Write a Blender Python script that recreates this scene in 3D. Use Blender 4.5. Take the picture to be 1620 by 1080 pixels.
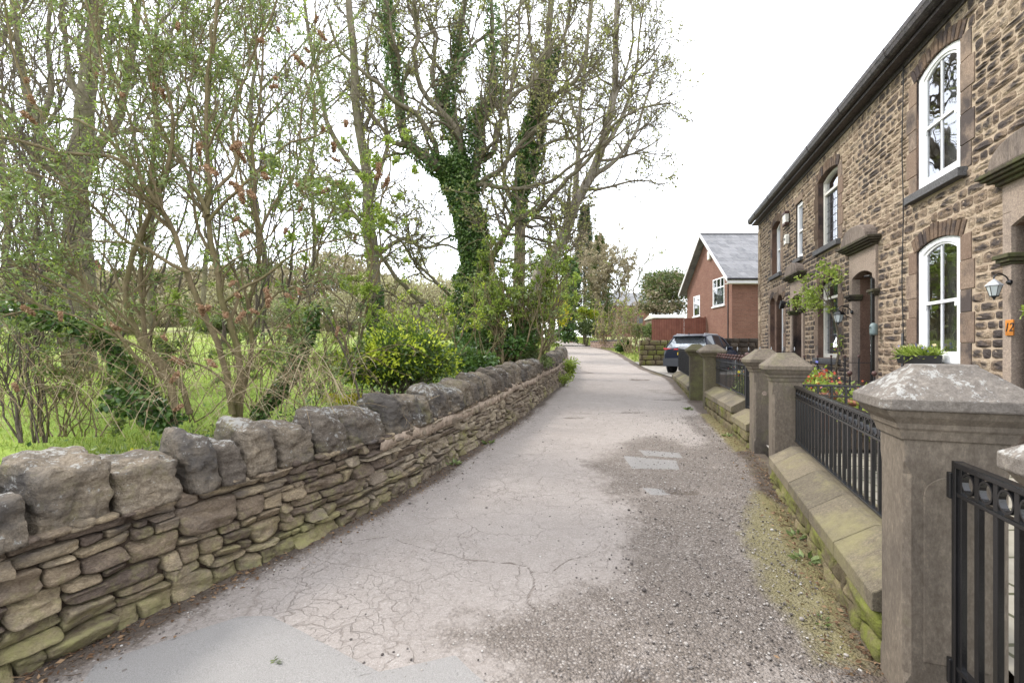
import bpy, math, random
import numpy as np
from mathutils import Matrix, Vector

# ------------------------------------------------------------------ camera, world, sun, exposure
SC = bpy.context.scene
for _o in list(bpy.data.objects):
    bpy.data.objects.remove(_o)
FOC, EYE, HORY = 740.0, 1.5, 552.0          # focal length in pixels of a 1620 px wide frame, eye height, horizon row
cam_d = bpy.data.cameras.new("camera")
cam = bpy.data.objects.new("camera", cam_d)
SC.collection.objects.link(cam)
cam.location = (0, 0, EYE)
cam.rotation_euler = (math.radians(90), 0, 0)
cam_d.sensor_width = 36
cam_d.lens = FOC / 1620 * 36
cam_d.shift_y = (HORY - 540) / 1620
cam_d.clip_start = 0.05
cam_d.clip_end = 2000
SC.camera = cam

SUN_EL, SUN_AZ = math.radians(48), math.radians(-62)     # azimuth from +Y towards +X
W = bpy.data.worlds.new("World"); SC.world = W; W.use_nodes = True
_n, _l = W.node_tree.nodes, W.node_tree.links
_n.clear()
_out = _n.new('ShaderNodeOutputWorld'); _bg = _n.new('ShaderNodeBackground')
_bg2 = _n.new('ShaderNodeBackground'); _add = _n.new('ShaderNodeAddShader')
_sky = _n.new('ShaderNodeTexSky'); _sky.sky_type = 'NISHITA'; _sky.sun_disc = False
_sky.sun_elevation = SUN_EL; _sky.sun_rotation = SUN_AZ
_bg.inputs['Strength'].default_value = 0.05
_l.new(_sky.outputs[0], _bg.inputs['Color'])
# the cloud layer: a bright even overcast with faint soft structure
_tc = _n.new('ShaderNodeTexCoord'); _no = _n.new('ShaderNodeTexNoise'); _no.inputs['Scale'].default_value = 1.6
_no.inputs['Detail'].default_value = 4
_cr = _n.new('ShaderNodeValToRGB')
_cr.color_ramp.elements[0].position = 0.3; _cr.color_ramp.elements[0].color = (0.93, 0.94, 0.97, 1)
_cr.color_ramp.elements[1].position = 0.7; _cr.color_ramp.elements[1].color = (1.0, 1.0, 1.0, 1)
_l.new(_tc.outputs['Generated'], _no.inputs['Vector']); _l.new(_no.outputs[0], _cr.inputs[0])
_l.new(_cr.outputs[0], _bg2.inputs['Color']); _bg2.inputs['Strength'].default_value = 0.95
_l.new(_bg.outputs[0], _add.inputs[0]); _l.new(_bg2.outputs[0], _add.inputs[1]); _l.new(_add.outputs[0], _out.inputs[0])

sun_d = bpy.data.lights.new("sun", 'SUN'); sun_d.energy = 1.5; sun_d.angle = math.radians(11); sun_d.color = (1, 0.95, 0.88)
sun = bpy.data.objects.new("sun", sun_d); SC.collection.objects.link(sun)
_sv = Vector((math.sin(SUN_AZ) * math.cos(SUN_EL), math.cos(SUN_AZ) * math.cos(SUN_EL), math.sin(SUN_EL)))
sun.rotation_euler = (-_sv).to_track_quat('-Z', 'Y').to_euler(); sun.location = (0, 0, 30)

SC.view_settings.view_transform = 'Standard'; SC.view_settings.look = 'None'
SC.view_settings.exposure = 1.36; SC.view_settings.gamma = 1.0
SC.render.engine = 'CYCLES'

# ------------------------------------------------------------------ helpers
rng = np.random.default_rng(12)
RA = random.Random(5)

def P(px, py, Y):
    return np.array([(px - 810) / FOC * Y, Y, EYE - (py - HORY) / FOC * Y])

def _hash(i, j, k, s):
    h = (i * 374761393 + j * 668265263 + k * 2147483647 + s * 974711) & 0xffffffff
    h = ((h ^ (h >> 13)) * 1274126177) & 0xffffffff
    return ((h ^ (h >> 16)) & 0xffff) / 65535.0

def vnoise(p, seed=0):
    """value noise, p (...,3) -> (-1..1)"""
    p = np.asarray(p, float)
    i = np.floor(p).astype(np.int64); f = p - i; f = f * f * (3 - 2 * f)
    r = 0
    for a in (0, 1):
        wa = f[..., 0] if a else 1 - f[..., 0]
        for b in (0, 1):
            wb = f[..., 1] if b else 1 - f[..., 1]
            for c in (0, 1):
                wc = f[..., 2] if c else 1 - f[..., 2]
                r = r + wa * wb * wc * _hash(i[..., 0] + a, i[..., 1] + b, i[..., 2] + c, seed)
    return r * 2 - 1

def fbm(p, oct=3, seed=0):
    p = np.asarray(p, float); r = 0; a = 1; t = 0
    for o in range(oct):
        r = r + a * vnoise(p * 2 ** o, seed + o * 7); t += a; a *= .5
    return r / t

def n2(x, y, s=1.0, seed=0, oct=3):
    x, y = np.broadcast_arrays(np.asarray(x, float), np.asarray(y, float))
    return fbm(np.stack([x * s, y * s, np.zeros_like(x) + seed * 3.7], -1), oct, seed)

def sstep(x, a, b):
    t = np.clip((np.asarray(x, float) - a) / (b - a), 0, 1)
    return t * t * (3 - 2 * t)

class MB:
    """collects geometry in world space; one mesh per build()"""
    def __init__(s):
        s.V = []; s.F = []; s.A = []; s.n = 0; s.M = None; s.MI = []
    def add(s, V, F, a=0.5, mi=0):
        V = np.asarray(V, float).reshape(-1, 3)
        if s.M is not None:
            V = V @ s.M[:3, :3].T + s.M[:3, 3]
        for f in (F if isinstance(F, list) and len(F) and isinstance(F[0], np.ndarray) else [np.asarray(F)]):
            if len(f):
                s.F.append(f.astype(np.int64) + s.n); s.MI.append(np.full(len(f), mi))
        s.V.append(V); s.A.append(np.broadcast_to(np.asarray(a, float), (len(V),)).copy()); s.n += len(V)
        return s
    def box(s, a, b, att=0.5, mi=0):
        x0, y0, z0 = np.minimum(a, b); x1, y1, z1 = np.maximum(a, b)
        V = [(x0,y0,z0),(x1,y0,z0),(x1,y1,z0),(x0,y1,z0),(x0,y0,z1),(x1,y0,z1),(x1,y1,z1),(x0,y1,z1)]
        return s.add(V, [(0,3,2,1),(4,5,6,7),(0,1,5,4),(1,2,6,5),(2,3,7,6),(3,0,4,7)], att, mi)
    def prism(s, poly, axis, t0, t1, att=0.5, mi=0):
        """extrude a 2-D polygon (list of 2-tuples) along axis 0/1/2 from t0 to t1"""
        n = len(poly); V = []
        for t in (t0, t1):
            for (a, b) in poly:
                V.append({0: (t, a, b), 1: (a, t, b), 2: (a, b, t)}[axis])
        s.add(V, [np.array([(i, (i + 1) % n, n + (i + 1) % n, n + i) for i in range(n)]),
                  np.array([list(range(n))[::-1]]), np.array([[n + i for i in range(n)]])], att, mi)
        return s
    def lathe(s, prof, c, seg=16, att=0.5, mi=0, axis=2):
        V = []; n = len(prof)
        for (r, z) in prof:
            for k in range(seg):
                a = 2 * math.pi * k / seg
                q = [r * math.cos(a), r * math.sin(a), z]
                if axis == 1: q = [q[0], q[2], q[1]]
                if axis == 0: q = [q[2], q[0], q[1]]
                V.append((c[0] + q[0], c[1] + q[1], c[2] + q[2]))
        F = [(i * seg + k, i * seg + (k + 1) % seg, (i + 1) * seg + (k + 1) % seg, (i + 1) * seg + k) for i in range(n - 1) for k in range(seg)]
        s.add(V, [np.array(F), np.array([[k for k in range(seg)][::-1]]), np.array([[(n - 1) * seg + k for k in range(seg)]])], att, mi)
        return s
    def ball(s, c, r, seg=10, att=0.5, mi=0):
        pr = [(max(1e-4, r * math.sin(math.pi * i / 7)), -r * math.cos(math.pi * i / 7)) for i in range(8)]
        return s.lathe(pr, c, seg, att, mi)
    def tube(s, pts, rad, k=8, att=0.5, mi=0, caps=True):
        pts = np.asarray(pts, float)[None]; rad = np.broadcast_to(np.asarray(rad, float), (1, pts.shape[1]))
        V, F = tubes(pts, rad, k)
        s.add(V, F, att, mi)
        if caps:
            n = pts.shape[1]
            s.F.append(np.array([[i for i in range(k)][::-1]]) + s.n - len(V)); s.MI.append(np.array([mi]))
            s.F.append(np.array([[(n - 1) * k + i for i in range(k)]]) + s.n - len(V)); s.MI.append(np.array([mi]))
        return s
    def build(s, name, mat, parent=None, smooth=False, bevel=0, label=None, loc=None):
        if not s.V: return None
        V = np.concatenate(s.V) if s.V else np.zeros((0, 3)); A = np.concatenate(s.A) if s.A else np.zeros(0)
        root = parent
        while root is not None and root.parent: root = root.parent
        org = np.array(root.location) if root is not None else (np.array(loc, float) if loc is not None else
              np.array([V[:, 0].mean(), V[:, 1].mean(), V[:, 2].min()]))
        V = V - org
        me = bpy.data.meshes.new(name)
        me.vertices.add(len(V)); me.vertices.foreach_set('co', V.astype(np.float32).ravel())
        loops = np.concatenate([f.ravel() for f in s.F]); tot = np.concatenate([np.full(len(f), f.shape[1]) for f in s.F])
        st = np.concatenate([[0], np.cumsum(tot)[:-1]])
        me.loops.add(len(loops)); me.loops.foreach_set('vertex_index', loops.astype(np.int32))
        me.polygons.add(len(tot)); me.polygons.foreach_set('loop_start', st.astype(np.int32))
        me.polygons.foreach_set('loop_total', tot.astype(np.int32))
        me.polygons.foreach_set('use_smooth', np.full(len(tot), bool(smooth)))
        mats = mat if isinstance(mat, (list, tuple)) else [mat]
        for m in mats: me.materials.append(m)
        if len(mats) > 1: me.polygons.foreach_set('material_index', np.concatenate(s.MI).astype(np.int32))
        at = me.attributes.new('rnd', 'FLOAT', 'POINT'); at.data.foreach_set('value', A.astype(np.float32))
        me.update(calc_edges=True); me.validate()
        o = bpy.data.objects.new(name, me); SC.collection.objects.link(o)
        if parent is not None: o.parent = parent
        else: o.location = org
        if bevel:
            b = o.modifiers.new('bevel', 'BEVEL'); b.width = bevel; b.segments = 2; b.limit_method = 'ANGLE'; b.angle_limit = math.radians(40)
        if label: o['label'] = label
        return o

def tubes(pts, rad, k=4):
    """pts (N,S,3), rad (N,S) -> verts, quads; open ended"""
    N, S, _ = pts.shape
    tg = np.empty_like(pts); tg[:, 1:-1] = pts[:, 2:] - pts[:, :-2]; tg[:, 0] = pts[:, 1] - pts[:, 0]; tg[:, -1] = pts[:, -1] - pts[:, -2]
    tg /= np.linalg.norm(tg, axis=-1, keepdims=True) + 1e-9
    d = pts[:, -1] - pts[:, 0]
    ref = np.where((np.abs(d[:, 2]) > .8 * np.linalg.norm(d, axis=-1))[:, None], np.array([1., .3, 0]), np.array([0, 0.1, 1.]))[:, None, :]
    u = np.cross(tg, ref); u /= np.linalg.norm(u, axis=-1, keepdims=True) + 1e-9
    v = np.cross(tg, u)
    a = np.arange(k) * 2 * math.pi / k
    V = pts[:, :, None, :] + rad[:, :, None, None] * (u[:, :, None, :] * np.cos(a)[None, None, :, None] + v[:, :, None, :] * np.sin(a)[None, None, :, None])
    idx = np.arange(N * S * k).reshape(N, S, k); r = np.roll(idx, -1, axis=2)
    F = np.stack([idx[:, :-1], r[:, :-1], r[:, 1:], idx[:, 1:]], -1).reshape(-1, 4)
    return V.reshape(-1, 3), F

def tag(o, label=None, cat=None, group=None, kind=None):
    if label: o['label'] = label
    if cat: o['category'] = cat
    if group: o['group'] = group
    if kind: o['kind'] = kind
    return o

def thing(name, label, cat, loc, group=None):
    o = bpy.data.objects.new(name, None); SC.collection.objects.link(o)
    o.location = [float(c) for c in loc]; o.empty_display_size = .2
    return tag(o, label, cat, group)

def frame(ox, oy, tan, oz=0):
    """u along the line (away from camera), n towards the lane (left), z up; local (u,n,z) -> world"""
    th = math.atan(tan); c, s = math.cos(th), math.sin(th)
    M = np.eye(4); M[:3, 0] = (s, c, 0); M[:3, 1] = (-c, s, 0); M[:3, 2] = (0, 0, 1); M[:3, 3] = (ox, oy, oz)
    return M
def frame2(p, q):
    d = np.array(q[:2], float) - np.array(p[:2], float); L = np.linalg.norm(d)
    M = np.eye(4); M[:3, 0] = (d[0] / L, d[1] / L, 0); M[:3, 1] = (-d[1] / L, d[0] / L, 0); M[:3, 3] = (p[0], p[1], 0)
    return M, L

# ---- rounded displaced stones
def cube_grid(n):
    V = {}; F = []
    def vid(p):
        p = tuple(p)
        return V.setdefault(p, len(V))
    for ax in range(3):
        for sgn in (-1, 1):
            for i in range(n):
                for j in range(n):
                    q = []
                    for (a, b) in ((i, j), (i + 1, j), (i + 1, j + 1), (i, j + 1)):
                        p = [0, 0, 0]; p[ax] = sgn * n; p[(ax + 1) % 3] = 2 * a - n; p[(ax + 2) % 3] = 2 * b - n
                        q.append(vid(p))
                    F.append(q if sgn > 0 else q[::-1])
    return np.array(list(V.keys()), float) / n, np.array(F)
_CG = {n: cube_grid(n) for n in (3, 4, 6, 9, 14)}

def rounded(P0, k):
    inf = np.abs(P0).max(-1, keepdims=True)
    nk = (np.abs(P0) ** k).sum(-1, keepdims=True) ** (1 / k)
    return P0 * inf / (nk + 1e-9)

# ---- leaves: rhombus folded on its midrib
def leaf_cards(mb, pos, size, dirs=None, width=.45, droop=0.0, fold=.25, att=None, up=None):
    n = len(pos)
    if n == 0: return
    size = np.broadcast_to(np.asarray(size, float), (n,)) * rng.uniform(.65, 1.3, n)
    if dirs is None: dirs = rng.normal(size=(n, 3))
    d = dirs / (np.linalg.norm(dirs, axis=1, keepdims=True) + 1e-9)
    d[:, 2] -= droop; d /= np.linalg.norm(d, axis=1, keepdims=True) + 1e-9
    r = rng.normal(size=(n, 3)) if up is None else up + rng.normal(size=(n, 3)) * .5
    s = np.cross(d, r); s /= np.linalg.norm(s, axis=1, keepdims=True) + 1e-9
    nn = np.cross(s, d)
    L = size[:, None]
    V = np.stack([pos, pos + d * L * .45 + s * L * width * .5 + nn * L * fold * .3, pos + d * L, pos + d * L * .45 - s * L * width * .5 + nn * L * fold * .3], 1)
    i = np.arange(n)[:, None] * 4
    F = np.concatenate([i + np.array([0, 1, 2]), i + np.array([0, 2, 3])])
    a = rng.random(n) if att is None else att
    mb.add(V.reshape(-1, 3), F, np.repeat(a, 4))

# ---- branches
def spline(ctrl, rad, S):
    c = np.asarray(ctrl, float); n = len(c)
    cc = np.vstack([2 * c[0] - c[1], c, 2 * c[-1] - c[-2]])
    t = np.linspace(0, n - 1 - 1e-6, S + 1); i = t.astype(int); f = (t - i)[:, None]
    p0, p1, p2, p3 = cc[i], cc[i + 1], cc[i + 2], cc[i + 3]
    pts = .5 * (2 * p1 + (p2 - p0) * f + (2 * p0 - 5 * p1 + 4 * p2 - p3) * f ** 2 + (3 * p1 - p0 - 3 * p2 + p3) * f ** 3)
    return pts, np.interp(t, np.arange(n), rad)

def limbs(lst, S=14, wig=0.02):
    """lst of (ctrl, rad0, rad1)"""
    PT = []; R = []
    for ctrl, r0, r1 in lst:
        n = len(ctrl); p, r = spline(ctrl, np.linspace(r0, r1, n), S)
        L = np.linalg.norm(p[-1] - p[0])
        w = rng.normal(size=p.shape) * wig * L; w[0] = 0; w[1:-1] = (w[1:-1] + w[:-2] + w[2:]) / 3
        PT.append(p + w); R.append(r)
    return np.array(PT), np.array(R)

def children(par, dens, t0, t1, ang, length, S=6, wig=.3, up=.1, rmax=.5, rend=.004, lpow=.6, rmin=.005, spread=None):
    """grow side branches from every parent polyline"""
    pts, rad = par
    N, S0, _ = pts.shape
    seg = np.linalg.norm(np.diff(pts, axis=1), axis=-1); L = seg.sum(1)
    cnt = rng.poisson(L * dens * (t1 - t0)); idx = np.repeat(np.arange(N), cnt); m = len(idx)
    if m == 0: return np.zeros((0, S + 1, 3)), np.zeros((0, S + 1))
    t = rng.uniform(t0, t1, m); ft = t * (S0 - 1); i = np.minimum(ft.astype(int), S0 - 2); f = (ft - i)[:, None]
    pos = pts[idx, i] * (1 - f) + pts[idx, i + 1] * f
    tg = pts[idx, i + 1] - pts[idx, i]; tg /= np.linalg.norm(tg, axis=1, keepdims=True) + 1e-9
    pr = rad[idx, i]
    rv = rng.normal(size=(m, 3)); pp = rv - (rv * tg).sum(1, keepdims=True) * tg; pp /= np.linalg.norm(pp, axis=1, keepdims=True) + 1e-9
    if spread is not None: pp = pp + np.array(spread)
    a = np.radians(rng.normal(ang, ang * .25, m))[:, None]
    d = tg * np.cos(a) + pp * np.sin(a); d /= np.linalg.norm(d, axis=1, keepdims=True)
    ln = length * (1 - t * lpow) * rng.uniform(.5, 1.25, m)
    r0 = np.clip(np.minimum(pr * rmax, ln * .03 + .003), rmin, None)
    P_ = [pos]; R_ = [r0]
    for k in range(S):
        d = d + rng.normal(size=d.shape) * wig + np.array([0, 0, up]); d /= np.linalg.norm(d, axis=1, keepdims=True)
        P_.append(P_[-1] + d * (ln / S)[:, None]); R_.append(r0 + (np.minimum(rend, r0) - r0) * (k + 1) / S)
    return np.stack(P_, 1), np.stack(R_, 1)

def add_br(mb, br, k=4, att=.5):
    if len(br[0]) == 0: return
    V, F = tubes(br[0], br[1], k); mb.add(V, F, np.repeat(rng.random(len(br[0])), br[0].shape[1] * k) if att is None else att)

def along(br, n, t0=.2, t1=1.0, jit=.02):
    """n random points on the polylines with their direction"""
    pts = br[0]; N, S, _ = pts.shape
    if N == 0: return np.zeros((0, 3)), np.zeros((0, 3))
    i = rng.integers(0, N, n); t = rng.uniform(t0, t1, n) * (S - 1); k = np.minimum(t.astype(int), S - 2); f = (t - k)[:, None]
    p = pts[i, k] * (1 - f) + pts[i, k + 1] * f; d = pts[i, k + 1] - pts[i, k]; d /= np.linalg.norm(d, axis=1, keepdims=True) + 1e-9
    return p + rng.normal(size=p.shape) * jit, d

def ivy_on(mb, br, n, size, thick=.08, t0=0, t1=1, which=None):
    pts, rad = br
    if which is not None: pts, rad = pts[which], rad[which]
    N, S, _ = pts.shape
    L = np.linalg.norm(np.diff(pts, axis=1), axis=-1).sum(1); i = rng.choice(N, n, p=L / L.sum())
    t = rng.uniform(t0, t1, n) * (S - 1); k = np.minimum(t.astype(int), S - 2); f = (t - k)[:, None]
    c = pts[i, k] * (1 - f) + pts[i, k + 1] * f; d = pts[i, k + 1] - pts[i, k]; d /= np.linalg.norm(d, axis=1, keepdims=True) + 1e-9
    rv = rng.normal(size=(n, 3)); pp = rv - (rv * d).sum(1, keepdims=True) * d; pp /= np.linalg.norm(pp, axis=1, keepdims=True) + 1e-9
    r = rad[i, k]; lump = .5 + .5 * fbm(c * 1.7 + pp * .6, 3, 9)
    keep = rng.random(n) < .45 + .9 * lump
    off = r * .9 + thick * (.2 + 1.6 * lump ** 1.5) * rng.uniform(.35, 1.15, n)
    pos = (c + pp * off[:, None])[keep]; pp = pp[keep]
    leaf_cards(mb, pos, size, dirs=pp * .55 + rng.normal(size=pp.shape) * .5 + np.array([0, 0, -.35]), width=.85, fold=.3, up=pp)
# ------------------------------------------------------------------ materials
class NG:
    def __init__(s, name):
        s.m = bpy.data.materials.new(name); s.m.use_nodes = True; s.t = s.m.node_tree; s.n = s.t.nodes; s.l = s.t.links
        s.b = s.n['Principled BSDF']; s._co = None
    def co(s):
        if s._co is None:
            g = s.n.new('ShaderNodeNewGeometry'); s._co = g.outputs['Position']
        return s._co
    def setin(s, node, key, v):
        if isinstance(v, bpy.types.NodeSocket): s.l.new(v, node.inputs[key])
        else: node.inputs[key].default_value = v
    def noise(s, scale, detail=4, rough=.55, vec=None, dist=0):
        n = s.n.new('ShaderNodeTexNoise'); s.l.new(vec if vec is not None else s.co(), n.inputs['Vector'])
        n.inputs['Scale'].default_value = scale; n.inputs['Detail'].default_value = detail; n.inputs['Roughness'].default_value = rough
        n.inputs['Distortion'].default_value = dist
        return n.outputs[0]
    def voro(s, scale, feature='F1', vec=None, out='Distance', rnd=1):
        n = s.n.new('ShaderNodeTexVoronoi'); n.feature = feature; s.l.new(vec if vec is not None else s.co(), n.inputs['Vector'])
        n.inputs['Scale'].default_value = scale; n.inputs['Randomness'].default_value = rnd
        return n.outputs[out]
    def ramp(s, fac, stops, interp='LINEAR'):
        n = s.n.new('ShaderNodeValToRGB'); n.color_ramp.interpolation = interp; e = n.color_ramp.elements
        while len(e) < len(stops): e.new(.5)
        for x, (p, c) in zip(e, stops):
            x.position = p; x.color = (c, c, c, 1) if isinstance(c, (int, float)) else tuple(c) + (1,)
        s.l.new(fac, n.inputs[0]); return n.outputs[0]
    def mix(s, fac, a, b, mode='MIX'):
        n = s.n.new('ShaderNodeMix'); n.data_type = 'RGBA'; n.blend_type = mode
        for k, v in ((0, fac), (6, a), (7, b)):
            if isinstance(v, bpy.types.NodeSocket): s.l.new(v, n.inputs[k])
            else: n.inputs[k].default_value = v if k == 0 else (tuple(v) + (1,) if len(v) == 3 else v)
        return n.outputs[2]
    def math(s, op, a, b=0.0, clamp=False):
        n = s.n.new('ShaderNodeMath'); n.operation = op; n.use_clamp = clamp
        s.setin(n, 0, a); s.setin(n, 1, b); return n.outputs[0]
    def attr(s, name='rnd'):
        n = s.n.new('ShaderNodeAttribute'); n.attribute_name = name; return n.outputs['Fac']
    def comb(s, x, y, z):
        n = s.n.new('ShaderNodeCombineXYZ')
        for i, v in enumerate((x, y, z)): s.setin(n, i, v)
        return n.outputs[0]
    def sep(s, v=None):
        n = s.n.new('ShaderNodeSeparateXYZ'); s.l.new(v if v is not None else s.co(), n.inputs[0]); return n.outputs
    def scalev(s, sc, v=None):
        n = s.n.new('ShaderNodeVectorMath'); n.operation = 'MULTIPLY'; s.l.new(v if v is not None else s.co(), n.inputs[0]); n.inputs[1].default_value = sc
        return n.outputs[0]
    def normz(s):
        g = s.n.new('ShaderNodeNewGeometry'); return s.sep(g.outputs['Normal'])[2]
    def bump(s, h, dist=.01, strength=1.0, prev=None):
        n = s.n.new('ShaderNodeBump'); n.inputs['Distance'].default_value = dist; n.inputs['Strength'].default_value = strength
        s.l.new(h, n.inputs['Height'])
        if prev is not None: s.l.new(prev, n.inputs['Normal'])
        return n.outputs[0]
    def out(s, col=None, rough=.85, nrm=None, spec=.3, metal=0):
        if col is not None: s.setin(s.b, 'Base Color', col if isinstance(col, bpy.types.NodeSocket) else tuple(col) + (1,))
        s.setin(s.b, 'Roughness', rough); s.setin(s.b, 'Specular IOR Level', spec); s.setin(s.b, 'Metallic', metal)
        if nrm is not None: s.l.new(nrm, s.b.inputs['Normal'])
        return s.m

def stone(name, cols, soot=(.02,.018,.02), soot_lo=.55, soot_hi=.75, moss=None, moss_lo=.5, moss_hi=.7, lichen=0, bump=.006, sc=7, moss_up=False, soot_attr=False, grain=90, strat=1.0, chip=0.0, low_moss=False, gr=.62):
    g = NG(name)
    v = g.scalev((1, 1, strat)) if strat != 1 else g.co()
    r = g.attr()
    n1 = g.noise(sc, 5, .6, v); n3 = g.noise(grain, 3, .7, v)
    base = g.ramp(g.math('ADD', g.math('MULTIPLY', r, .62), g.math('MULTIPLY', n1, .42)), cols)
    base = g.mix(g.ramp(n3, [(.35, .0), (.65, gr)]), base, g.mix(1.0, base, (.40, .37, .35), 'MULTIPLY'))
    n4 = g.noise(grain * .33, 5, .8, v); base = g.mix(g.ramp(n4, [(.42, .0), (.62, .55)]), base, g.mix(1.0, base, (.5, .47, .45), 'MULTIPLY')); base = g.mix(g.ramp(n4, [(.34, .45), (.44, .0)]), base, g.mix(1.0, base, (1.55, 1.5, 1.4), 'MULTIPLY'))
    n2_ = g.noise(sc * .45, 4, .65, v)
    f = g.math('ADD', n2_, g.math('MULTIPLY', g.math('SUBTRACT', g.attr('soot') if soot_attr else r, .5), .42 if soot_attr else .3))
    base = g.mix(g.ramp(f, [(soot_lo, 0.0), (soot_hi, .9)]), base, soot)
    if moss is not None:
        m = g.noise(sc * .35, 5, .7)
        mm = g.math('ADD', m, g.math('MULTIPLY', g.math('SUBTRACT', g.noise(sc * 4, 3), .5), .3))
        if low_moss: mm = g.math('ADD', mm, g.math('MULTIPLY', g.math('SUBTRACT', .38, g.sep()[2]), .30))
        if moss_up: mm = g.math('ADD', mm, g.math('MULTIPLY', g.normz(), .22))
        base = g.mix(g.ramp(mm, [(moss_lo, 0.0), (moss_hi, .85)]), base, moss)
    if lichen:
        l1 = g.noise(26, 4, .75); l2 = g.noise(2.2, 3, .6)
        lf = g.math('ADD', l1, g.math('MULTIPLY', g.math('SUBTRACT', l2, .5), .8))
        lf = g.math('ADD', lf, g.math('MULTIPLY', g.math('SUBTRACT', g.normz(), .5), .12))
        base = g.mix(g.ramp(lf, [(.66 - .1 * lichen, 0.0), (.73 - .1 * lichen, .65)]), base, (.36, .36, .34))
    h = g.math('ADD', g.noise(sc * 2.2, 6, .68, v), g.math('MULTIPLY', n3, .25))
    if chip: h = g.math('ADD', h, g.math('MULTIPLY', g.voro(sc * 2.0, 'F1', g.scalev((1, 1, 2.2))), chip))
    return g.out(base, .9, g.bump(h, bump * 2), .2)

M = {}
# dry stone wall: grey-brown gritstone, greenish algae lower down
M['wallstone'] = stone('wall_stone', [(.08, (.085, .066, .058)), (.3, (.16, .125, .10)), (.5, (.26, .205, .145)), (.72, (.37, .30, .20)), (.95, (.48, .40, .27))],
                       soot=(.075, .066, .068), soot_lo=.54, soot_hi=.8, moss=(.27, .255, .11), moss_lo=.48, moss_hi=.72, bump=.013, sc=6, strat=1.8, chip=.5, low_moss=True)
M['copestone'] = stone('cope_stone', [(.1, (.08, .068, .060)), (.4, (.155, .132, .108)), (.75, (.30, .25, .185)), (1, (.40, .34, .245))],
                       soot=(.066, .06, .056), soot_lo=.46, soot_hi=.68, moss=(.16, .15, .065), moss_lo=.54, moss_hi=.8, lichen=.55, bump=.017, sc=6, chip=.6)
g = NG('earth_core'); M['core'] = g.out(g.ramp(g.noise(9, 4), [(.3, (.02, .014, .010)), (.7, (.075, .052, .036))]), .95)
g = NG('old_mortar'); M['pink_mortar'] = g.out(g.ramp(g.noise(14, 5), [(.3, (.22, .17, .13)), (.7, (.46, .37, .29))]), .95, g.bump(g.noise(40, 4), .01))
M['pointedstone'] = stone('repointed_wall_stone', [(.08, (.14, .115, .095)), (.3, (.25, .205, .16)), (.5, (.34, .285, .215)), (.72, (.43, .365, .27)), (.95, (.52, .45, .34))],
                       soot=(.12, .10, .085), soot_lo=.56, soot_hi=.85, moss=(.29, .28, .10), moss_lo=.52, moss_hi=.75, bump=.013, sc=6, strat=1.8, chip=.5, low_moss=True)
# dressed gritstone piers and copings
M['pier'] = stone('pier_stone', [(.2, (.12, .10, .08)), (.55, (.19, .16, .125)), (.9, (.25, .212, .165))], soot=(.045, .04, .038), soot_lo=.46, soot_hi=.75, strat=.5,
                  moss=(.15, .15, .065), moss_lo=.56, moss_hi=.85, bump=.003, sc=2.8, grain=130, gr=.30)
M['piercap'] = stone('pier_cap_stone', [(.2, (.13, .115, .10)), (.55, (.20, .178, .155)), (.9, (.27, .24, .205))], soot=(.055, .05, .052), soot_lo=.5, soot_hi=.85,
                     moss=(.17, .15, .06), moss_lo=.60, moss_hi=.85, lichen=.42, bump=.005, sc=4.5, grain=130, gr=.4)
M['piermoss'] = stone('mossy_pier_stone', [(.2, (.10, .085, .06)), (.55, (.16, .14, .09)), (.9, (.21, .18, .12))], soot=(.06, .055, .04), soot_lo=.55, soot_hi=.9,
                      moss=(.15, .155, .06), moss_lo=.45, moss_hi=.72, bump=.003, sc=2.5, grain=160)
M['capstep'] = stone('coping_stone_yellow', [(.2, (.15, .13, .095)), (.55, (.24, .205, .145)), (.9, (.32, .275, .19))], soot=(.07, .062, .055), soot_lo=.47, soot_hi=.72,
                     moss=(.22, .20, .095), moss_lo=.47, moss_hi=.74, bump=.006, sc=3, grain=140)
M['rockface'] = stone('rock_faced_stone', [(.2, (.11, .09, .055)), (.55, (.20, .165, .10)), (.9, (.29, .24, .14))], soot=(.05, .045, .03), soot_lo=.52, soot_hi=.85,
                      moss=(.15, .17, .03), moss_lo=.45, moss_hi=.68, bump=.008, sc=7)
# terrace
M['rubble'] = stone('rubble_stone', [(.05, (.15, .112, .082)), (.3, (.26, .195, .14)), (.6, (.38, .295, .21)), (.85, (.48, .39, .285)), (1, (.54, .46, .35))],
                    soot=(.045, .038, .038), soot_lo=.45, soot_hi=.66, bump=.008, sc=12, strat=1.6, grain=70, soot_attr=True, chip=.3)
M['dressed'] = stone('dressed_sandstone', [(.1, (.21, .145, .11)), (.5, (.30, .225, .17)), (.9, (.40, .31, .24))], soot=(.05, .042, .042), soot_lo=.50, soot_hi=.70,
                     bump=.003, sc=3.5, grain=120)
M['surround'] = stone('door_surround_stone', [(.1, (.27, .21, .17)), (.5, (.37, .30, .245)), (.9, (.43, .36, .30))], soot=(.05, .042, .045), soot_lo=.56, soot_hi=.8, bump=.002, sc=2.2, grain=120)
M['reveal'] = stone('reveal_stone', [(.1, (.15, .09, .065)), (.5, (.24, .155, .115)), (.9, (.30, .21, .16))], soot=(.018, .015, .018), soot_lo=.40, soot_hi=.62, bump=.002, sc=2.0, grain=120)
M['hood'] = stone('hood_stone', [(.1, (.05, .045, .035)), (.5, (.09, .078, .055)), (.9, (.16, .135, .10))], soot=(.02, .018, .02), soot_lo=.5, soot_hi=.75,
                  moss=(.09, .10, .035), moss_lo=.52, moss_hi=.75, bump=.004, sc=5)
M['hump'] = stone('hood_crown_stone', [(.1, (.15, .12, .10)), (.5, (.23, .19, .16)), (.9, (.30, .25, .21))], soot=(.035, .03, .032), soot_lo=.48, soot_hi=.75, bump=.006, sc=7, strat=.25)
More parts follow.
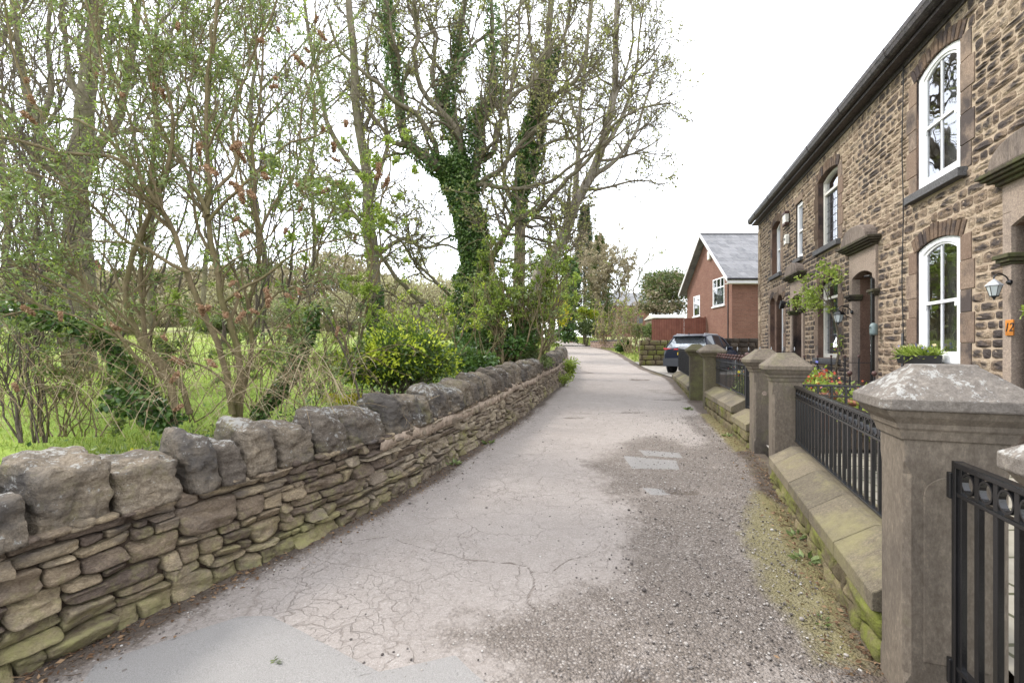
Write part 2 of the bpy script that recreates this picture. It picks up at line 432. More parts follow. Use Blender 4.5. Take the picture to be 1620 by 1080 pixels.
M['sill'] = stone('painted_sill', [(.2, (.10, .10, .105)), (.6, (.15, .15, .155)), (.9, (.19, .19, .195))], soot=(.06, .06, .065), soot_lo=.6, soot_hi=.9, bump=.001, sc=3)
M['whitesill'] = NG('white_sill').out((.72, .72, .70), .5)
g = NG('lime_mortar'); M['mortar'] = g.out(g.ramp(g.noise(5, 5, .7), [(.3, (.27, .21, .155)), (.6, (.41, .325, .24)), (.8, (.48, .395, .30))]), .95, g.bump(g.noise(60, 3), .006))
def paint(name, col, rough=.35, var=.08, spec=.5, dirt=0):
    g = NG(name); n = g.noise(8, 4)
    c0 = tuple(max(0, c * (1 - var * 2)) for c in col)
    c = g.ramp(n, [(.3, c0), (.6, col)])
    if dirt: c = g.mix(g.ramp(g.noise(30, 4), [(.5, 0.0), (.75, dirt)]), c, (.25, .23, .20))
    return g.out(c, rough, g.bump(g.noise(120, 2), .0006), spec)
M['white'] = paint('white_paint', (.80, .80, .80), .35, .02)
M['cream'] = paint('cream_paint', (.62, .60, .54), .45, .05, dirt=.2)
M['black'] = paint('black_gloss_paint', (.010, .010, .011), .22, .2, .6)
M['ironbrown'] = paint('rusty_finial', (.09, .04, .032), .6, .3)
M['blackdull'] = paint('dull_black', (.02, .02, .022), .6, .2)
M['gutter'] = paint('gutter_brown', (.045, .036, .038), .5, .35, dirt=.35)
M['fadedwhite'] = paint('weathered_white', (.60, .60, .59), .5, .06, dirt=.25)
M['interior'] = NG('dark_interior').out((.035, .035, .04), .9)
M['curtain'] = NG('net_curtain').out((.42, .43, .45), .9)
M['lead'] = NG('lead_came').out((.12, .12, .13), .5, metal=.5)
M['silver'] = paint('silver_metal', (.45, .46, .48), .3, .1)
g = NG('window_glass'); fr = g.n.new('ShaderNodeFresnel'); fr.inputs[0].default_value = 1.55
gl = g.n.new('ShaderNodeBsdfGlossy'); gl.inputs['Roughness'].default_value = .015; gl.inputs['Color'].default_value = (.95, .96, 1, 1)
tr = g.n.new('ShaderNodeBsdfTransparent'); tr.inputs[0].default_value = (.72, .76, .76, 1); mx = g.n.new('ShaderNodeMixShader')
ma = g.math('MULTIPLY', fr.outputs[0], 1.9, True); ma = g.math('ADD', ma, .12, True)
bm_ = g.bump(g.noise(1.6, 2), .006, .5); g.l.new(bm_, gl.inputs['Normal'])
g.l.new(ma, mx.inputs[0]); g.l.new(tr.outputs[0], mx.inputs[1]); g.l.new(gl.outputs[0], mx.inputs[2]); g.l.new(mx.outputs[0], g.n['Material Output'].inputs[0])
M['glass'] = g.m
M['door'] = paint('painted_door', (.05, .06, .09), .3, .1)
def slate(name, c0, c1, sx=3.2):
    g = NG(name); b = g.n.new('ShaderNodeTexBrick'); tc = g.n.new('ShaderNodeTexCoord')
    sp = g.sep(); v = g.comb(g.math('ADD', sp[0], g.math('MULTIPLY', sp[1], .6)), g.math('MULTIPLY', sp[2], 1.35), 0.0)
    g.l.new(v, b.inputs['Vector']); b.inputs['Scale'].default_value = sx; b.inputs['Mortar Size'].default_value = .012
    b.inputs['Color1'].default_value = c0 + (1,); b.inputs['Color2'].default_value = c1 + (1,); b.inputs['Mortar'].default_value = (.05, .05, .055, 1)
    b.inputs['Brick Width'].default_value = .8; b.inputs['Row Height'].default_value = .62
    c = g.mix(g.ramp(g.noise(5, 5, .7), [(.35, 0.0), (.75, .5)]), b.outputs[0], (.30, .29, .28))
    return g.out(c, .6, g.bump(b.outputs['Fac'], .015, .6), .4)
M['slate'] = slate('roof_slate', (.10, .103, .112), (.19, .19, .20), 1.7)
def brick(name, c1, c2, mort, axis):
    g = NG(name); b = g.n.new('ShaderNodeTexBrick'); sp = g.sep()
    g.l.new(g.comb(sp[axis], sp[2], 0.0), b.inputs['Vector']); b.inputs['Scale'].default_value = 1.0
    b.inputs['Brick Width'].default_value = .225; b.inputs['Row Height'].default_value = .075; b.inputs['Mortar Size'].default_value = .014
    b.inputs['Color1'].default_value = c1 + (1,); b.inputs['Color2'].default_value = c2 + (1,); b.inputs['Mortar'].default_value = mort + (1,)
    n = g.noise(1.1, 5, .7); nf = g.noise(14, 3)
    c = g.mix(g.ramp(n, [(.35, 0.0), (.7, .45)]), b.outputs[0], tuple(x * .6 for x in c1))
    c = g.mix(g.ramp(nf, [(.45, 0.0), (.8, .35)]), c, tuple(min(1, x * 1.5) for x in c2))
    return g.out(c, .9, g.bump(b.outputs['Fac'], -.008, .7), .2)
M['brick_y'] = brick('red_brick_gable', (.165, .075, .054), (.225, .11, .08), (.17, .12, .095), 1)
M['brick_x'] = brick('red_brick_side', (.15, .066, .046), (.205, .098, .068), (.15, .105, .08), 0)  # gable brick again, darkened: shade on the side face put into colour
M['pinkbrick'] = brick('pink_brick', (.36, .24, .19), (.42, .30, .24), (.34, .28, .23), 0)
g = NG('board_fence'); sp = g.sep(); w = g.math('FRACT', g.math('MULTIPLY', g.math('ADD', sp[0], sp[1]), 7.0))
c = g.mix(g.ramp(w, [(0, 1.0), (.08, 0.0), (.92, 0.0), (1, 1.0)]), g.ramp(g.noise(3, 4), [(.3, (.15, .055, .042)), (.7, (.22, .088, .064))]), (.08, .03, .025))
M['boards'] = g.out(c, .8)
M['timber'] = paint('grey_timber', (.20, .15, .10), .8, .3)
# foliage
def leafmat(name, cols, rough=.5, trans=.35, spec=.35):
    g = NG(name); r = g.attr(); c = g.ramp(r, cols)
    g.out(c, rough, None, spec)
    t = g.n.new('ShaderNodeBsdfTranslucent'); g.l.new(g.mix(.35, c, (.30, .42, .03)), t.inputs[0]); mx = g.n.new('ShaderNodeMixShader')
    mx.inputs[0].default_value = trans; g.l.new(g.b.outputs[0], mx.inputs[1]); g.l.new(t.outputs[0], mx.inputs[2])
    g.l.new(mx.outputs[0], g.n['Material Output'].inputs[0]); return g.m
M['ivy'] = leafmat('ivy_leaves', [(0, (.025, .058, .014)), (.45, (.055, .118, .026)), (.8, (.11, .20, .045)), (1, (.24, .34, .12))], .35, .2, .5)
M['budleaf'] = leafmat('grey_green_leaves', [(0, (.075, .11, .042)), (.5, (.15, .195, .075)), (.85, (.25, .30, .125)), (1, (.36, .40, .22))], .55, .3)
M['spring'] = leafmat('spring_leaves', [(0, (.15, .21, .04)), (.5, (.27, .36, .06)), (1, (.44, .52, .12))], .5, .4)
M['budscale'] = leafmat('opening_buds', [(0, (.15, .12, .06)), (.5, (.25, .24, .09)), (1, (.38, .41, .13))], .6, .25)
M['lime'] = leafmat('lime_green_leaves', [(0, (.035, .075, .016)), (.35, (.07, .13, .025)), (.5, (.32, .42, .03)), (1, (.60, .66, .06))], .35, .3, .5)
M['yellow'] = leafmat('yellow_blossom', [(0, (.45, .42, .03)), (1, (.72, .62, .04))], .6, .35)
M['hedge'] = leafmat('hedge_leaves', [(0, (.04, .065, .025)), (.6, (.085, .115, .04)), (1, (.17, .20, .07))], .5, .2)
M['conifer'] = leafmat('conifer_needles', [(0, (.018, .038, .022)), (.6, (.04, .07, .038)), (1, (.08, .11, .055))], .6, .1)
M['tan'] = leafmat('tan_twiggery', [(0, (.20, .16, .105)), (.6, (.33, .275, .19)), (1, (.44, .39, .27))], .8, .15, .1)
M['grass'] = leafmat('grass_blades', [(0, (.14, .19, .04)), (.5, (.26, .33, .07)), (1, (.47, .50, .17))], .6, .35)
M['straw'] = leafmat('dead_stems', [(0, (.20, .145, .085)), (.5, (.32, .245, .15)), (1, (.45, .37, .25))], .8, .1, .1)
M['litter'] = leafmat('leaf_litter', [(0, (.05, .03, .02)), (.5, (.13, .075, .045)), (1, (.30, .20, .12))], .8, .1, .1)
M['flower'] = leafmat('spent_flowers', [(0, (.20, .11, .065)), (.5, (.37, .225, .14)), (1, (.52, .36, .24))], .9, .1, .1)
M['petal_red'] = leafmat('red_petals', [(0, (.45, .05, .04)), (1, (.65, .18, .12))], .6, .3)
M['petal_mix'] = leafmat('mixed_petals', [(0, (.10, .12, .45)), (.4, (.25, .25, .65)), (.6, (.75, .60, .05)), (1, (.85, .80, .75))], .6, .3)
def bark(name, c0, c1, c2=(.10, .13, .04), green=.5, sc=9):
    g = NG(name); v = g.scalev((1, 1, .35)); n = g.noise(sc, 6, .7, v)
    c = g.ramp(n, [(.3, c0), (.7, c1)]); gm = g.noise(2.2, 4, .7)
    c = g.mix(g.ramp(gm, [(.62 - .25 * green, 0.0), (.85 - .25 * green, .75)]), c, c2)
    return g.out(c, .9, g.bump(g.noise(sc * 2, 6, .7, v), .02), .15)
M['bark'] = bark('sycamore_bark', (.085, .072, .05), (.21, .18, .13), (.13, .145, .045), .55)
M['barkgrey'] = bark('pale_bark', (.14, .12, .095), (.30, .265, .215), (.16, .16, .09), .35)
M['barktwig'] = bark('twig_bark', (.085, .07, .05), (.19, .16, .115), (.12, .13, .05), .4, 20)
M['budbark'] = bark('olive_brown_bark', (.11, .085, .05), (.26, .205, .12), (.13, .13, .04), .5, 14)
M['darktwig'] = bark('dark_twig_bark', (.07, .056, .045), (.16, .13, .10), (.09, .10, .04), .2, 20)
# ground
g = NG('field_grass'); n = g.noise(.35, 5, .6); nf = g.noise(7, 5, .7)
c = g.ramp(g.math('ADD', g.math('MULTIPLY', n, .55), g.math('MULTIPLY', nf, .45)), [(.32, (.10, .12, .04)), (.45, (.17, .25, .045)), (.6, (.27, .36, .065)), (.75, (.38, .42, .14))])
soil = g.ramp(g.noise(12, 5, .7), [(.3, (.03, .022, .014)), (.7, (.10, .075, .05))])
c = g.mix(g.attr('straw'), c, g.ramp(nf, [(.35, (.26, .25, .12)), (.6, (.40, .41, .20)), (.8, (.50, .48, .30))]))  # straw patches, plus distance haze painted as paler far grass
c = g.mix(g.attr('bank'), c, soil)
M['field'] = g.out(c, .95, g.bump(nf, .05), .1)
g = NG('garden_soil'); c = g.ramp(g.noise(10, 5, .7), [(.3, (.03, .022, .015)), (.7, (.11, .08, .055))]); M['soil'] = g.out(c, .95, g.bump(g.noise(30, 4), .03), .1)
g = NG('stone_flags'); b = g.n.new('ShaderNodeTexBrick'); g.l.new(g.co(), b.inputs['Vector']); b.inputs['Scale'].default_value = 1
b.inputs['Brick Width'].default_value = .62; b.inputs['Row Height'].default_value = .42; b.inputs['Mortar Size'].default_value = .012
b.inputs['Color1'].default_value = (.27, .25, .20, 1); b.inputs['Color2'].default_value = (.34, .31, .26, 1); b.inputs['Mortar'].default_value = (.07, .07, .04, 1)
M['flags'] = g.out(g.mix(g.ramp(g.noise(5, 5), [(.4, 0.0), (.8, .6)]), b.outputs[0], (.16, .15, .11)), .9, g.bump(b.outputs['Fac'], -.01), .2)
g = NG('concrete'); M['concrete'] = g.out(g.ramp(g.noise(3, 6, .7), [(.3, (.24, .22, .19)), (.7, (.36, .335, .30))]), .9, g.bump(g.noise(50, 4), .004), .2)

# lane tarmac: pale worn surface, dark exposed aggregate, moss, patches, cracks.  'worn','moss','patch','dirt','crack' are masks of where the surface itself differs
g = NG('lane_tarmac')
nA = g.noise(1.3, 5, .65); nB = g.noise(260, 2, .6); nC = g.noise(35, 4, .7); nD = g.noise(6, 5, .7)
pale = g.ramp(g.math('ADD', g.math('MULTIPLY', nA, .5), g.math('MULTIPLY', nD, .5)), [(.3, (.28, .247, .222)), (.7, (.395, .355, .325))])
nS = g.noise(70, 4, .85); pale = g.mix(g.ramp(nB, [(.38, .45), (.6, 0.0)]), pale, (.17, .148, .13)); pale = g.mix(g.ramp(nS, [(.36, .6), (.46, 0.0)]), pale, (.17, .148, .13)); pale = g.mix(g.ramp(nS, [(.55, 0.0), (.68, .6)]), pale, (.50, .465, .435))
pale = g.mix(g.ramp(nC, [(.55, 0.0), (.8, .3)]), pale, (.40, .365, .34))
vo = g.n.new('ShaderNodeTexVoronoi'); g.l.new(g.co(), vo.inputs['Vector']); vo.inputs['Scale'].default_value = 75
vcol = g.sep(vo.outputs['Color'])[0]
agg = g.ramp(vcol, [(0, (.145, .12, .098)), (.4, (.205, .172, .143)), (.75, (.26, .222, .19)), (.93, (.34, .30, .265)), (1, (.48, .44, .40))])
agg = g.mix(g.ramp(vo.outputs['Distance'], [(.35, 0.0), (.65, .6)]), agg, (.085, .072, .065))
agg = g.mix(g.ramp(nA, [(.4, 0.0), (.75, .45)]), agg, (.15, .13, .115))
nE = g.noise(2.6, 5, .75)
edge = g.math('ADD', g.attr('worn'), g.math('ADD', g.math('MULTIPLY', g.math('SUBTRACT', nE, .5), 2.4), g.math('MULTIPLY', g.math('SUBTRACT', nC, .5), 1.1)))
fw = g.ramp(edge, [(.30, 0.0), (.50, .45), (.9, .92)])
c = g.mix(fw, pale, agg)
fp = g.ramp(g.math('ADD', g.attr('patch'), g.math('MULTIPLY', g.math('SUBTRACT', nD, .5), .35)), [(.5, 0.0), (.56, 1.0)])
c = g.mix(fp, c, g.ramp(nB, [(.3, (.20, .19, .178)), (.7, (.34, .325, .31))]))
fd = g.ramp(g.math('ADD', g.attr('dirt'), g.math('MULTIPLY', g.math('SUBTRACT', nC, .5), .9)), [(.4, 0.0), (.75, .85)])
c = g.mix(fd, c, g.ramp(nC, [(.3, (.045, .034, .026)), (.7, (.125, .095, .072))]))
fm = g.ramp(g.math('ADD', g.attr('moss'), g.math('MULTIPLY', g.math('SUBTRACT', nD, .5), .9)), [(.42, 0.0), (.85, .62)])
c = g.mix(fm, c, (.22, .195, .075))
# cracks
dv = g.n.new('ShaderNodeVectorMath'); dv.operation = 'ADD'
nn = g.n.new('ShaderNodeTexNoise'); nn.inputs['Scale'].default_value = 7; nn.inputs['Detail'].default_value = 3; g.l.new(g.co(), nn.inputs['Vector'])
sv = g.n.new('ShaderNodeVectorMath'); sv.operation = 'SCALE'; sv.inputs['Scale'].default_value = .25; g.l.new(nn.outputs['Color'], sv.inputs[0])
g.l.new(g.co(), dv.inputs[0]); g.l.new(sv.outputs[0], dv.inputs[1])
fine = g.voro(2.3, 'DISTANCE_TO_EDGE', g.scalev((1, 1, 0), dv.outputs[0])); fine2 = g.voro(9, 'DISTANCE_TO_EDGE', g.scalev((1, 1, 0), dv.outputs[0]))
ck = g.math('MULTIPLY', g.ramp(fine, [(.0, 1.0), (.012, 0.0)]), g.ramp(g.noise(1.3, 4, .7), [(.38, 0.0), (.58, .5)]))
ck2 = g.math('MULTIPLY', g.ramp(fine2, [(.0, 1.0), (.022, 0.0)]), g.ramp(g.noise(1.1, 4, .7, g.scalev((1, 1, 3))), [(.42, 0.0), (.62, .5)]))
ck = g.math('MAXIMUM', ck, ck2); ck = g.math('MULTIPLY', ck, g.math('SUBTRACT', 1.0, g.math('MULTIPLY', fw, .8)))
ck = g.math('MULTIPLY', ck, g.math('SUBTRACT', 1.0, fp)); ck = g.math('MAXIMUM', ck, g.ramp(g.attr('crack'), [(.45, 0.0), (.9, .8)]))
c = g.mix(g.math('MULTIPLY', ck, .85), c, (.075, .05, .033))
h = g.math('ADD', g.math('ADD', g.math('MULTIPLY', nB, .12), g.math('MULTIPLY', nS, .5)), g.math('MULTIPLY', g.math('MULTIPLY', vo.outputs['Distance'], -1.1), g.math('ADD', g.math('MULTIPLY', fw, .9), .1)))
h = g.math('SUBTRACT', h, g.math('MULTIPLY', ck, .8)); h = g.math('ADD', h, g.math('MULTIPLY', nC, .25))
M['lane'] = g.out(c, .92, g.bump(h, .014), .2)
g = NG('gravel'); M['gravel'] = g.out(g.ramp(g.attr(), [(0, (.07, .06, .055)), (.5, (.18, .16, .145)), (.85, (.34, .31, .28)), (1, (.5, .48, .45))]), .9, None, .2)
M['carpaint'] = paint('dark_blue_car_paint', (.006, .010, .028), .28, .1, .35)
M['carglass'] = NG('car_glass').out((.02, .024, .028), .04, None, 1.0)
M['carglass'].node_tree.nodes['Principled BSDF'].inputs['IOR'].default_value = 1.35
M['tyre'] = NG('tyre_rubber').out((.02, .02, .02), .85)
M['redlens'] = NG('red_lens').out((.55, .01, .015), .15, None, .6)
M['plate'] = NG('yellow_plate').out((.75, .55, .05), .4)
M['greyplastic'] = NG('grey_plastic').out((.07, .075, .085), .5)
M['orange_tile'] = paint('orange_house_sign', (.55, .20, .03), .4, .2)
M['terracotta'] = paint('terracotta_pot', (.33, .14, .08), .8, .2)
M['lampglass'] = NG('lamp_glass').out((.50, .54, .54), .15, None, .6)
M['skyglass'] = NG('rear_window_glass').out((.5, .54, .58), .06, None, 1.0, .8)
M['archstone'] = stone('arch_stone', [(.1, (.13, .09, .065)), (.5, (.22, .155, .11)), (.9, (.34, .255, .185))], soot=(.04, .032, .033), soot_lo=.42, soot_hi=.62, bump=.006, sc=6, grain=100)
M['ivytip'] = leafmat('young_ivy_leaves', [(0, (.07, .12, .03)), (.5, (.14, .21, .06)), (1, (.28, .35, .14))], .35, .25, .5)
# ------------------------------------------------------------------ terrain
LY = np.array([-14, -6, 0, 2.07, 2.8, 3.6, 4.55, 5.7, 7.0, 9.4, 14.2, 20.2, 26, 36, 48, 72, 90, 130])
LX = np.array([-8.6, -5.4, -3.04, -2.18, -1.84, -1.42, -1.05, -.73, -.38, .29, 1.37, 2.35, 3.1, 4.0, 4.4, 3.2, 1.0, -6])
RY = np.array([-14, -6, 0, 1.9, 4.9, 6.0, 9.8, 17.3, 22, 25.5, 32.5, 36, 50, 72, 90, 130])
RX = np.array([-3.6, -1.0, 1.06, 1.70, 2.80, 3.15, 4.10, 5.95, 6.3, 6.7, 7.5, 7.6, 6.9, 5.6, 3.6, -3])
def XL(y): return np.interp(y, LY, LX)
def XR(y): return np.interp(y, RY, RX)
def zbase(y):
    y = np.asarray(y, float)
    sp = 1.5 * np.log1p(np.exp(np.clip((y - 22) / 1.5, -30, 30)))
    return .023 * np.clip(y, -10, 300) + .037 * sp - .045 * 6 * np.log1p(np.exp(np.clip((y - 95) / 6, -30, 30)))
def GZ(x, y):
    x, y = np.broadcast_arrays(np.asarray(x, float), np.asarray(y, float))
    b = zbase(y)
    yy = np.clip(y, -10, 60)
    f = .03 + .098 * 2.0 * np.log1p(np.exp(np.clip((yy - 4.5) / 2.0, -30, 30))) + .02 * np.clip(y - 55, 0, 60)
    f = f + .10 * n2(x, y, .25, 3) * sstep(XL(y) - x, 1, 4) + .02 * n2(x, y, 1.5, 4)
    w = sstep(XL(y) - .45 - x, 0, 3.5)
    w = np.where(y > 24, sstep(XL(y) - .8 - x, 0, 12), w)
    z = b * (1 - w) + f * w
    wr = sstep(x - XR(y), .2, 1.0)
    z = z + wr * .10 * (y < 16) * sstep(y, -4, -1)
    return z
def gz(x, y): return float(GZ(x, y))

def sym_geo(lim, d0, k):
    r = [0.0]; d = d0
    while r[-1] < lim: r.append(r[-1] + d); d *= k
    return np.array([-v for v in r[:0:-1]] + r)
gx = sym_geo(220, .16, 1.028); gyp = []; y = -16.0
while y < 330: gyp.append(y); y += .16 if -1 < y < 9 else (.16 + .022 * (y - 9) if y >= 9 else .16 + .1 * (-1 - y))
gy = np.array(gyp); X, Y = np.meshgrid(gx, gy)
Z = GZ(X, Y)
lane_w = (X > XL(Y) - .25) & (X < XR(Y) + .25)
Z = Z - .07 * lane_w
g_ = MB(); ny, nx = X.shape; idx = np.arange(nx * ny).reshape(ny, nx)
g_.add(np.stack([X, Y, Z], -1).reshape(-1, 3), np.stack([idx[:-1, :-1], idx[:-1, 1:], idx[1:, 1:], idx[1:, :-1]], -1).reshape(-1, 4))
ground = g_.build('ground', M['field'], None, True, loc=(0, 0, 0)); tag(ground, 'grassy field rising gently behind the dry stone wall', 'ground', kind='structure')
bank = np.maximum(sstep(X - XL(Y), -1.5, -.4), 0) * (.65 + .8 * n2(X, Y, .8, 8)) ; bank = np.clip(np.where(X > XR(Y), 1.0, bank), 0, 1)
bank = np.where((Y > 26) & (X < XL(Y)), np.clip(.3 + n2(X, Y, .5, 6), 0, 1), bank); bank = np.where((X > XR(Y)) & (Y > 20), np.clip(.2 + n2(X, Y, .5, 16), 0, 1), bank)
straw = np.clip(sstep(Y, 9, 34) * .8 + .55 * n2(X, Y, .18, 90), 0, 1) * .85; a_ = ground.data.attributes.new('straw', 'FLOAT', 'POINT'); a_.data.foreach_set('value', straw.astype(np.float32).ravel())  # noise gives straw patches; paling with distance stands in for haze
a_ = ground.data.attributes.new('bank', 'FLOAT', 'POINT'); a_.data.foreach_set('value', bank.astype(np.float32).ravel())

# lane, fine near the camera
ly = [-8.0]
while ly[-1] < 110:
    v = ly[-1]; ly.append(v + (.25 if v < 1.0 else max(.010, (.0048 if v < 7 else .0088) * v)))
ly = np.array(ly); ls = np.linspace(0, 1, 300)
Yl = np.repeat(ly[:, None], 300, 1); x0 = XL(ly) - .12; x1 = XR(ly) + .10
Xl = x0[:, None] + (x1 - x0)[:, None] * ls[None]
def seg_d(px, py, pts):
    d = np.full(px.shape, 1e9)
    for (a, b) in zip(pts[:-1], pts[1:]):
        ax, ay = a; bx, by = b; t = np.clip(((px - ax) * (bx - ax) + (py - ay) * (by - ay)) / ((bx - ax) ** 2 + (by - ay) ** 2), 0, 1)
        d = np.minimum(d, np.hypot(px - ax - t * (bx - ax), py - ay - t * (by - ay)))
    return d
def gp(px, py):          # pixel of the photograph -> point on the lane surface (plan survey)
    Yq = EYE / ((py - HORY) / FOC + .023); return ((px - 810) / FOC * Yq, Yq)
def poly_mask(px, py, pts, soft):
    n = len(pts); inside = np.zeros(px.shape, bool); j = n - 1
    for i in range(n):
        xi, yi = pts[i]; xj, yj = pts[j]
        cnd = ((yi > py) != (yj > py)) & (px < (xj - xi) * (py - yi) / (yj - yi + 1e-12) + xi); inside ^= cnd; j = i
    d = seg_d(px, py, list(pts) + [pts[0]]); return sstep(np.where(inside, d, -d), -soft, soft)
WORN = [gp(*q) for q in ((770, 1100), (790, 1050), (700, 1010), (905, 940), (985, 870), (995, 810), (960, 770), (930, 735), (975, 700), (1040, 690), (1100, 705), (1170, 690), (1200, 720), (1300, 830), (1420, 1100))]
worn = poly_mask(Xl, Yl, WORN, .34)
worn = np.maximum(worn, .8 * poly_mask(Xl, Yl, [gp(*q) for q in ((1075, 660), (1110, 655), (1190, 730), (1150, 730))], .15))
worn = np.maximum(worn, sstep(XL(Yl) + .30 + .12 * n2(Xl, Yl, 1.1, 5) - Xl, -.12, .25) * .75)
worn = np.where(Yl < 1.9, np.maximum(worn, (Xl > -.1) * 1.0), worn)
worn = np.maximum(worn, .62 * sstep(n2(Xl, Yl, .45, 21), .15, .5) * (Yl > 7))
patch = np.maximum(poly_mask(Xl, Yl, [gp(*q) for q in ((380, 975), (430, 975), (600, 1062), (720, 1035), (790, 1100), (80, 1150), (150, 1050))], .03),
        poly_mask(Xl, Yl, [gp(*q) for q in ((985, 720), (1070, 728), (1075, 742), (1000, 740))], .03))
patch = np.maximum(patch, poly_mask(Xl, Yl, [gp(*q) for q in ((1015, 770), (1050, 772), (1062, 782), (1030, 782))], .03))
patch = np.maximum(patch, poly_mask(Xl, Yl, [gp(*q) for q in ((1010, 711), (1075, 716), (1080, 724), (1020, 720))], .02))
dirt = np.maximum(sstep(XL(Yl) + .22 + .10 * n2(Xl, Yl, 1.6, 11) - Xl, -.08, .2), sstep(Xl - XR(Yl) + .34 + .14 * n2(Xl, Yl, 1.4, 12), -.1, .22)) * 1.0
moss = np.maximum(poly_mask(Xl, Yl, [gp(*q) for q in ((1190, 770), (1250, 800), (1330, 920), (1390, 1060), (1290, 1050), (1200, 930), (1165, 840))], .22),
       poly_mask(Xl, Yl, [gp(*q) for q in ((1105, 655), (1130, 655), (1190, 715), (1160, 715))], .12))
moss = np.maximum(moss, .6 * sstep(Xl - XR(Yl) + .5, 0, .3) * (.5 + n2(Xl, Yl, .8, 15)))
def path(pts): return [gp(*q) for q in pts]
wob = .03 * n2(Xl, Yl, 11, 31) + .05 * n2(Xl, Yl, 3, 32)
CR = [((690, 872), (735, 885), (800, 892), (832, 898), (845, 925), (838, 950), (850, 965)), ((832, 905), (870, 905), (900, 885), (930, 880)), ((560, 855), (610, 850), (690, 872)), ((720, 840), (735, 885))]
crack = np.zeros_like(Xl)
for k_, q in enumerate(CR):
    d = seg_d(Xl + wob, Yl + wob * .7, path(q)); crack = np.maximum(crack, 1 - np.clip(d / (.020 if k_ == 0 else .012), 0, 1))
crk2 = seg_d(Xl + wob, Yl + wob * 2, path(((380, 975), (430, 976), (600, 1062), (720, 1035), (790, 1100)))); crack = np.maximum(crack, .75 - np.clip(crk2 / .014, 0, 1))
Zl = zbase(Yl) + .006 * n2(Xl, Yl, .7, 41) - .004 * worn + .004 * patch + .012 * sstep(dirt, .3, 1)
Zl += worn * .004 * n2(Xl, Yl, 14, 44, 3) + .003 * n2(Xl, Yl, 5, 45)
def pot(px, py, rx, ry, dep):
    global Zl, dirt, worn
    cx, cy = gp(px, py); d = np.hypot((Xl - cx) / rx, (Yl - cy) / ry) + .25 * n2(Xl, Yl, 6, 51)
    k = sstep(1 - d, 0, .55); Zl = Zl - dep * k; dirt = np.maximum(dirt, .62 * k); worn = np.maximum(worn, k)
pot(1085, 775, .26, .13, .035); pot(1010, 1072, .18, .10, .035); pot(1230, 790, .10, .2, .012); pot(1012, 600, .55, .5, .05); pot(925, 588, .3, .3, .04); pot(905, 660, .28, .13, .03); pot(1060, 632, .5, .12, .03); pot(1000, 652, .5, .08, .02)
l_ = MB(); a, b = Xl.shape; idx = np.arange(a * b).reshape(a, b)
l_.add(np.stack([Xl, Yl, Zl], -1).reshape(-1, 3), np.stack([idx[:-1, :-1], idx[:-1, 1:], idx[1:, 1:], idx[1:, :-1]], -1).reshape(-1, 4))
lane = l_.build('lane', M['lane'], None, True, loc=(0, 0, 0)); tag(lane, 'narrow worn tarmac lane curving uphill, cracked and patched', 'lane', kind='structure')
for nm, ar in (('worn', worn), ('patch', patch), ('dirt', dirt), ('moss', moss), ('crack', crack)):
    a_ = lane.data.attributes.new(nm, 'FLOAT', 'POINT'); a_.data.foreach_set('value', ar.astype(np.float32).ravel())

# loose gravel lying on the worn side
def laneZ(x, y):
    return zbase(y)
mb = MB(); N = 9000
yy = 1.3 + rng.random(N * 5) ** 1.6 * 9; s_ = rng.random(N * 5); xx = XL(yy) + .05 + (XR(yy) - XL(yy)) * s_
wv = np.clip(np.interp(np.clip(s_, 0, 1), [0, .04, .10, .5, .62, .8, .95, 1], [1, .6, .05, .04, .35, .7, .8, 1]), 0, 1)
kp = rng.random(N * 5) < wv; xx, yy = xx[kp][:N], yy[kp][:N]
sz = rng.uniform(.0022, .0060, len(xx)) * (1 + .9 * (rng.random(len(xx)) < .06))
T0, TF = rounded(_CG[3][0], 3), _CG[3][1]
Vp = T0[None] * sz[:, None, None] * rng.uniform(.6, 1.3, (len(xx), 1, 3)); ang = rng.uniform(0, 6.28, len(xx)); ca, sa = np.cos(ang)[:, None], np.sin(ang)[:, None]
Vp = np.stack([Vp[..., 0] * ca - Vp[..., 1] * sa, Vp[..., 0] * sa + Vp[..., 1] * ca, Vp[..., 2] * .7], -1) + np.stack([xx, yy, zbase(yy) + sz * .35], -1)[:, None]
nv = len(T0); mb.add(Vp, (TF[None] + (np.arange(len(xx)) * nv)[:, None, None]).reshape(-1, 4), np.repeat(rng.random(len(xx)), nv))
o = mb.build('loose_gravel', M['gravel'], None, True); tag(o, 'loose grit and small pebbles scattered over the lane', 'gravel', kind='stuff')

# gardens, paths and the driveway on the house side
def strip(name, pts_in, pts_out, dz, mat, label, cat='ground', kind='structure', sub=20):
    a = np.array(pts_in, float); b = np.array(pts_out, float); m = MB(); V = []
    t = np.linspace(0, len(a) - 1, sub + 1); A = np.stack([np.interp(t, range(len(a)), a[:, i]) for i in (0, 1)], -1); B = np.stack([np.interp(t, range(len(b)), b[:, i]) for i in (0, 1)], -1)
    G_ = A[:, None] + (B - A)[:, None] * np.linspace(0, 1, 9)[None, :, None]; z = zbase(G_[..., 1]) + dz
    V = np.concatenate([G_, z[..., None]], -1); i = np.arange(V.shape[0] * 9).reshape(-1, 9)
    m.add(V.reshape(-1, 3), np.stack([i[:-1, :-1], i[:-1, 1:], i[1:, 1:], i[1:, :-1]], -1).reshape(-1, 4))
    o = m.build(name, mat, None, True); tag(o, label, cat, kind=kind); return o
strip('garden_path', [(1.30, .2), (2.35, 2.6), (3.15, 4.8), (3.45, 5.6)], [(4.05, 0.0), (4.6, 2.0), (5.3, 4.6), (5.6, 5.6)], .125, M['flags'], 'stone flagged front path behind the low wall')
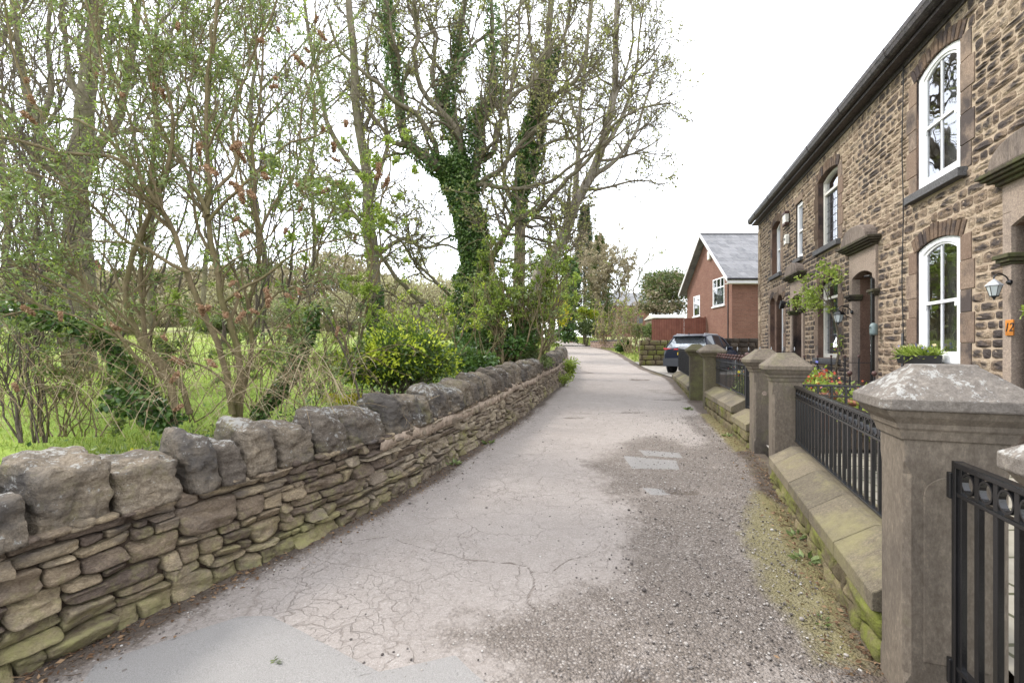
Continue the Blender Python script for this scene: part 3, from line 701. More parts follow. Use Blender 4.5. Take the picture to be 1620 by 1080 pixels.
strip('garden_bed', [(3.45, 5.6), (3.6, 6.4), (4.5, 9.8), (6.3, 17.2)], [(5.6, 5.6), (5.95, 6.6), (6.9, 9.8), (9.0, 17.2)], .17, M['soil'], 'planted front garden soil below the terrace')
strip('threshold', [(2.95, 5.15), (3.25, 5.98)], [(3.45, 4.95), (3.75, 5.85)], .135, M['concrete'], 'pale stone gate threshold slab', sub=2)
strip('driveway', [(5.98, 17.5), (6.3, 22), (6.75, 25.8)], [(14, 17.5), (14, 22), (14, 25.8)], .05, M['concrete'], 'pale concrete driveway beside the lane')
# ------------------------------------------------------------------ the dry stone wall
wy = np.linspace(-5, 25.5, 600); wx = XL(wy)
for _ in range(30): wx[1:-1] = (wx[:-2] + 2 * wx[1:-1] + wx[2:]) / 4
wx = wx - .35 * sstep(wy, 23.5, 25.5) ** 2
sarc = np.concatenate([[0], np.cumsum(np.hypot(np.diff(wx), np.diff(wy)))]); SLEN = sarc[-1]
S0 = float(np.interp(0, wy, sarc))          # arc length where the wall passes the camera
def wall_pt(s, n, z):
    """s along the wall, n out of the lane face (towards the lane, +), z above the lane"""
    s = np.asarray(s, float); x = np.interp(s, sarc, wx); y = np.interp(s, sarc, wy)
    e = .05; s = np.clip(s, e, SLEN - e - .001); dx = np.interp(s + e, sarc, wx) - np.interp(s - e, sarc, wx); dy = np.interp(s + e, sarc, wy) - np.interp(s - e, sarc, wy); L = np.hypot(dx, dy)
    z = z - .078 * (1 - sstep(s, S0 + 5.0, S0 + 11)) * np.clip(np.asarray(z, float) / .655, 0, 1)
    return np.stack([x + n * dy / L, y - n * dx / L, zbase(y) + z], -1)
WALL = thing('dry_stone_wall', 'long lichen-spotted dry stone wall with rounded cope stones edging the lane', 'wall', (float(np.interp(S0 + 4, sarc, wx)), float(np.interp(S0 + 4, sarc, wy)), .05))
HB = .655                                    # height of the coursed part
m = MB(); s = np.arange(0, SLEN, .25); prof = [(-.05, -.1), (-.075, HB - .01), (-.42, HB - .01), (-.45, -.5)]
V = np.stack([wall_pt(s, n, z) for (n, z) in prof], 1); k = 4; i = np.arange(len(s) * k).reshape(-1, k); r = np.roll(i, -1, 1)
m.add(V.reshape(-1, 3), [np.stack([i[:-1], r[:-1], r[1:], i[1:]], -1).reshape(-1, 4), np.array([[0, 1, 2, 3]]), i[-1:][:, ::-1]])
m.build('wall_core', M['core'], WALL)
m = MB(); sc_ = np.arange(S0 + 4.4, SLEN - .3, .2); zz_ = np.linspace(.12, HB - .02, 6); V = np.stack([wall_pt(sc_, -.052 + .012 * vnoise(np.stack([sc_ * 4, sc_ * 0 + z_ * 9, sc_ * 0], -1)) - .03 * z_, z_) for z_ in zz_], 1); i = np.arange(V.shape[0] * 6).reshape(-1, 6)
m.add(V.reshape(-1, 3), np.stack([i[:-1, :-1], i[:-1, 1:], i[1:, 1:], i[1:, :-1]], -1).reshape(-1, 4)); m.build('lime_pointing', M['pink_mortar'], WALL, True)
# a pale lime repointing under the cope further up
m = MB(); s2 = np.arange(S0 + 4.6, SLEN - .1, .12); V = []
for sv in s2:
    for (n, z) in ((-.046, HB - .16), (-.006, HB - .14), (.004, HB - .03), (-.06, HB + .004)):
        V.append(wall_pt(sv, n + .012 * vnoise(np.array([sv * 5, z * 9, 1.])), z + .05 * vnoise(np.array([sv * 2.2, z, 4.]))))
i = np.arange(len(s2) * 4).reshape(-1, 4); m.add(np.array(V), np.stack([i[:-1, :-1], i[:-1, 1:], i[1:, 1:], i[1:, :-1]], -1).reshape(-1, 4))
m.build('mortar_band', M['pink_mortar'], WALL, True)

def wave(s, row, amp): return amp * (vnoise(np.stack([np.asarray(s) * 1.1, np.full(np.shape(s), row * 3.3), np.zeros(np.shape(s))], -1), 2) + .5 * vnoise(np.stack([np.asarray(s) * 3.1, np.full(np.shape(s), row * 7.3), np.zeros(np.shape(s))], -1), 5))
ROWS = np.array([0, .095, .175, .235, .32, .385, .465, .525, .60, HB + .004]); NR = len(ROWS) - 1
def rowz(r, s): return ROWS[r] + (0 if r in (0, NR) else wave(s, r, .026)) - (.06 if r == 0 else 0)
stones = []; blocked = [[] for _ in range(NR + 2)]
for r in range(NR):
    s_ = S0 - 4.0 + RA.random() * .2
    bl = sorted(blocked[r]); bi = 0
    while s_ < SLEN - .03:
        if bi < len(bl) and s_ >= bl[bi][0] - .045:
            s_ = bl[bi][1]; bi += 1; continue
        L = min(.42, max(.06, RA.lognormvariate(math.log(.165), .5))); e = s_ + L
        if bi < len(bl) and e > bl[bi][0] - .05: e = bl[bi][0]
        hgt = 1
        if r < NR - 1 and RA.random() < .30 and .17 < e - s_ < .40: hgt = 2
        if hgt == 2 and r < NR - 2 and e - s_ > .27 and RA.random() < .2: hgt = 3
        for q in range(1, hgt): blocked[r + q].append((s_, e))
        if e - s_ > .025: stones.append((s_, e, r, min(NR, r + hgt)))
        s_ = e
def emit_stones(lst, res, mb):
    T, F = _CG[res]; nv = len(T); n = len(lst)
    if not n: return
    a = np.array(lst); s0, s1 = a[:, 0], a[:, 1]; r0, r1 = a[:, 2].astype(int), a[:, 3].astype(int)
    z = np.array([[rowz(r0[j], s0[j]), rowz(r0[j], s1[j]), rowz(r1[j], s0[j]), rowz(r1[j], s1[j])] for j in range(n)])
    gap = .004
    tw = rng.normal(size=(n, 8)) * .09
    R = np.stack([rounded(T, kk) for kk in (4.5, 7, 12)])[rng.integers(0, 3, n)]
    x, y, h = R[..., 0], R[..., 1], R[..., 2]
    # corner jitter makes irregular quadrilateral outlines
    xs = x * (1 + tw[:, :1] * h) + tw[:, 1:2] * h * .6
    hs = h * (1 + tw[:, 2:3] * x) + tw[:, 3:4] * .3 * x
    u = (xs + 1) / 2; v = (np.clip(hs, -1.15, 1.15) + 1) / 2
    S_ = s0[:, None] + gap + (s1 - s0 - 2 * gap)[:, None] * u
    zb = z[:, :1] * (1 - u) + z[:, 1:2] * u + gap; zt = z[:, 2:3] * (1 - u) + z[:, 3:4] * u - gap
    Z_ = zb + (zt - zb) * v
    out = rng.uniform(-.014, .016, n)[:, None]; dep = .085
    big = np.clip((s1 - s0) / .25, .5, 1.3)[:, None]
    N_ = -.055 + out + y * dep * .9 - .045 * (Z_ / HB)
    N_ = N_ + tw[:, 4:5] * .20 * x * (y > 0) + tw[:, 5:6] * .20 * h * (y > 0)
    idn = rng.random(n)[:, None] * 50
    nz = fbm(np.stack([S_ * 9 + idn, Z_ * 17, N_ * 9 + idn], -1), 5 if res > 6 else 3, 3); fz = np.abs(fbm(np.stack([S_ * 6 + idn, Z_ * 12 + S_ * 4, idn + 0 * S_], -1), 2, 13)); fz2 = vnoise(np.stack([S_ * 30 + idn, Z_ * 60, idn + 0 * S_], -1), 23)
    fr_ = sstep(y, .1, .9); N_ = N_ + (nz * .034 - fz * .040 + fz2 * .004) * big * fr_ + .010 * big; Z_ = Z_ + nz * .009 + fz2 * .0025; S_ = S_ + nz * .008
    Vw = wall_pt(S_, N_, Z_)
    mb.add(Vw, (F[None] + (np.arange(n) * nv)[:, None, None]).reshape(-1, 4), np.repeat(rng.random(n), nv))
near = [q for q in stones if S0 + .3 < q[0] < S0 + 6]; mid = [q for q in stones if S0 + 6 <= q[0] < S0 + 12]; far = [q for q in stones if q[0] >= S0 + 12 or q[0] <= S0 + .3]
mb = MB(); pk = lambda L_, c: [q for q in L_ if (q[0] + .5 * math.sin(q[2] * 2.3) > S0 + 4.6) == c]
emit_stones(pk(near, False), 14, mb); emit_stones([q for q in far if q[0] < S0 + 1], 4, mb)
mb.build('coursed_stone', M['wallstone'], WALL, True)
mb = MB(); emit_stones(pk(near, True), 14, mb); emit_stones(mid, 9, mb); emit_stones([q for q in far if q[0] >= S0 + 1], 4, mb)
mb.build('repointed_stone', M['pointedstone'], WALL, True)
# cope stones, each its own part
T14, F14 = _CG[14]; T9, F9 = _CG[9]; T6, F6 = _CG[6]
def sY(y): return float(np.interp(y, wy, sarc))
copes = [(-3.4, .34, .35), (-3.05, .3, .32), (-2.7, .33, .36)]
edges = []
# (pixel columns along the wall face of the first stones, height, roundness)
LIST = [(-60, 47, .23, 5), (50, 188, .345, 6), (188, 292, .25, 6), (296, 340, .35, 2.6), (340, 382, .265, 3), (384, 436, .37, 3), (437, 497, .285, 4.5), (499, 545, .355, 3), (546, 605, .30, 3.6), (607, 648, .375, 3), (648, 676, .315, 3),
        (677, 706, .36, 3), (706, 722, .31, 3), (723, 738, .36, 3), (738, 749, .31, 3)]
yy_ = np.linspace(-4, 20, 4000); xx_ = np.interp(yy_, wy, wx)
pc = 810 + FOC * xx_ / np.where(np.abs(yy_) < .3, .3, yy_); ok = (yy_ > 1.0)
def s_of_px(px): return sY(np.interp(px, pc[ok], yy_[ok]))
spec = []
for (a, b, h, kk) in LIST: q = 12 * min(1, max(0, (a - 180) / 100)); spec.append((s_of_px(max(a + q, -300)), s_of_px(b + q), h, kk))
s_ = spec[0][0]; pre = []
while s_ > S0 - 3.5: L = RA.uniform(.2, .4); pre.append((s_ - L, s_ - .01, RA.uniform(.28, .38), 4)); s_ -= L
s_ = spec[-1][1] + .01; tog = 0
big_ = s_of_px(735), s_of_px(800)
while s_ < SLEN - .45:
    tog ^= 1; L = RA.uniform(.17, .25) if tog else RA.uniform(.20, .36); spec.append((s_, s_ + L - .020, RA.uniform(.33, .40) if tog else RA.uniform(.25, .32), RA.choice((2.2, 2.5, 3.0)))); s_ += L
for j, (a, b, h, kk) in enumerate(pre + spec):
    res = (T14, F14) if a < S0 + 6 else ((T9, F9) if a < S0 + 12 else (T6, F6)); T, F = res
    k1 = kk + .6; q = T.copy()
    zt = np.maximum(q[:, 2], 0); den = (np.abs(q[:, 0]) ** k1 + np.abs(q[:, 1]) ** 4.5 + zt ** k1) ** (1 / k1); inf = np.maximum(np.abs(q[:, 0]), np.maximum(np.abs(q[:, 1]), zt))
    f = np.where(den > 1e-6, inf / np.maximum(den, 1e-6), 1); f = np.where(q[:, 2] < 0, 1 - (1 - f) * .55, f)
    q = q * f[:, None]; q[:, 2] = np.where(q[:, 2] < -.9, -1, q[:, 2])
    lean = RA.uniform(-.06, .06) * h; sk = RA.uniform(-.10, .10); hl = RA.uniform(-.06, .06)
    S_ = (a + b) / 2 + q[:, 0] * (b - a) / 2 * (1 + sk * q[:, 1]) + lean * (q[:, 2] + 1) / 2
    N_ = -.225 + q[:, 1] * (.235 + RA.uniform(-.02, .012)) + RA.uniform(-.012, .012) - .022 * (q[:, 2] + 1) * sstep(q[:, 1], -.7, .9)
    Z_ = HB + (q[:, 2] + 1) / 2 * h * (1 + hl * q[:, 0] - .08 * q[:, 1]) + .002
    c = j * 7.7
    pn = np.stack([S_ * 5 + c, N_ * 5, Z_ * 5 + c], -1); nz = fbm(pn, 4, 6); n3_ = fbm(pn * 5, 3, 8)
    r = q / (np.linalg.norm(q, axis=1, keepdims=True) + 1e-9)
    amp = .030 * min(1, (b - a) / .25); fc = np.abs(fbm(pn * 1.6 + 9, 2, 17)); d = nz * amp * 1.25 + n3_ * .022 - fc * .042
    S_ = S_ + r[:, 0] * d * (1 if b - a > .3 else .6); N_ = N_ + r[:, 1] * d * 1.4; Z_ = Z_ + r[:, 2] * d * (q[:, 2] > -.5)
    mb = MB(); mb.add(wall_pt(S_, N_, Z_), F, .15 + .8 * RA.random()); mb.build('cope_stone', M['copestone'], WALL, True)
# small pinning stones under the cope
mb = MB(); lst = []
T4, F4 = _CG[4]
for _ in range(150):
    s_ = S0 + 1.0 + RA.random() ** 1.5 * 14; L = RA.uniform(.025, .07); q = rounded(T4, 3.5)
    V = wall_pt(s_ + q[:, 0] * L, -.04 + q[:, 1] * .05, HB + RA.uniform(-.005, .02) + q[:, 2] * RA.uniform(.010, .02)); mb.add(V, F4, RA.random())
mb.build('pinning_stones', M['wallstone'], WALL, True)

# ------------------------------------------------------------------ gate piers
def pier(name_lab, cx, cy, rot, w, zg, mats, ztop=1.437, capw=.54, group='stone gate piers along the lane', panel=False, dr=1.0):
    M_ = frame(cx, cy, math.tan(rot)); M_[:3, 3] = (cx, cy, 0)
    t = thing('gate_pier', name_lab, 'gate pier', (cx, cy, zg), group); M_[:3, 0] *= dr
    dz = ztop - 1.437
    def ring(m, prof, ch, jit=.0015):
        V = []; n = len(prof)
        for (hw, z, c) in prof:
            c = min(c, hw * .9)
            for (a, b) in ((hw, -hw + c), (hw, hw - c), (hw - c, hw), (-hw + c, hw), (-hw, hw - c), (-hw, -hw + c), (-hw + c, -hw), (hw - c, -hw)):
                V.append((a, b, z + dz if z > .2 else z))
        F = [(i * 8 + k, i * 8 + (k + 1) % 8, (i + 1) * 8 + (k + 1) % 8, (i + 1) * 8 + k) for i in range(n - 1) for k in range(8)]
        m.add(V, [np.array(F), np.array([list(range(8))[::-1]]), np.array([[(n - 1) * 8 + k for k in range(8)]])], RA.random())
    h = w / 2; k = capw / .54
    m = MB(); m.M = M_; ring(m, [(h, zg - .25, .003), (h, zg + .10, .003), (h, zg + .14, .024), (h, 1.00, .024), (h, 1.05, .003), (h, 1.142, .003)], 0)
    m.build('shaft', mats[0], t, False, .004)
    m = MB(); m.M = M_
    ring(m, [(h + .012, 1.140, .004), (h + .018, 1.165, .004), (h + .022, 1.176, .004), (.205 * k, 1.186, .004), (.208 * k, 1.205, .004), (.216 * k, 1.213, .004), (.236 * k, 1.232, .004), (.248 * k, 1.252, .006), (.250 * k, 1.258, .008)], 0)
    m.build('moulded_neck', mats[0], t, False, .002)
    m = MB(); m.M = M_
    ring(m, [(.262 * k, 1.259, .028), (.270 * k, 1.263, .030), (.270 * k, 1.300, .030), (.268 * k, 1.304, .030), (.190 * k, 1.362, .022), (.108 * k, 1.424, .012), (.104 * k, 1.430, .012), (.098 * k, 1.437, .012)], 0)
    m.build('cap', mats[1], t, False, .005)
    if panel:
        m = MB(); m.M = M_
        pts = []; ww = h * .62
        for a in np.linspace(0, math.pi, 13): pts.append((ww * math.cos(a), .92 + ww * math.sin(a) * .8))
        pts = [(ww, zg + .2)] + pts + [(-ww, zg + .2)]
        m.prism([(a, b) for (a, b) in pts], 0, -h - .005, -h + .01); m.build('raised_panel', mats[0], t, False, .003)
    return t
A20 = math.atan(.38)
def corner_pier(px_c, Yc, w, rot):     # centre of a pier whose near lane-side corner is seen at px_c
    x = (px_c - 810) / FOC * Yc; d = np.array([math.sin(rot), math.cos(rot)]); e = np.array([math.cos(rot), -math.sin(rot)])
    return np.array([x, Yc]) + (d + e) * w / 2
P1 = corner_pier(1430, 1.88, .33, A20) - np.array([math.sin(A20), math.cos(A20)]) * .04; P2 = corner_pier(1222, 4.9, .275, A20); P3 = corner_pier(1193, 6.05, .28, math.atan(.27))
P4 = corner_pier(1115, 9.8, .30, math.atan(.26)); P5 = corner_pier(1092, 11.3, .30, math.atan(.26))
dd = np.array([math.sin(A20), math.cos(A20)]); ee = np.array([dd[1], -dd[0]]); P0 = P1 - dd * (.33 + .80) + ee * .03
pier('large gate pier with a pyramid cap blotched with white lichen, nearest whole pier', P1[0], P1[1], A20, .33, .06, (M['pier'], M['piercap']), 1.437, .515, panel=True, dr=.76)
pier('gate pier at the right edge of the picture with only its cap corner showing', P0[0], P0[1], A20, .33, .04, (M['pier'], M['piercap']), 1.375, .54)
pier('olive-brown gate pier at the far end of the gloss black ringed railing', P2[0], P2[1], A20, .275, .11, (M['pier'], M['pier']), 1.46, .45)
pier('gate pier bearing a small pale round mark on its shaft', P3[0], P3[1], math.atan(.27), .28, .14, (M['pier'], M['pier']), 1.50, .46)
m = MB(); _p = P3 - np.array([math.sin(.264), math.cos(.264)]) * .1415 + np.array([math.cos(.264), -math.sin(.264)]) * -.02; m.M = frame(_p[0], _p[1], .27); m.lathe([(.014, 0), (.029, 0), (.030, .002), (.014, .002)], (-.003, 0, .93), 16, axis=0); m.build('round_mark', M['surround'], bpy.data.objects['moulded_neck.003'].parent)
pier('mossy green gate pier at the far end of the ball-topped railing', P4[0], P4[1], math.atan(.26), .30, .22, (M['piermoss'], M['pier']), 1.60, .54)
pier('farthest gate pier, green with algae, at the start of the spear-topped railing', P5[0], P5[1], math.atan(.26), .30, .26, (M['piermoss'], M['piermoss']), 1.62, .50)

# ------------------------------------------------------------------ low garden walls with a weathered coping
def low_wall(label, p, q, zg0, zg1, lip, top, steps=None, depth=.30, joints=(.62,), sect=None, mats=None):
    M_, L = frame2(p, q)                  # u along, n to the left = towards the lane
    t = thing('garden_wall', label, 'low wall', (p[0], p[1], zg0), 'low walls between the gate piers')
    sect = sect or [(0, L, lip, top)]
    mc = MB(); mc.M = M_
    for (u0, u1, lp, tp) in sect:
        cuts = [u0]; 
        while cuts[-1] < u1 - joints[0] * 1.5: cuts.append(cuts[-1] + RA.uniform(.9, 1.15) * joints[0])
        cuts.append(u1)
        for a, b in zip(cuts[:-1], cuts[1:]):
            j = .004; k = len(mc.V); sag = RA.uniform(-.003, .003)
            poly = [(.035, lp - .085), (.035, lp + sag), (.03, lp + .006 + sag), (-.165, tp), (-.20, tp + .004), (-depth - .03, tp - .01), (-depth - .03, lp - .085)]
            mc.prism([(x, z) for (x, z) in poly], 0, a + j, b - j, RA.random())
    o = mc.build('coping', (mats or M['capstep']), t, False, .006)
    core = MB(); core.M = M_
    for (u0, u1, lp, tp) in sect: core.box((u0, -depth, zg0 - .2), (u1, -.055, lp - .08))
    core.build('wall_core', M['core'], t)
    mr = MB(); mr.M = M_; T, F = _CG[9] if p[1] < 5 else _CG[4]
    for (u0, u1, lp, tp) in sect:
        za = zg0 + (zg1 - zg0) * u0 / L - .05; hh = (lp - .088 - za) / 2
        for row in range(2):
            u = u0 - RA.random() * .2
            while u < u1:
                ln = RA.uniform(.22, .5); a, b = max(u, u0) + .003, min(u + ln, u1) - .003; u += ln
                if b - a < .04: continue
                q_ = rounded(T, 9); uu = (a + b) / 2 + q_[:, 0] * (b - a) / 2; zz = za + hh * row + hh / 2 + q_[:, 2] * (hh / 2 - .003)
                nzz = fbm(np.stack([uu * 9, zz * 12, np.full_like(uu, row * 5 + u0)], -1), 4, 4)
                nn = -.08 + q_[:, 1] * .085 + (q_[:, 1] > 0) * (nzz * .035 + .012)
                mr.add(np.stack([uu, nn, zz], -1), F, RA.random())
    mr.build('rock_faced_stone', M['rockface'], t, True)
    return M_, L, t
d1 = dd
W1a = P1 + dd * .165 - ee * .15; W1b = P2 - dd * .155 - ee * .14
MW1, LW1, _ = low_wall('low wall with a sloping yellow stone coping carrying the nearest gloss black railing', W1a, W1b, .06, .11, .375, .50)
d3 = np.array([math.sin(math.atan(.26)), math.cos(math.atan(.26))]); e3 = np.array([d3[1], -d3[0]])
W2a = P3 + d3 * .155 - e3 * .14; W2b = P4 - d3 * .15 - e3 * .13; L2 = float(np.linalg.norm(W2b - W2a)); st = .95
MW2, LW2, _ = low_wall('stepped low wall with two coping levels under the ball-topped railing', W2a, W2b, .14, .22, .5, .62, sect=[(0, st, .47, .585), (st, L2, .60, .72)])
W3a = P5 + d3 * .15 - e3 * .13; W3b = np.array([6.05, 17.6])
MW3, LW3, _ = low_wall('farthest low wall, mossy, under the spear-topped railing beside the parked car', W3a, W3b, .27, .41, .52, .64, sect=[(0, 3.2, .56, .68), (3.2, float(np.linalg.norm(W3b - W3a)), .55, .67)])
# ------------------------------------------------------------------ railings and gates
def ringed_panel(t, M_, u0, u1, n, zb, zt, zb1=None, zt1=None, sp=.118, ring=True, bw=.0125, mat='black', bottom_ring=False, name_bar='bar', thick=.022):
    """flat-bar railing with a band of rings under the top rail; z levels may rise from u0 to u1"""
    zb1 = zb if zb1 is None else zb1; zt1 = zt if zt1 is None else zt1
    L = u1 - u0
    def slopebar(m, a, b, hw, za, zb_, za1, zb1_):      # bar along u from a to b
        V = [(a, n - hw, za), (b, n - hw, za1), (b, n + hw, za1), (a, n + hw, za), (a, n - hw, zb_), (b, n - hw, zb1_), (b, n + hw, zb1_), (a, n + hw, zb_)]
        m.add(V, [(0,3,2,1),(4,5,6,7),(0,1,5,4),(1,2,6,5),(2,3,7,6),(3,0,4,7)])
    m = MB(); m.M = M_; slopebar(m, u0, u1, thick, zt - .022, zt, zt1 - .022, zt1); m.build('top_rail', M[mat], t, False, .004)
    m = MB(); m.M = M_; slopebar(m, u0, u1, thick * .8, zb, zb + .016, zb1, zb1 + .016); m.build('bottom_rail', M[mat], t, False, .003)
    bh = .092
    if ring:
        m = MB(); m.M = M_; slopebar(m, u0, u1, thick * .7, zt - .022 - bh - .016, zt - .022 - bh, zt1 - .022 - bh - .016, zt1 - .022 - bh); m.build('middle_rail', M[mat], t, False, .003)
    if bottom_ring:
        m = MB(); m.M = M_; slopebar(m, u0, u1, thick * .7, zb + .13, zb + .146, zb1 + .13, zb1 + .146); m.build('lower_rail', M[mat], t, False, .003)
    nb = max(2, int(round(L / sp))); us = np.linspace(u0 + .012, u1 - .012, nb + 1)
    for u in us:
        k = (u - u0) / L; za, zb_ = zb + (zb1 - zb) * k + .008, zt + (zt1 - zt) * k - .012
        m = MB(); m.M = M_; m.box((u - bw, n - bw * .75, za), (u + bw, n + bw * .75, zb_)); m.build(name_bar, M[mat], t, False, .002)
    if ring:
        for a, b in zip(us[:-1], us[1:]):
            c = (a + b) / 2; k = (c - u0) / L; zc = zt + (zt1 - zt) * k - .022 - bh / 2; R = min(bh / 2, (b - a) / 2 - bw) + .001
            def rr(zc):
                m = MB(); m.M = M_; seg = 20; V = []
                for q in range(seg):
                    al = 2 * math.pi * q / seg
                    for (r, w_) in ((R, -.010), (R, .010), (R - .007, .010), (R - .007, -.010)): V.append((c + r * math.cos(al), n + w_, zc + r * math.sin(al)))
                F = [(q * 4 + j, q * 4 + (j + 1) % 4, ((q + 1) % seg) * 4 + (j + 1) % 4, ((q + 1) % seg) * 4 + j) for q in range(seg) for j in range(4)]
                m.add(V, F); m.build('ring', M[mat], t, False)
            rr(zc)
            if bottom_ring: rr(zb + .016 + .057)
def place(M_, u, n, z): return (M_ @ np.array([u, n, z, 1]))[:3]

t = thing('railing', 'gloss black railing with a band of rings on the yellow coping, nearest railing', 'railing', place(MW1, 0, -.215, .5), 'black railings on the low walls')
ringed_panel(t, MW1, .01, LW1 - .01, -.215, .535, 1.09, .55, 1.125, sp=.113)
# near gate, closed between the two nearest piers
Mg, Lg = frame2(P1 - dd * .165 + ee * .0, P0 + dd * .165)
t = thing('garden_gate', 'gloss black garden gate hung on the lichened pier, cut off by the right edge', 'gate', place(Mg, 0, 0, .08))
gt = 1.075
ringed_panel(t, Mg, .035, Lg - .03, -.02, .16, gt, sp=.105, bottom_ring=True, thick=.02)
for q0, q1 in ((.012, .037), (Lg - .05, Lg - .028)): m = MB(); m.M = Mg; m.box((q0, -.038, .12), (q1, -.002, gt + .001)); m.build('stile', M['black'], t, False, .003)
for q0 in (.93, .22): m = MB(); m.M = Mg; m.box((-.008, -.045, q0), (.015, .005, q0 + .1)); m.build('hinge', M['black'], t, False, .004)
m = MB(); m.M = Mg; m.box((Lg - .16, -.03, .52), (Lg - .06, .01, .60)); m.build('latch', M['black'], t, False, .004)
# the opened gate beyond the second pier, swung into the garden
Mo = frame(0, 0, 0); g0 = P2 + dd * .175 + ee * .17; M_o, Lo = frame2(g0, g0 + ee * .92 + dd * .02)
t = thing('garden_gate', 'black ringed garden gate standing open into the garden behind the olive-brown pier', 'gate', place(M_o, 0, 0, .12))
ringed_panel(t, M_o, .03, .95, 0, .22, 1.12, sp=.13, thick=.018)
for q0 in (0, .95): m = MB(); m.M = M_o; m.box((q0, -.018, .16), (q0 + .03, .018, 1.121)); m.build('stile', M['black'], t, False, .003)

def ball_rail(t, M_, u0, u1, n, zb, zt, sp, ball, over, mat='blackdull', bm='ironbrown', bw=.009, alt=0, zb1=None, zt1=None, lower=None, spear=False, name='finial'):
    zb1 = zb if zb1 is None else zb1; zt1 = zt if zt1 is None else zt1; L = u1 - u0
    def sb(m, za, zb_, hw, h):
        V = [(u0, n - hw, za), (u1, n - hw, zb_), (u1, n + hw, zb_), (u0, n + hw, za), (u0, n - hw, za + h), (u1, n - hw, zb_ + h), (u1, n + hw, zb_ + h), (u0, n + hw, za + h)]
        m.add(V, [(0,3,2,1),(4,5,6,7),(0,1,5,4),(1,2,6,5),(2,3,7,6),(3,0,4,7)])
    m = MB(); m.M = M_; sb(m, zt - .012, zt1 - .012, .014, .012); m.build('top_rail', M[mat], t)
    m = MB(); m.M = M_; sb(m, zb, zb1, .014, .012); m.build('bottom_rail', M[mat], t)
    if lower:
        m = MB(); m.M = M_; sb(m, zt - lower, zt1 - lower, .012, .01); m.build('middle_rail', M[mat], t)
    nb = max(1, int(round(L / sp)))
    for i, u in enumerate(np.linspace(u0 + .02, u1 - .02, nb + 1)):
        k = (u - u0) / L; z0 = zb + (zb1 - zb) * k; z1 = zt + (zt1 - zt) * k
        o_ = over * (.45 if (alt and i % 2) else 1)
        m = MB(); m.M = M_; m.box((u - bw, n - bw, z0), (u + bw, n + bw, z1 + o_)); m.build('bar', M[mat], t)
        m = MB(); m.M = M_
        if spear: m.lathe([(.004, 0), (.008, .005), (.012, .012), (.006, .02), (.018, .05), (.012, .075), (.001, .115)], (u, n, z1 + o_), 8)
        else: m.lathe([(bw * .8, 0), (bw * 1.5, .006), (bw, .014)] + [(ball * math.sin(a_) + 1e-4, .014 + ball - ball * math.cos(a_)) for a_ in np.linspace(.35, math.pi, 7)], (u, n, z1 + o_), 10)
        m.build(name, M[bm], t, True)
t = thing('railing', 'black railing with small rust-coloured ball finials stepping up along the low wall', 'railing', place(MW2, 0, -.2, .6), 'black railings on the low walls')
ball_rail(t, MW2, .02, st - .05, -.2, .62, 1.10, .105, .024, .07, bw=.006)
ball_rail(t, MW2, st + .05, LW2 - .02, -.2, .76, 1.25, .115, .024, .09, alt=1, lower=.16, bw=.006, zb1=.80, zt1=1.27)
m = MB(); m.M = MW2; m.box((st - .03, -.23, .55), (st + .03, -.17, 1.34)); m.build('post', M['blackdull'], t, False, .004)
m = MB(); m.M = MW2; m.lathe([(.02, 0), (.035, .01), (.02, .025)] + [(.042 * math.sin(a_) + 1e-4, .025 + .042 - .042 * math.cos(a_)) for a_ in np.linspace(.4, math.pi, 8)], (st, -.2, 1.34), 14); m.build('finial', M['ironbrown'], t, True)
t = thing('railing', 'black spear-topped railing beside the rear of the parked car', 'railing', place(MW3, 0, -.2, .7), 'black railings on the low walls')
LW3_ = LW3
ball_rail(t, MW3, .05, LW3_ - .05, -.2, .70, 1.40, .16, .02, .05, bm='silver', lower=None, spear=True, zb1=.72, zt1=1.47, bw=.014)
m = MB(); m.M = MW3; m.box((.05, -.205, .72), (LW3_ - .05, -.199, 1.36)); m.build('backing_sheet', M['blackdull'], t)
# dividing fences inside the front gardens
def divider(label, p, q, zb, zt, sp, ball, over, **kw):
    M_, L = frame2(p, q); t = thing('divider_fence', label, 'fence', place(M_, 0, 0, zb), 'thin iron fences dividing the front gardens'); ball_rail(t, M_, 0, L, 0, zb, zt, sp, ball, over, **kw); return t
divider('thin black divider fence with large rusty balls standing behind the opened gate', (3.95, 6.95), (5.45, 6.55), .2, 1.045, .30, .035, .06, bw=.011)
divider('taller thin iron handrail fence with small balls reaching the terrace wall by the middle door', (5.2, 8.75), (6.72, 8.35), .25, 1.26, .24, .022, .075, bw=.010)
divider('spear-topped divider fence between the farthest pier and the end of the terrace', (5.0, 12.9), (7.45, 12.3), .3, 1.42, .28, .02, .03, spear=True, bm='silver')
# ------------------------------------------------------------------ the stone terrace
TT = frame(4.1, 0, 211 / 740.0); CT = math.cos(math.atan(211 / 740.0))
def U(px): return FOC * 4.1 / (CT * (px - 1021))
TU0, TU1, TZ0, TZ1 = 1.2, U(1201), .05, 6.02
TER = thing('stone_terrace', 'long two-storey soot-stained stone terrace with arched sash windows and hooded doorways', 'terrace', place(TT, 9, -3, .1))
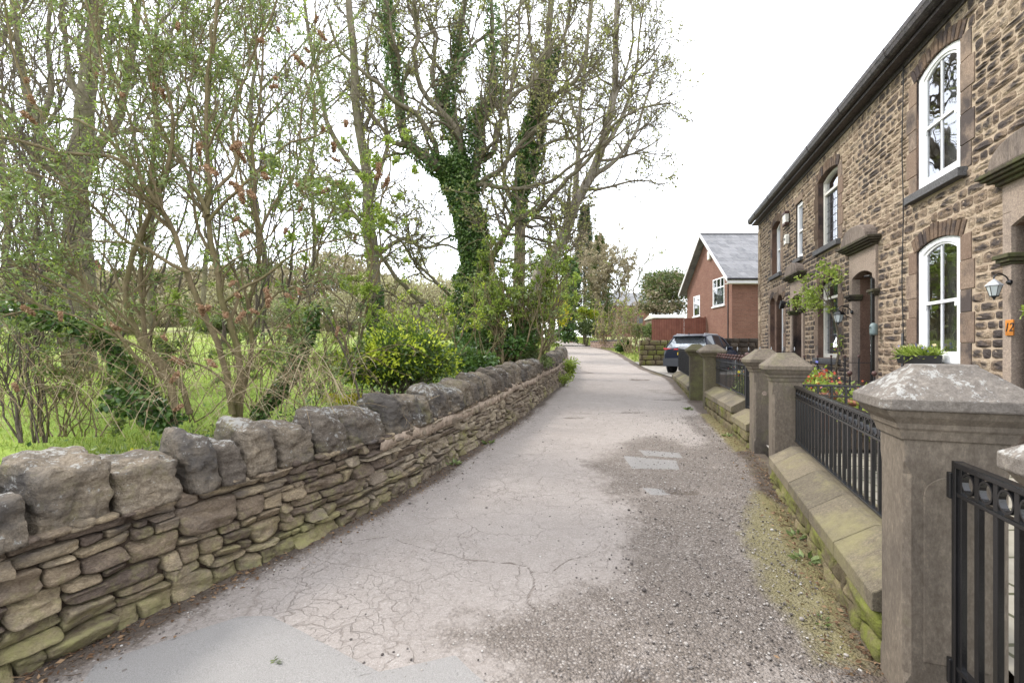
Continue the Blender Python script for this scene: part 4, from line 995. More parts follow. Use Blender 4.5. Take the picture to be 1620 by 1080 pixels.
# openings: (u0, u1, z0, z spring, rise, kind)
OPN = {
 'near_low': (6.32, 7.34, 1.30, 2.96, .10), 'near_up': (6.32, 7.34, 3.84, 5.53, .12),
 'mid_low': (10.34, 11.52, 1.30, 2.98, .08), 'mid_up': (10.34, 11.52, 3.84, 5.42, .10),
 'slim_up': (12.66, 13.22, 3.92, 5.40, .0), 'far_up': (14.74, 15.70, 3.84, 5.36, .11),
 'pair_a': (14.43, 15.14, 1.30, 2.95, .20), 'pair_b': (15.30, 15.95, 1.30, 2.95, .20),
 'door_near': (4.52, 5.38, .15, 2.86, .10), 'door_mid': (8.69, 9.54, .15, 2.86, .10), 'door_far': (12.63, 13.48, .15, 2.86, .10),
 'back_low': (2.2, 3.3, 1.30, 2.90, .20), 'back_up': (2.2, 3.3, 3.84, 5.46, .20)}
def top_of(o, u):
    u0, u1, z0, zs, rise = o; k = (u - (u0 + u1) / 2) / ((u1 - u0) / 2); return zs + rise * math.sqrt(max(0, 1 - min(1, k * k))) if rise < .25 else zs + rise * (1 - k * k) ** .5 if abs(k) < 1 else zs
def arch_pts(o, n=12, inset=0.0):
    u0, u1, z0, zs, rise = o; u0 += inset; u1 -= inset
    # circular segment
    w = (u1 - u0) / 2; c = (u0 + u1) / 2
    if rise < 1e-3: return [(u1, zs - inset), (u0, zs - inset)]
    R = (w * w + rise * rise) / (2 * rise); a = math.asin(min(1, w / R)); return [(c + R * math.sin(t), zs - inset * .6 + R * math.cos(t) - (R - rise)) for t in np.linspace(a, -a, n + 1)]
def opening_poly(o, inset=0.0, n=12):
    u0, u1, z0, zs, rise = o; return [(u0 + inset, z0 + inset), (u1 - inset, z0 + inset)] + arch_pts(o, n, inset)
def atop(o, u):
    p = arch_pts(o, 16); xs = [q[0] for q in p][::-1]; zs = [q[1] for q in p][::-1]; return float(np.interp(u, xs, zs))
# backing wall with real openings
m = MB(); m.M = TT
br = {TU0, TU1}
for o in OPN.values():
    for (a, b) in arch_pts(o, 16): br.add(round(a, 5))
    br |= {o[0], o[1]}
br = sorted(br)
for a, b in zip(br[:-1], br[1:]):
    if b - a < 1e-4: continue
    c = (a + b) / 2; ins = sorted([o for o in OPN.values() if o[0] < c < o[1]], key=lambda o: o[2]); za, zb_ = TZ0, TZ0
    for o in ins + [None]:
        if o is None: ta, tb = TZ1, TZ1
        else: ta = tb = o[2]
        m.add([(a, 0, za), (b, 0, zb_), (b, 0, tb), (a, 0, ta)], [(3, 2, 1, 0)])
        if o is not None: za, zb_ = atop(o, a), atop(o, b)
m.box((TU0, -8.2, TZ0), (TU1 - .3, -.45, TZ1 - .02)); m.add([(TU1, 0, TZ0), (TU1, -8.2, TZ0), (TU1, -8.2, TZ1), (TU1, 0, TZ1)], [(0, 1, 2, 3)]); m.add([(TU0, 0, TZ0), (TU0, -8.2, TZ0), (TU0, -8.2, TZ1), (TU0, 0, TZ1)], [(3, 2, 1, 0)])
m.build('mortar_wall', M['mortar'], TER)
# reveals
for k, o in OPN.items():
    d = -.42 if k.startswith('door') else -.17
    m = MB(); m.M = TT; p = opening_poly(o); n = len(p); V = [(a, 0.004, z) for a, z in p] + [(a, d, z) for a, z in p]
    m.add(V, np.array([(i, n + i, n + (i + 1) % n, (i + 1) % n) for i in range(n)]), RA.random()); m.build('reveal', M['reveal'], TER)
# dressed jambs: exclusion rectangles and blocks
EXC = []
jamb_out = []
JW = {'near': .24, 'mid': .24, 'slim': .0, 'far': .2, 'pair': .2, 'back': .24}
jm = MB(); jm.M = TT
for k, o in OPN.items():
    u0, u1, z0, zs, rise = o
    if k.startswith('door'): continue
    if k == 'slim_up': EXC.append((u0, u1, z0 - .16, zs + .16)); jm.box((u0 - .06, .0, zs + .004), (u1 + .06, .028, zs + .17), .5); jm.build('lintel', M['dressed'], TER, False, .006); continue
    sides = [(u0, -1), (u1, 1)]
    if k == 'pair_a': sides = [(u0, -1)]
    if k == 'pair_b': sides = [(u1, 1)]
    z = z0 - .02; n = 5; hs = np.array([.9, 1.15, .85, 1.1, 1.0]); hs = hs / hs.sum() * (zs - z0 + .05)
    for (ue, sg) in sides:
        z = z0 - .03; jm = MB(); jm.M = TT
        for i, h_ in enumerate(hs):
            w = .215 + (.06 if i % 2 else 0) * (1 if not k.startswith('pair') else .5)
            a, b = (ue, ue + sg * w); jm.box((min(a, b) + (.002 if sg > 0 else 0), -.004, z + .004), (max(a, b) - (.002 if sg < 0 else 0), .012 + .003 * (i % 2), z + h_ - .004), RA.random())
            EXC.append((min(a, b), max(a, b), z, z + h_)); z += h_
        jm.build('dressed_jamb', M['dressed'], TER, False, .006)
    EXC.append((u0, u1, z0 - .14, zs + rise * .6))
    # voussoirs

ARC = []
for k, o in OPN.items():
    u0, u1, z0, zs, rise = o
    if k.startswith('door') or k == 'slim_up': continue
    am = MB(); am.M = TT
    w = (u1 - u0) / 2; R = (w * w + rise * rise) / (2 * rise); c = (u0 + u1) / 2; zc = zs + rise - R; a = math.asin(min(1, w / R)); th = .22 if not k.startswith('pair') else .2
    n = 13 if not k.startswith('pair') else 5; ext = a * 1.10 if not k.startswith('pair') else a
    for i in range(n):
        t0 = -ext + 2 * ext * i / n + .008 / R; t1 = -ext + 2 * ext * (i + 1) / n - .008 / R; R1 = R + th + RA.uniform(-.015, .015)
        q = [(c + r * math.sin(t), zc + r * math.cos(t)) for (r, t) in ((R, t0), (R1, t0), (R1, t1), (R, t1))]
        am.prism(q[::-1], 1, -.004, .014 + RA.uniform(0, .010), RA.random())
    ARC.append((c, zc, R, R + th * .9, ext)); am.build('arch', M['archstone'], TER, False, .008)
# doors: exclusion
for k in ('door_near', 'door_mid', 'door_far'):
    o = OPN[k]; EXC.append((o[0] - .135, o[1] + .135, 0, 3.36))
def blocked_iv(z0, z1):
    r = sorted([(a, b) for (a, b, c, d) in EXC if c < z1 - .02 and d > z0 + .02]); 
    for (c, zc, R, R1, ext) in ARC:
        zm = (z0 + z1) / 2
        if zm > zc + R * math.cos(ext) - .02 and zm < zc + R1:
            w = math.sqrt(max(0, R1 ** 2 - (zm - zc) ** 2)); w = min(w, R1 * math.sin(ext)); r.append((c - w, c + w))
    r.sort(); out = []
    for a, b in r:
        if out and a <= out[-1][1] + .01: out[-1][1] = max(out[-1][1], b)
        else: out.append([a, b])
    return out
rs = []; z = TZ0; 
while z < TZ1 - .05:
    h_ = RA.choice((.085, .10, .11, .12, .13, .15)); z1 = min(z + h_, TZ1); bl = blocked_iv(z, z1); u = TU0
    iv = []
    for a, b in bl:
        if a > u: iv.append((u, a))
        u = max(u, b)
    if u < TU1: iv.append((u, TU1))
    for (a, b) in iv:
        u = a
        while u < b - .02:
            L = min(.62, max(.11, RA.lognormvariate(math.log(.245), .36))); e = min(u + L, b)
            if b - e < .09: e = b
            if h_ > .15 and RA.random() < .25: zm = z + h_ * RA.uniform(.4, .6); rs.append((u, e, z, zm)); rs.append((u, e, zm, z1))
            else: rs.append((u, e, z, z1))
            u = e
    z = z1
a_ = np.array(rs); n = len(a_)
kf = 5; gi = np.linspace(-1, 1, kf); GU, GZ_ = np.meshgrid(gi, gi); GU, GZ_ = GU.ravel(), GZ_.ravel(); edge_ = np.maximum(np.abs(GU), np.abs(GZ_)) > .99
rnd = rng.random(n); mg = rng.uniform(.006, .012, n)
cu = (a_[:, 0] + a_[:, 1]) / 2; cz = (a_[:, 2] + a_[:, 3]) / 2; hu = (a_[:, 1] - a_[:, 0]) / 2 - mg; hz = (a_[:, 3] - a_[:, 2]) / 2 - mg
Uu = cu[:, None] + hu[:, None] * GU * (1 + .05 * rng.normal(size=(n, 1)) * GZ_ * edge_); Zz = cz[:, None] + hz[:, None] * GZ_ * (1 + .05 * rng.normal(size=(n, 1)) * GU)
cr = ((np.abs(GU) > .99) & (np.abs(GZ_) > .99))
Uu = Uu - (hu[:, None] * GU * cr) * np.minimum(.12, .012 / np.maximum(hu, .02))[:, None]; Zz = Zz - hz[:, None] * GZ_ * cr * .14
Nn = np.where(edge_[None], .004, .008 + rng.uniform(.002, .014, n)[:, None]) + (~edge_)[None] * .013 * fbm(np.stack([Uu * 13, Zz * 17, np.zeros_like(Uu) + rnd[:, None] * 9], -1), 3, 5)
Nn = Nn + (~edge_)[None] * .006 * rng.normal(size=Nn.shape)
m = MB(); m.M = TT; gi_ = np.arange(kf * kf).reshape(kf, kf); F = np.stack([gi_[:-1, :-1], gi_[1:, :-1], gi_[1:, 1:], gi_[:-1, 1:]], -1).reshape(-1, 4)
V = np.stack([Uu, Nn, Zz], -1)
m.add(V.reshape(-1, 3), (F[None] + (np.arange(n) * kf * kf)[:, None, None]).reshape(-1, 4), np.repeat(rnd, kf * kf))
# skirts back to the mortar
ed = [0, 1, 2, 3, 4, 9, 14, 19, 24, 23, 22, 21, 20, 15, 10, 5]; Vb = V[:, ed].copy(); Vb[..., 1] = -.003; Vt = V[:, ed]; ne = len(ed)
VV = np.concatenate([Vt, Vb], 1); Fk = np.array([(i, (i + 1) % ne, ne + (i + 1) % ne, ne + i) for i in range(ne)])
m.add(VV.reshape(-1, 3), (Fk[None] + (np.arange(n) * 2 * ne)[:, None, None]).reshape(-1, 4), np.repeat(rnd, 2 * ne))
wobj = m.build('rubble_wall', M['rubble'], TER)
# soot: whole stones are dark in patches, heavier on the lower two thirds and round the openings (a stain on the stone itself)
sa = .5 + .9 * n2(cu, cz, .8, 61, 3) + .5 * (rng.random(n) - .5) + .24 * (cz < 4.2) - .04 * (cz > 4.6) - .10 * (cu > 12)
rim = np.where(edge_, -.38, np.where((np.abs(GU) < .3) | (np.abs(GZ_) < .3), .12, .05)); sa = np.concatenate([(sa[:, None] + rim[None]).ravel(), np.repeat(sa - .5, 2 * ne)])
at = wobj.data.attributes.new('soot', 'FLOAT', 'POINT'); at.data.foreach_set('value', sa.astype(np.float32))
# quoins at the far end
m = MB(); m.M = TT; z = TZ0; i = 0
while z < TZ1 - .1: h_ = .22; m.box((TU1 - (.34 if i % 2 else .22), -.01, z + .004), (TU1 + .02, .034, min(z + h_, TZ1) - .004), RA.random()); z += h_; i += 1
m.build('corner_quoins', M['rubble'], TER, False, .01)
# eaves and roof
m = MB(); m.M = TT; m.box((TU0, -.05, 6.0), (TU1 + .25, .20, 6.05)); m.box((TU0, -.02, 5.93), (TU1, .035, 6.0)); m.build('eaves_board', M['gutter'], TER, False, .006)
gp_ = [(.20, 6.06), (.27, 6.06), (.31, 6.09), (.325, 6.14), (.335, 6.16), (.335, 6.235), (.318, 6.235), (.315, 6.19), (.28, 6.12), (.20, 6.10)]
m = MB(); m.M = TT; m.prism([(x - .0, z) for x, z in gp_][::-1], 0, TU0, TU1 + .28)
u = TU0 + .9
while u < TU1: m.prism([(x + (.008 if x > .25 else 0), z - .006) for x, z in gp_][::-1], 0, u - .03, u + .03); u += 1.83
o = m.build('gutter', M['gutter'], TER)
m = MB(); m.M = TT; m.prism([(.28, 6.20), (.28, 6.235), (-4.2, 9.1), (-8.6, 6.235), (-8.6, 6.2)][::-1], 0, TU0 - .1, TU1 + .2); m.build('roof', M['slate'], TER)
# --- windows
def ringpoly(o, i0, i1, n=12):
    return opening_poly(o, i0, n), opening_poly(o, i1, n)
def frame_ring(m, o, i0, i1, n0, n1):
    A, B = ringpoly(o, i0, i1); k = len(A)
    V = [(a, n1, z) for a, z in A] + [(a, n1, z) for a, z in B] + [(a, n0, z) for a, z in A] + [(a, n0, z) for a, z in B]
    m.add(V, np.array([(i, (i + 1) % k, k + (i + 1) % k, k + i) for i in range(k)] + [(k + i, k + (i + 1) % k, 3 * k + (i + 1) % k, 3 * k + i) for i in range(k)] + [((i + 1) % k, i, 2 * k + i, 2 * k + (i + 1) % k) for i in range(k)]))
def pane(o, inset, n, z0=None, z1=None, parent=None):
    p = opening_poly(o, inset)
    u0, u1 = o[0] + inset, o[1] - inset; z0 = z0 or o[2] + inset
    p = [(a, max(z0, z)) for a, z in p]
    if z1: p = [(a, min(z1, z)) for a, z in p]
    m = MB(); m.M = TT; m.add([(a, n, z) for a, z in p], np.array([list(range(len(p)))])[:, ::-1]); return m.build('pane', M['glass'], parent)
def backing(o, parent, curt=True):
    m = MB(); m.M = TT; u0, u1, z0, zs, rise = o; m.box((u0 - .25, -.80, z0 - .2), (u1 + .25, -.45, zs + rise + .3))
    return m
def window(o, style, mat, nf=-.07, label=None):
    u0, u1, z0, zs, rise = o; m = MB(); m.M = TT
    zm = z0 + (zs + rise - z0) * .49
    fr_w = .115 if style == 'sash' else .095
    frame_ring(m, o, .004, fr_w, nf - .09, nf); w = m.build('window', M[mat], TER, False, .004, label)
    if style == 'sash':
        m = MB(); m.M = TT; i0 = fr_w
        # upper sash forward, lower sash set back
        frame_ring(m, (u0, u1, z0, zs, rise), i0 - .004, i0 + .045, nf - .055, nf - .02)
        m.box((u0 + i0 - .004, nf - .055, zm - .022), (u1 - i0 + .004, nf - .012, zm + .022))
        m.box((u0 + i0 - .004, nf - .055, z0 + i0 - .03), (u1 - i0 + .004, nf - .022, z0 + i0 + .05))
        c = (u0 + u1) / 2; m.box((c - .012, nf - .05, z0 + i0), (c + .012, nf - .024, atop(o, c) - i0)); m.build('sash', M[mat], w, False, .003)
        m = MB(); m.M = TT
        for uu in (u0 + i0 + .05, u1 - i0 - .05): m.box((uu - .014, nf - .022, zm - .085), (uu + .014, nf - .004, zm - .024))
        m.build('sash_horn', M[mat], w)
        pane(o, i0 + .03, nf - .04, None, None, w)
    elif style == 'casement':
        m = MB(); m.M = TT; zt = zs - .32; m.box((u0 + .06, nf - .08, zt - .03), (u1 - .06, nf + .004, zt + .03)); c = (u0 + u1) / 2
        m.build('transom', M[mat], w, False, .004); pane(o, .06, nf - .05, None, None, w)
        m = MB(); m.M = TT
        uu = u0 + .12
        while uu < u1 - .08: m.box((uu - .004, nf - .048, z0 + .06), (uu + .004, nf - .042, zt - .03)); uu += .125
        zz = z0 + .18
        while zz < zt - .05: m.box((u0 + .06, nf - .048, zz - .004), (u1 - .06, nf - .042, zz + .004)); zz += .17
        m.build('lead_lattice', M['lead'], w)
    else:
        m = MB(); m.M = TT; m.box((u0 + .05, nf - .07, zm - .025), (u1 - .05, nf + .002, zm + .025)); m.box((u0 + .05, nf - .07, z0 + .05), (u1 - .05, nf - .02, z0 + .10)); m.build('sash', M[mat], w, False, .003)
        pane(o, .05, nf - .045, None, None, w)
    m = backing(o, w); m.build('room_shade', M['interior'], w)
    m = MB(); m.M = TT; c0 = u0 + .05; c1 = u0 + (u1 - u0) * .28; V = []; K = 14
    for a_, b_ in ((u1 - (u1 - u0) * .22, u1 - .04), (u0 + .04, u0 + (u1 - u0) * .24)):
        us = np.linspace(a_, b_, K); Vz = []
        for i, uu in enumerate(us): Vz += [(uu, -.36 + .02 * math.sin(i * 2.1), z0 - .02), (uu, -.36 + .02 * math.sin(i * 2.1), zs + rise)]
        m.add(Vz, np.array([(2 * i, 2 * i + 2, 2 * i + 3, 2 * i + 1) for i in range(K - 1)]))
    m.build('curtain', M['curtain'], w, True)
    return w
def sill(o, mat='sill', h=.13, proj=.09, ext=.14, zoff=0):
    m = MB(); m.M = TT; u0, u1, z0, zs, rise = o; m.prism([(-.16, z0 - h), (proj, z0 - h), (proj, z0 - .015), (-.16, z0 + .004)][::-1], 0, u0 - ext, u1 + ext); m.build('sill', M[mat], TER, False, .006)
window(OPN['near_low'], 'sash', 'white', -.02); window(OPN['near_up'], 'sash', 'white', -.02); window(OPN['back_low'], 'sash', 'white', -.02); window(OPN['back_up'], 'sash', 'white', -.02)
window(OPN['mid_low'], 'casement', 'cream', -.10); window(OPN['mid_up'], 'casement', 'cream', -.10)
window(OPN['slim_up'], 'plain', 'white', -.03); window(OPN['far_up'], 'plain', 'white', -.13); window(OPN['pair_a'], 'plain', 'white', -.13); window(OPN['pair_b'], 'plain', 'white', -.13)
sill(OPN['near_low'], 'whitesill', .10, .05, .0); sill(OPN['near_up'], proj=.11); sill(OPN['mid_low']); sill(OPN['mid_up']); sill(OPN['slim_up'], h=.11, ext=.05); sill(OPN['far_up']); sill(OPN['back_low']); sill(OPN['back_up'])
oo = OPN['pair_a']; sill((oo[0], OPN['pair_b'][1], oo[2], oo[3], oo[4]))
m = MB(); m.M = TT; m.box((15.14, -.16, 1.3), (15.30, .03, 2.98)); m.build('mullion', M['reveal'], TER, False, .01)
m = MB(); m.M = TT; m.box((14.2, -.004, 3.18), (16.15, .018, 3.42)); m.build('lintel_stone', M['dressed'], TER, False, .01)
# --- doorways
for k in ('door_near', 'door_mid', 'door_far'):
    u0, u1, z0, zs, rise = o = OPN[k]; c = (u0 + u1) / 2
    D = MB(); D.M = TT
    for (a, b) in ((u0 - .13, u0), (u1, u1 + .13)): D.box((a, -.10, .1), (b, .045, 2.44), .3 + .4 * RA.random()); D.box((a, -.10, 2.56), (b, .045, 3.02), .3 + .4 * RA.random())
    # arched head block with the opening cut out of it
    ap = arch_pts(o, 14)[::-1]; poly_top = 3.38
    for (p_, q_) in zip(ap[:-1], ap[1:]):
        D.add([(p_[0], .045, p_[1]), (q_[0], .045, q_[1]), (q_[0], .045, poly_top), (p_[0], .045, poly_top)], [(3, 2, 1, 0)]); D.add([(p_[0], .045, p_[1]), (q_[0], .045, q_[1]), (q_[0], -.1, q_[1]), (p_[0], -.1, p_[1])], [(3, 2, 1, 0)])
    for (a, b) in ((u0 - .13, u0), (u1, u1 + .13)): D.box((a, -.10, 3.022), (b, .0455, poly_top), .5)
    D.build('door_surround', M['surround'], TER, False, .005)
    for (a, b) in ((u0 - .13, u0), (u1, u1 + .13)):
        C = MB(); C.M = TT
        for (zz0, zz1, e) in ((2.44, 2.47, .02), (2.47, 2.51, .05), (2.51, 2.56, .075)): C.box((a - e, -.12, zz0 + .0005), (b + e * .6, .045 + e, zz1), .4)
        C.build('capital', M['hood'], TER, False, .008)
    Hd = MB(); Hd.M = TT
    for (zz0, zz1, e, w_) in ((3.345, 3.385, .06, .15), (3.386, 3.42, .11, .20), (3.421, 3.455, .15, .25), (3.456, 3.50, .18, .28)): Hd.box((u0 - w_, -.02, zz0), (u1 + w_, e + .045, zz1), .4)
    Hd.build('door_hood', M['hood'], TER, False, .008)
    K = MB(); K.M = TT; q_ = []; W_ = (u1 - u0) / 2 + .20
    for t_ in np.linspace(0, math.pi, 17): q_.append((c + W_ * .86 * math.cos(t_) * (1 if abs(math.cos(t_)) < .8 else 1), 3.50 + .30 * math.sin(t_) ** .8))
    K.prism(q_[::-1] if False else q_, 1, -.02, .20, .5); K.build('hood_crown', M['hump'], TER, False, .02)
    dm = MB(); dm.M = TT; dm.box((u0, -.46, .1), (u1, -.41, 2.30)); d_ = dm.build('door', M['door'], TER)
    dm = MB(); dm.M = TT
    for (a, b, zz0, zz1) in ((u0 + .1, c - .04, .35, 1.1), (c + .04, u1 - .1, .35, 1.1), (u0 + .1, c - .04, 1.25, 2.1), (c + .04, u1 - .1, 1.25, 2.1)): dm.box((a, -.412, zz0), (b, -.398, zz1))
    dm.build('door_panel', M['door'], d_, False, .006)
    dm = MB(); dm.M = TT; dm.ball((u0 + .09, -.385, 1.2), .028); dm.build('door_knob', M['silver'], d_, True)
    dm = MB(); dm.M = TT; dm.box((u0, -.45, 2.30), (u1, -.38, 2.36)); dm.box((u0, -.45, .12), (u0 + .05, -.38, 2.9)); dm.box((u1 - .05, -.45, .12), (u1, -.38, 2.9)); dm.build('door_frame', M['cream'], TER, False, .004)
    dm = MB(); dm.M = TT; dm.box((u0, -.44, 2.36), (u1, -.42, 2.95)); dm.build('fanlight', M['glass'], TER)
    dm = MB(); dm.M = TT; dm.box((u0, -.9, 2.3), (u1, -.5, 3.0)); dm.build('room_shade', M['interior'], TER)
    dm = MB(); dm.M = TT; dm.box((u0 - .1, -.5, -.1), (u1 + .1, .18, .30)); dm.build('doorstep', M['concrete'], TER, False, .01)
# cable, alarm boxes, downpipe, lamps, sign
m = MB(); m.M = TT; cb = [(7.66 + .02 * math.sin(z * 3), .04, z) for z in np.linspace(5.95, .9, 18)]; m.tube(cb, .008, 5); m.build('cable', M['blackdull'], TER)
m = MB(); m.M = TT; m.tube([(7.66, .04, 1.75), (7.66, .045, 1.2), (7.72, .05, 1.0)], .02, 6); m.build('cable_cover', M['sill'], TER)
m = MB(); m.M = TT; m.tube([(8.60, .075, 2.75), (8.60, .075, .3)], .030, 8); m.tube([(8.60, .075, 2.75), (8.60, .12, 2.80), (8.68, .16, 2.80)], .02, 8); m.build('black_pipe', M['black'], TER)
def alarm(lab, u, z, w, h, cap):
    t = thing('alarm_box', lab, 'alarm box', place(TT, u, .04, z - h / 2)); m = MB(); m.M = TT; m.prism([(u - w / 2, z - h / 2), (u + w / 2, z - h / 2), (u + w / 2, z + h * .3), (u + w * .3, z + h / 2), (u - w * .3, z + h / 2), (u - w / 2, z + h * .3)][::-1], 1, .03, .12); m.build('case', M['cream'], t, False, .01)
    m = MB(); m.M = TT
    if cap: m.box((u - w / 2 - .01, .03, z + h / 2 - .05), (u + w / 2 + .01, .14, z + h / 2 + .02)); m.box((u - w / 2 - .005, .03, z - h / 2 - .02), (u + w / 2 + .005, .13, z - h / 2 + .05))
    else: m.box((u - .05, .12, z - .03), (u + .05, .124, z + .04))
    m.build('cover', M['ironbrown'] if cap else M['sill'], t, False, .006)
alarm('dark-capped alarm box high on the terrace just below the gutter', U(1247.5), 5.23, .30, .34, True); alarm('small pale pentagonal alarm box under the capped one', U(1249), 4.62, .22, .28, False)
def lantern(lab, u, z, n0, reach, style, s=1.0):
    t = thing('wall_lantern', lab, 'wall lantern', place(TT, u, n0, z - .2), 'lanterns on the terrace wall')
    m = MB(); m.M = TT
    m.lathe([(.045 * s, 0), (.045 * s, .02), (.02 * s, .04)], (u, z + .10 * s, n0) if False else (u, n0, z), 10, axis=1)
    arc = [(u, n0 + .02, z + .02), (u, n0 + reach * .3, z + .10 * s), (u, n0 + reach * .7, z + .15 * s), (u, n0 + reach, z + .10 * s), (u, n0 + reach, z + .03 * s)]
    pp, _r = spline(arc, [1] * 5, 14); m.tube(pp, .011 * s, 6)
    if style: 
        m.tube(spline([(u, n0 + .02, z - .12), (u, n0 + reach * .5, z - .06), (u, n0 + reach * .75, z + .06), (u, n0 + reach * .45, z + .06)], [1] * 4, 12)[0], .008, 5)
    m.build('bracket', M['black'], t)
    c = (u, n0 + reach, 0); m = MB(); m.M = TT; m.lathe([(.115 * s, z - .055 * s), (.118 * s, z - .045 * s), (.07 * s, z + .01 * s), (.03 * s, z + .045 * s), (.012 * s, z + .06 * s), (.001, z + .075 * s)], c, 6); m.build('hood', M['silver'] if not style else M['black'], t)
    m = MB(); m.M = TT; m.lathe([(.055 * s, z - .22 * s), (.098 * s, z - .056 * s)], c, 6); m.build('glass', M['lampglass'], t)
    m = MB(); m.M = TT
    for q in range(6):
        a = 2 * math.pi * q / 6; m.tube([(u + .056 * s * math.cos(a), n0 + reach + .056 * s * math.sin(a), z - .22 * s), (u + .10 * s * math.cos(a), n0 + reach + .10 * s * math.sin(a), z - .055 * s)], .006 * s, 4)
    m.lathe([(.062 * s, z - .235 * s), (.062 * s, z - .218 * s)], c, 6); m.lathe([(.02 * s, z - .29 * s), (.012 * s, z - .27 * s), (.03 * s, z - .245 * s), (.03 * s, z - .235 * s)], c, 8); m.build('lamp_cage', M['black'] if style else M['blackdull'], t)
lantern('silvery hexagonal wall lantern on a black bracket beside the right-hand doorway', 5.38, 2.24, .045, .15, 0, .66)
lantern('black ornate wall lantern hanging left of the middle doorway', 9.50, 2.22, .045, .24, 1, .85)
t = thing('security_camera', 'pair of small black floodlight heads beside the farthest door hood', 'security light', place(TT, 13.75, .05, 2.75)); m = MB(); m.M = TT
m.box((13.66, .02, 2.70), (13.78, .08, 2.86)); m.build('mount', M['blackdull'], t, False, .01)
m = MB(); m.M = TT; m.lathe([(.02, 0), (.06, .02), (.075, .13), (.07, .14)], (13.72, .12, 2.80), 10, axis=1); m.lathe([(.02, 0), (.06, .02), (.075, .13), (.07, .14)], (13.90, .10, 2.72), 10, axis=1); m.build('lamp_head', M['blackdull'], t)
def text_mesh(txt, size, M_, u, n, z, mat, parent, name='lettering', depth=.003, slant=0):
    c = bpy.data.curves.new('t', 'FONT'); c.body = txt; c.size = size; c.extrude = depth; c.align_x = 'CENTER'; c.align_y = 'CENTER'; c.shear = slant
    o = bpy.data.objects.new('t', c); SC.collection.objects.link(o); dg = bpy.context.evaluated_depsgraph_get(); me = bpy.data.meshes.new_from_object(o.evaluated_get(dg))
    V = np.array([v.co[:] for v in me.vertices]); m = MB(); m.M = M_
    P3_ = np.stack([u - V[:, 0], n + V[:, 2], z + V[:, 1]], -1)
    fs = {}
    for p in me.polygons: fs.setdefault(len(p.vertices), []).append(list(p.vertices))
    m.add(P3_, [np.array(f) for f in fs.values()]); bpy.data.objects.remove(o); return m.build(name, mat, parent)
t = thing('house_number', 'small orange tile reading 12 on the right-hand door jamb', 'number sign', place(TT, 5.47, .05, 1.62)); m = MB(); m.M = TT; m.box((5.325, .046, 1.65), (5.44, .062, 1.825)); m.build('tile', M['orange_tile'], t, False, .004)
text_mesh('12', .135, TT, 5.383, .063, 1.738, M['blackdull'], t, slant=.25)
t = thing('letter_box', 'small grey-green oval post box beside the middle door pipe', 'letter box', place(TT, 8.42, .05, 1.75)); m = MB(); m.M = TT; m.lathe([(.03, 1.74), (.055, 1.75), (.06, 1.78), (.06, 1.90), (.05, 1.935), (.02, 1.955), (.001, 1.957)], (8.46, .11, 0), 14); m.build('case', paint('grey_green_enamel', (.16, .21, .21), .4), t, True)
m = MB(); m.M = TT; m.box((8.425, .168, 1.87), (8.495, .174, 1.885)); m.build('slot', M['blackdull'], t)

# ------------------------------------------------------------------ brick house with the gable
HX = 12.7; HY0, HY1 = 27.0, 33.9; hm = (HY0 + HY1) / 2; EV = 5.75; AP = 8.85; HXE = 24.0
BH = thing('brick_house', 'red brick house with a white-edged gable and grey slate roof beyond the terrace', 'house', (HX + 3, hm, .6))
m = MB(); wins = [(27.95, 29.55, 4.15, 5.85), (31.6, 32.7, 3.75, 5.15)]   # y0,y1,z0,z1
ys = sorted({HY0, HY1, hm} | {v for w in wins for v in w[:2]})
for a, b in zip(ys[:-1], ys[1:]):
    ta, tb = (EV + (AP - EV) * (1 - abs(v - hm) / (hm - HY0)) for v in (a, b)); c = (a + b) / 2; z = 0.3
    for w in wins:
        if w[0] < c < w[1]: m.add([(HX, a, z), (HX, b, z), (HX, b, w[2]), (HX, a, w[2])], [(3, 2, 1, 0)]); z = w[3]
    m.add([(HX, a, z), (HX, b, z), (HX, b, tb), (HX, a, ta)], [(3, 2, 1, 0)])
m.build('gable_wall', M['brick_y'], BH)
m = MB(); m.add([(HX, HY0, .3), (HXE, HY0, .3), (HXE, HY0, EV + .02), (HX, HY0, EV + .02)], [(0, 1, 2, 3)]); m.add([(HX, HY1, .3), (HXE, HY1, .3), (HXE, HY1, EV + .02), (HX, HY1, EV + .02)], [(3, 2, 1, 0)]); m.add([(HXE, HY0, .3), (HXE, HY1, .3), (HXE, HY1, EV), (HXE, hm, AP), (HXE, HY0, EV)], np.array([[0, 1, 2, 3, 4]])); m.build('side_wall', M['brick_x'], BH)
sl = (AP - EV) / (hm - HY0); ov = .45
m = MB()
zt_ = AP + .16; ze = EV - sl * ov + .16
for sg, ye in ((1, HY0 - ov), (-1, HY1 + ov)):
    V = [(HX - .45, ye, ze), (HXE + .3, ye, ze), (HXE + .3, hm, zt_), (HX - .45, hm, zt_)]; V += [(x, y, z - .1) for x, y, z in V]
    m.add(V, [(0,1,2,3),(7,6,5,4),(0,4,5,1),(1,5,6,2),(2,6,7,3),(3,7,4,0)])
roof = m.build('roof', M['slate'], BH)
m = MB(); 
x_ = HX - .46
while x_ < HXE + .2: m.prism([(hm - .14, zt_ - .10), (hm, zt_ + .06), (hm + .14, zt_ - .10)], 0, x_, x_ + .44); x_ += .45
m.build('ridge_tiles', M['sill'], roof)
m = MB()
for ye in (HY0 - ov, HY1 + ov):
    V = [(HX - .50, ye, ze - .20), (HX - .50, ye, ze + .02), (HX - .50, hm, zt_ + .02), (HX - .50, hm, zt_ - .22)]; V += [(x + .045, y, z) for x, y, z in V]; m.add(V, [(0,1,2,3),(7,6,5,4),(0,4,5,1),(1,5,6,2),(2,6,7,3),(3,7,4,0)])
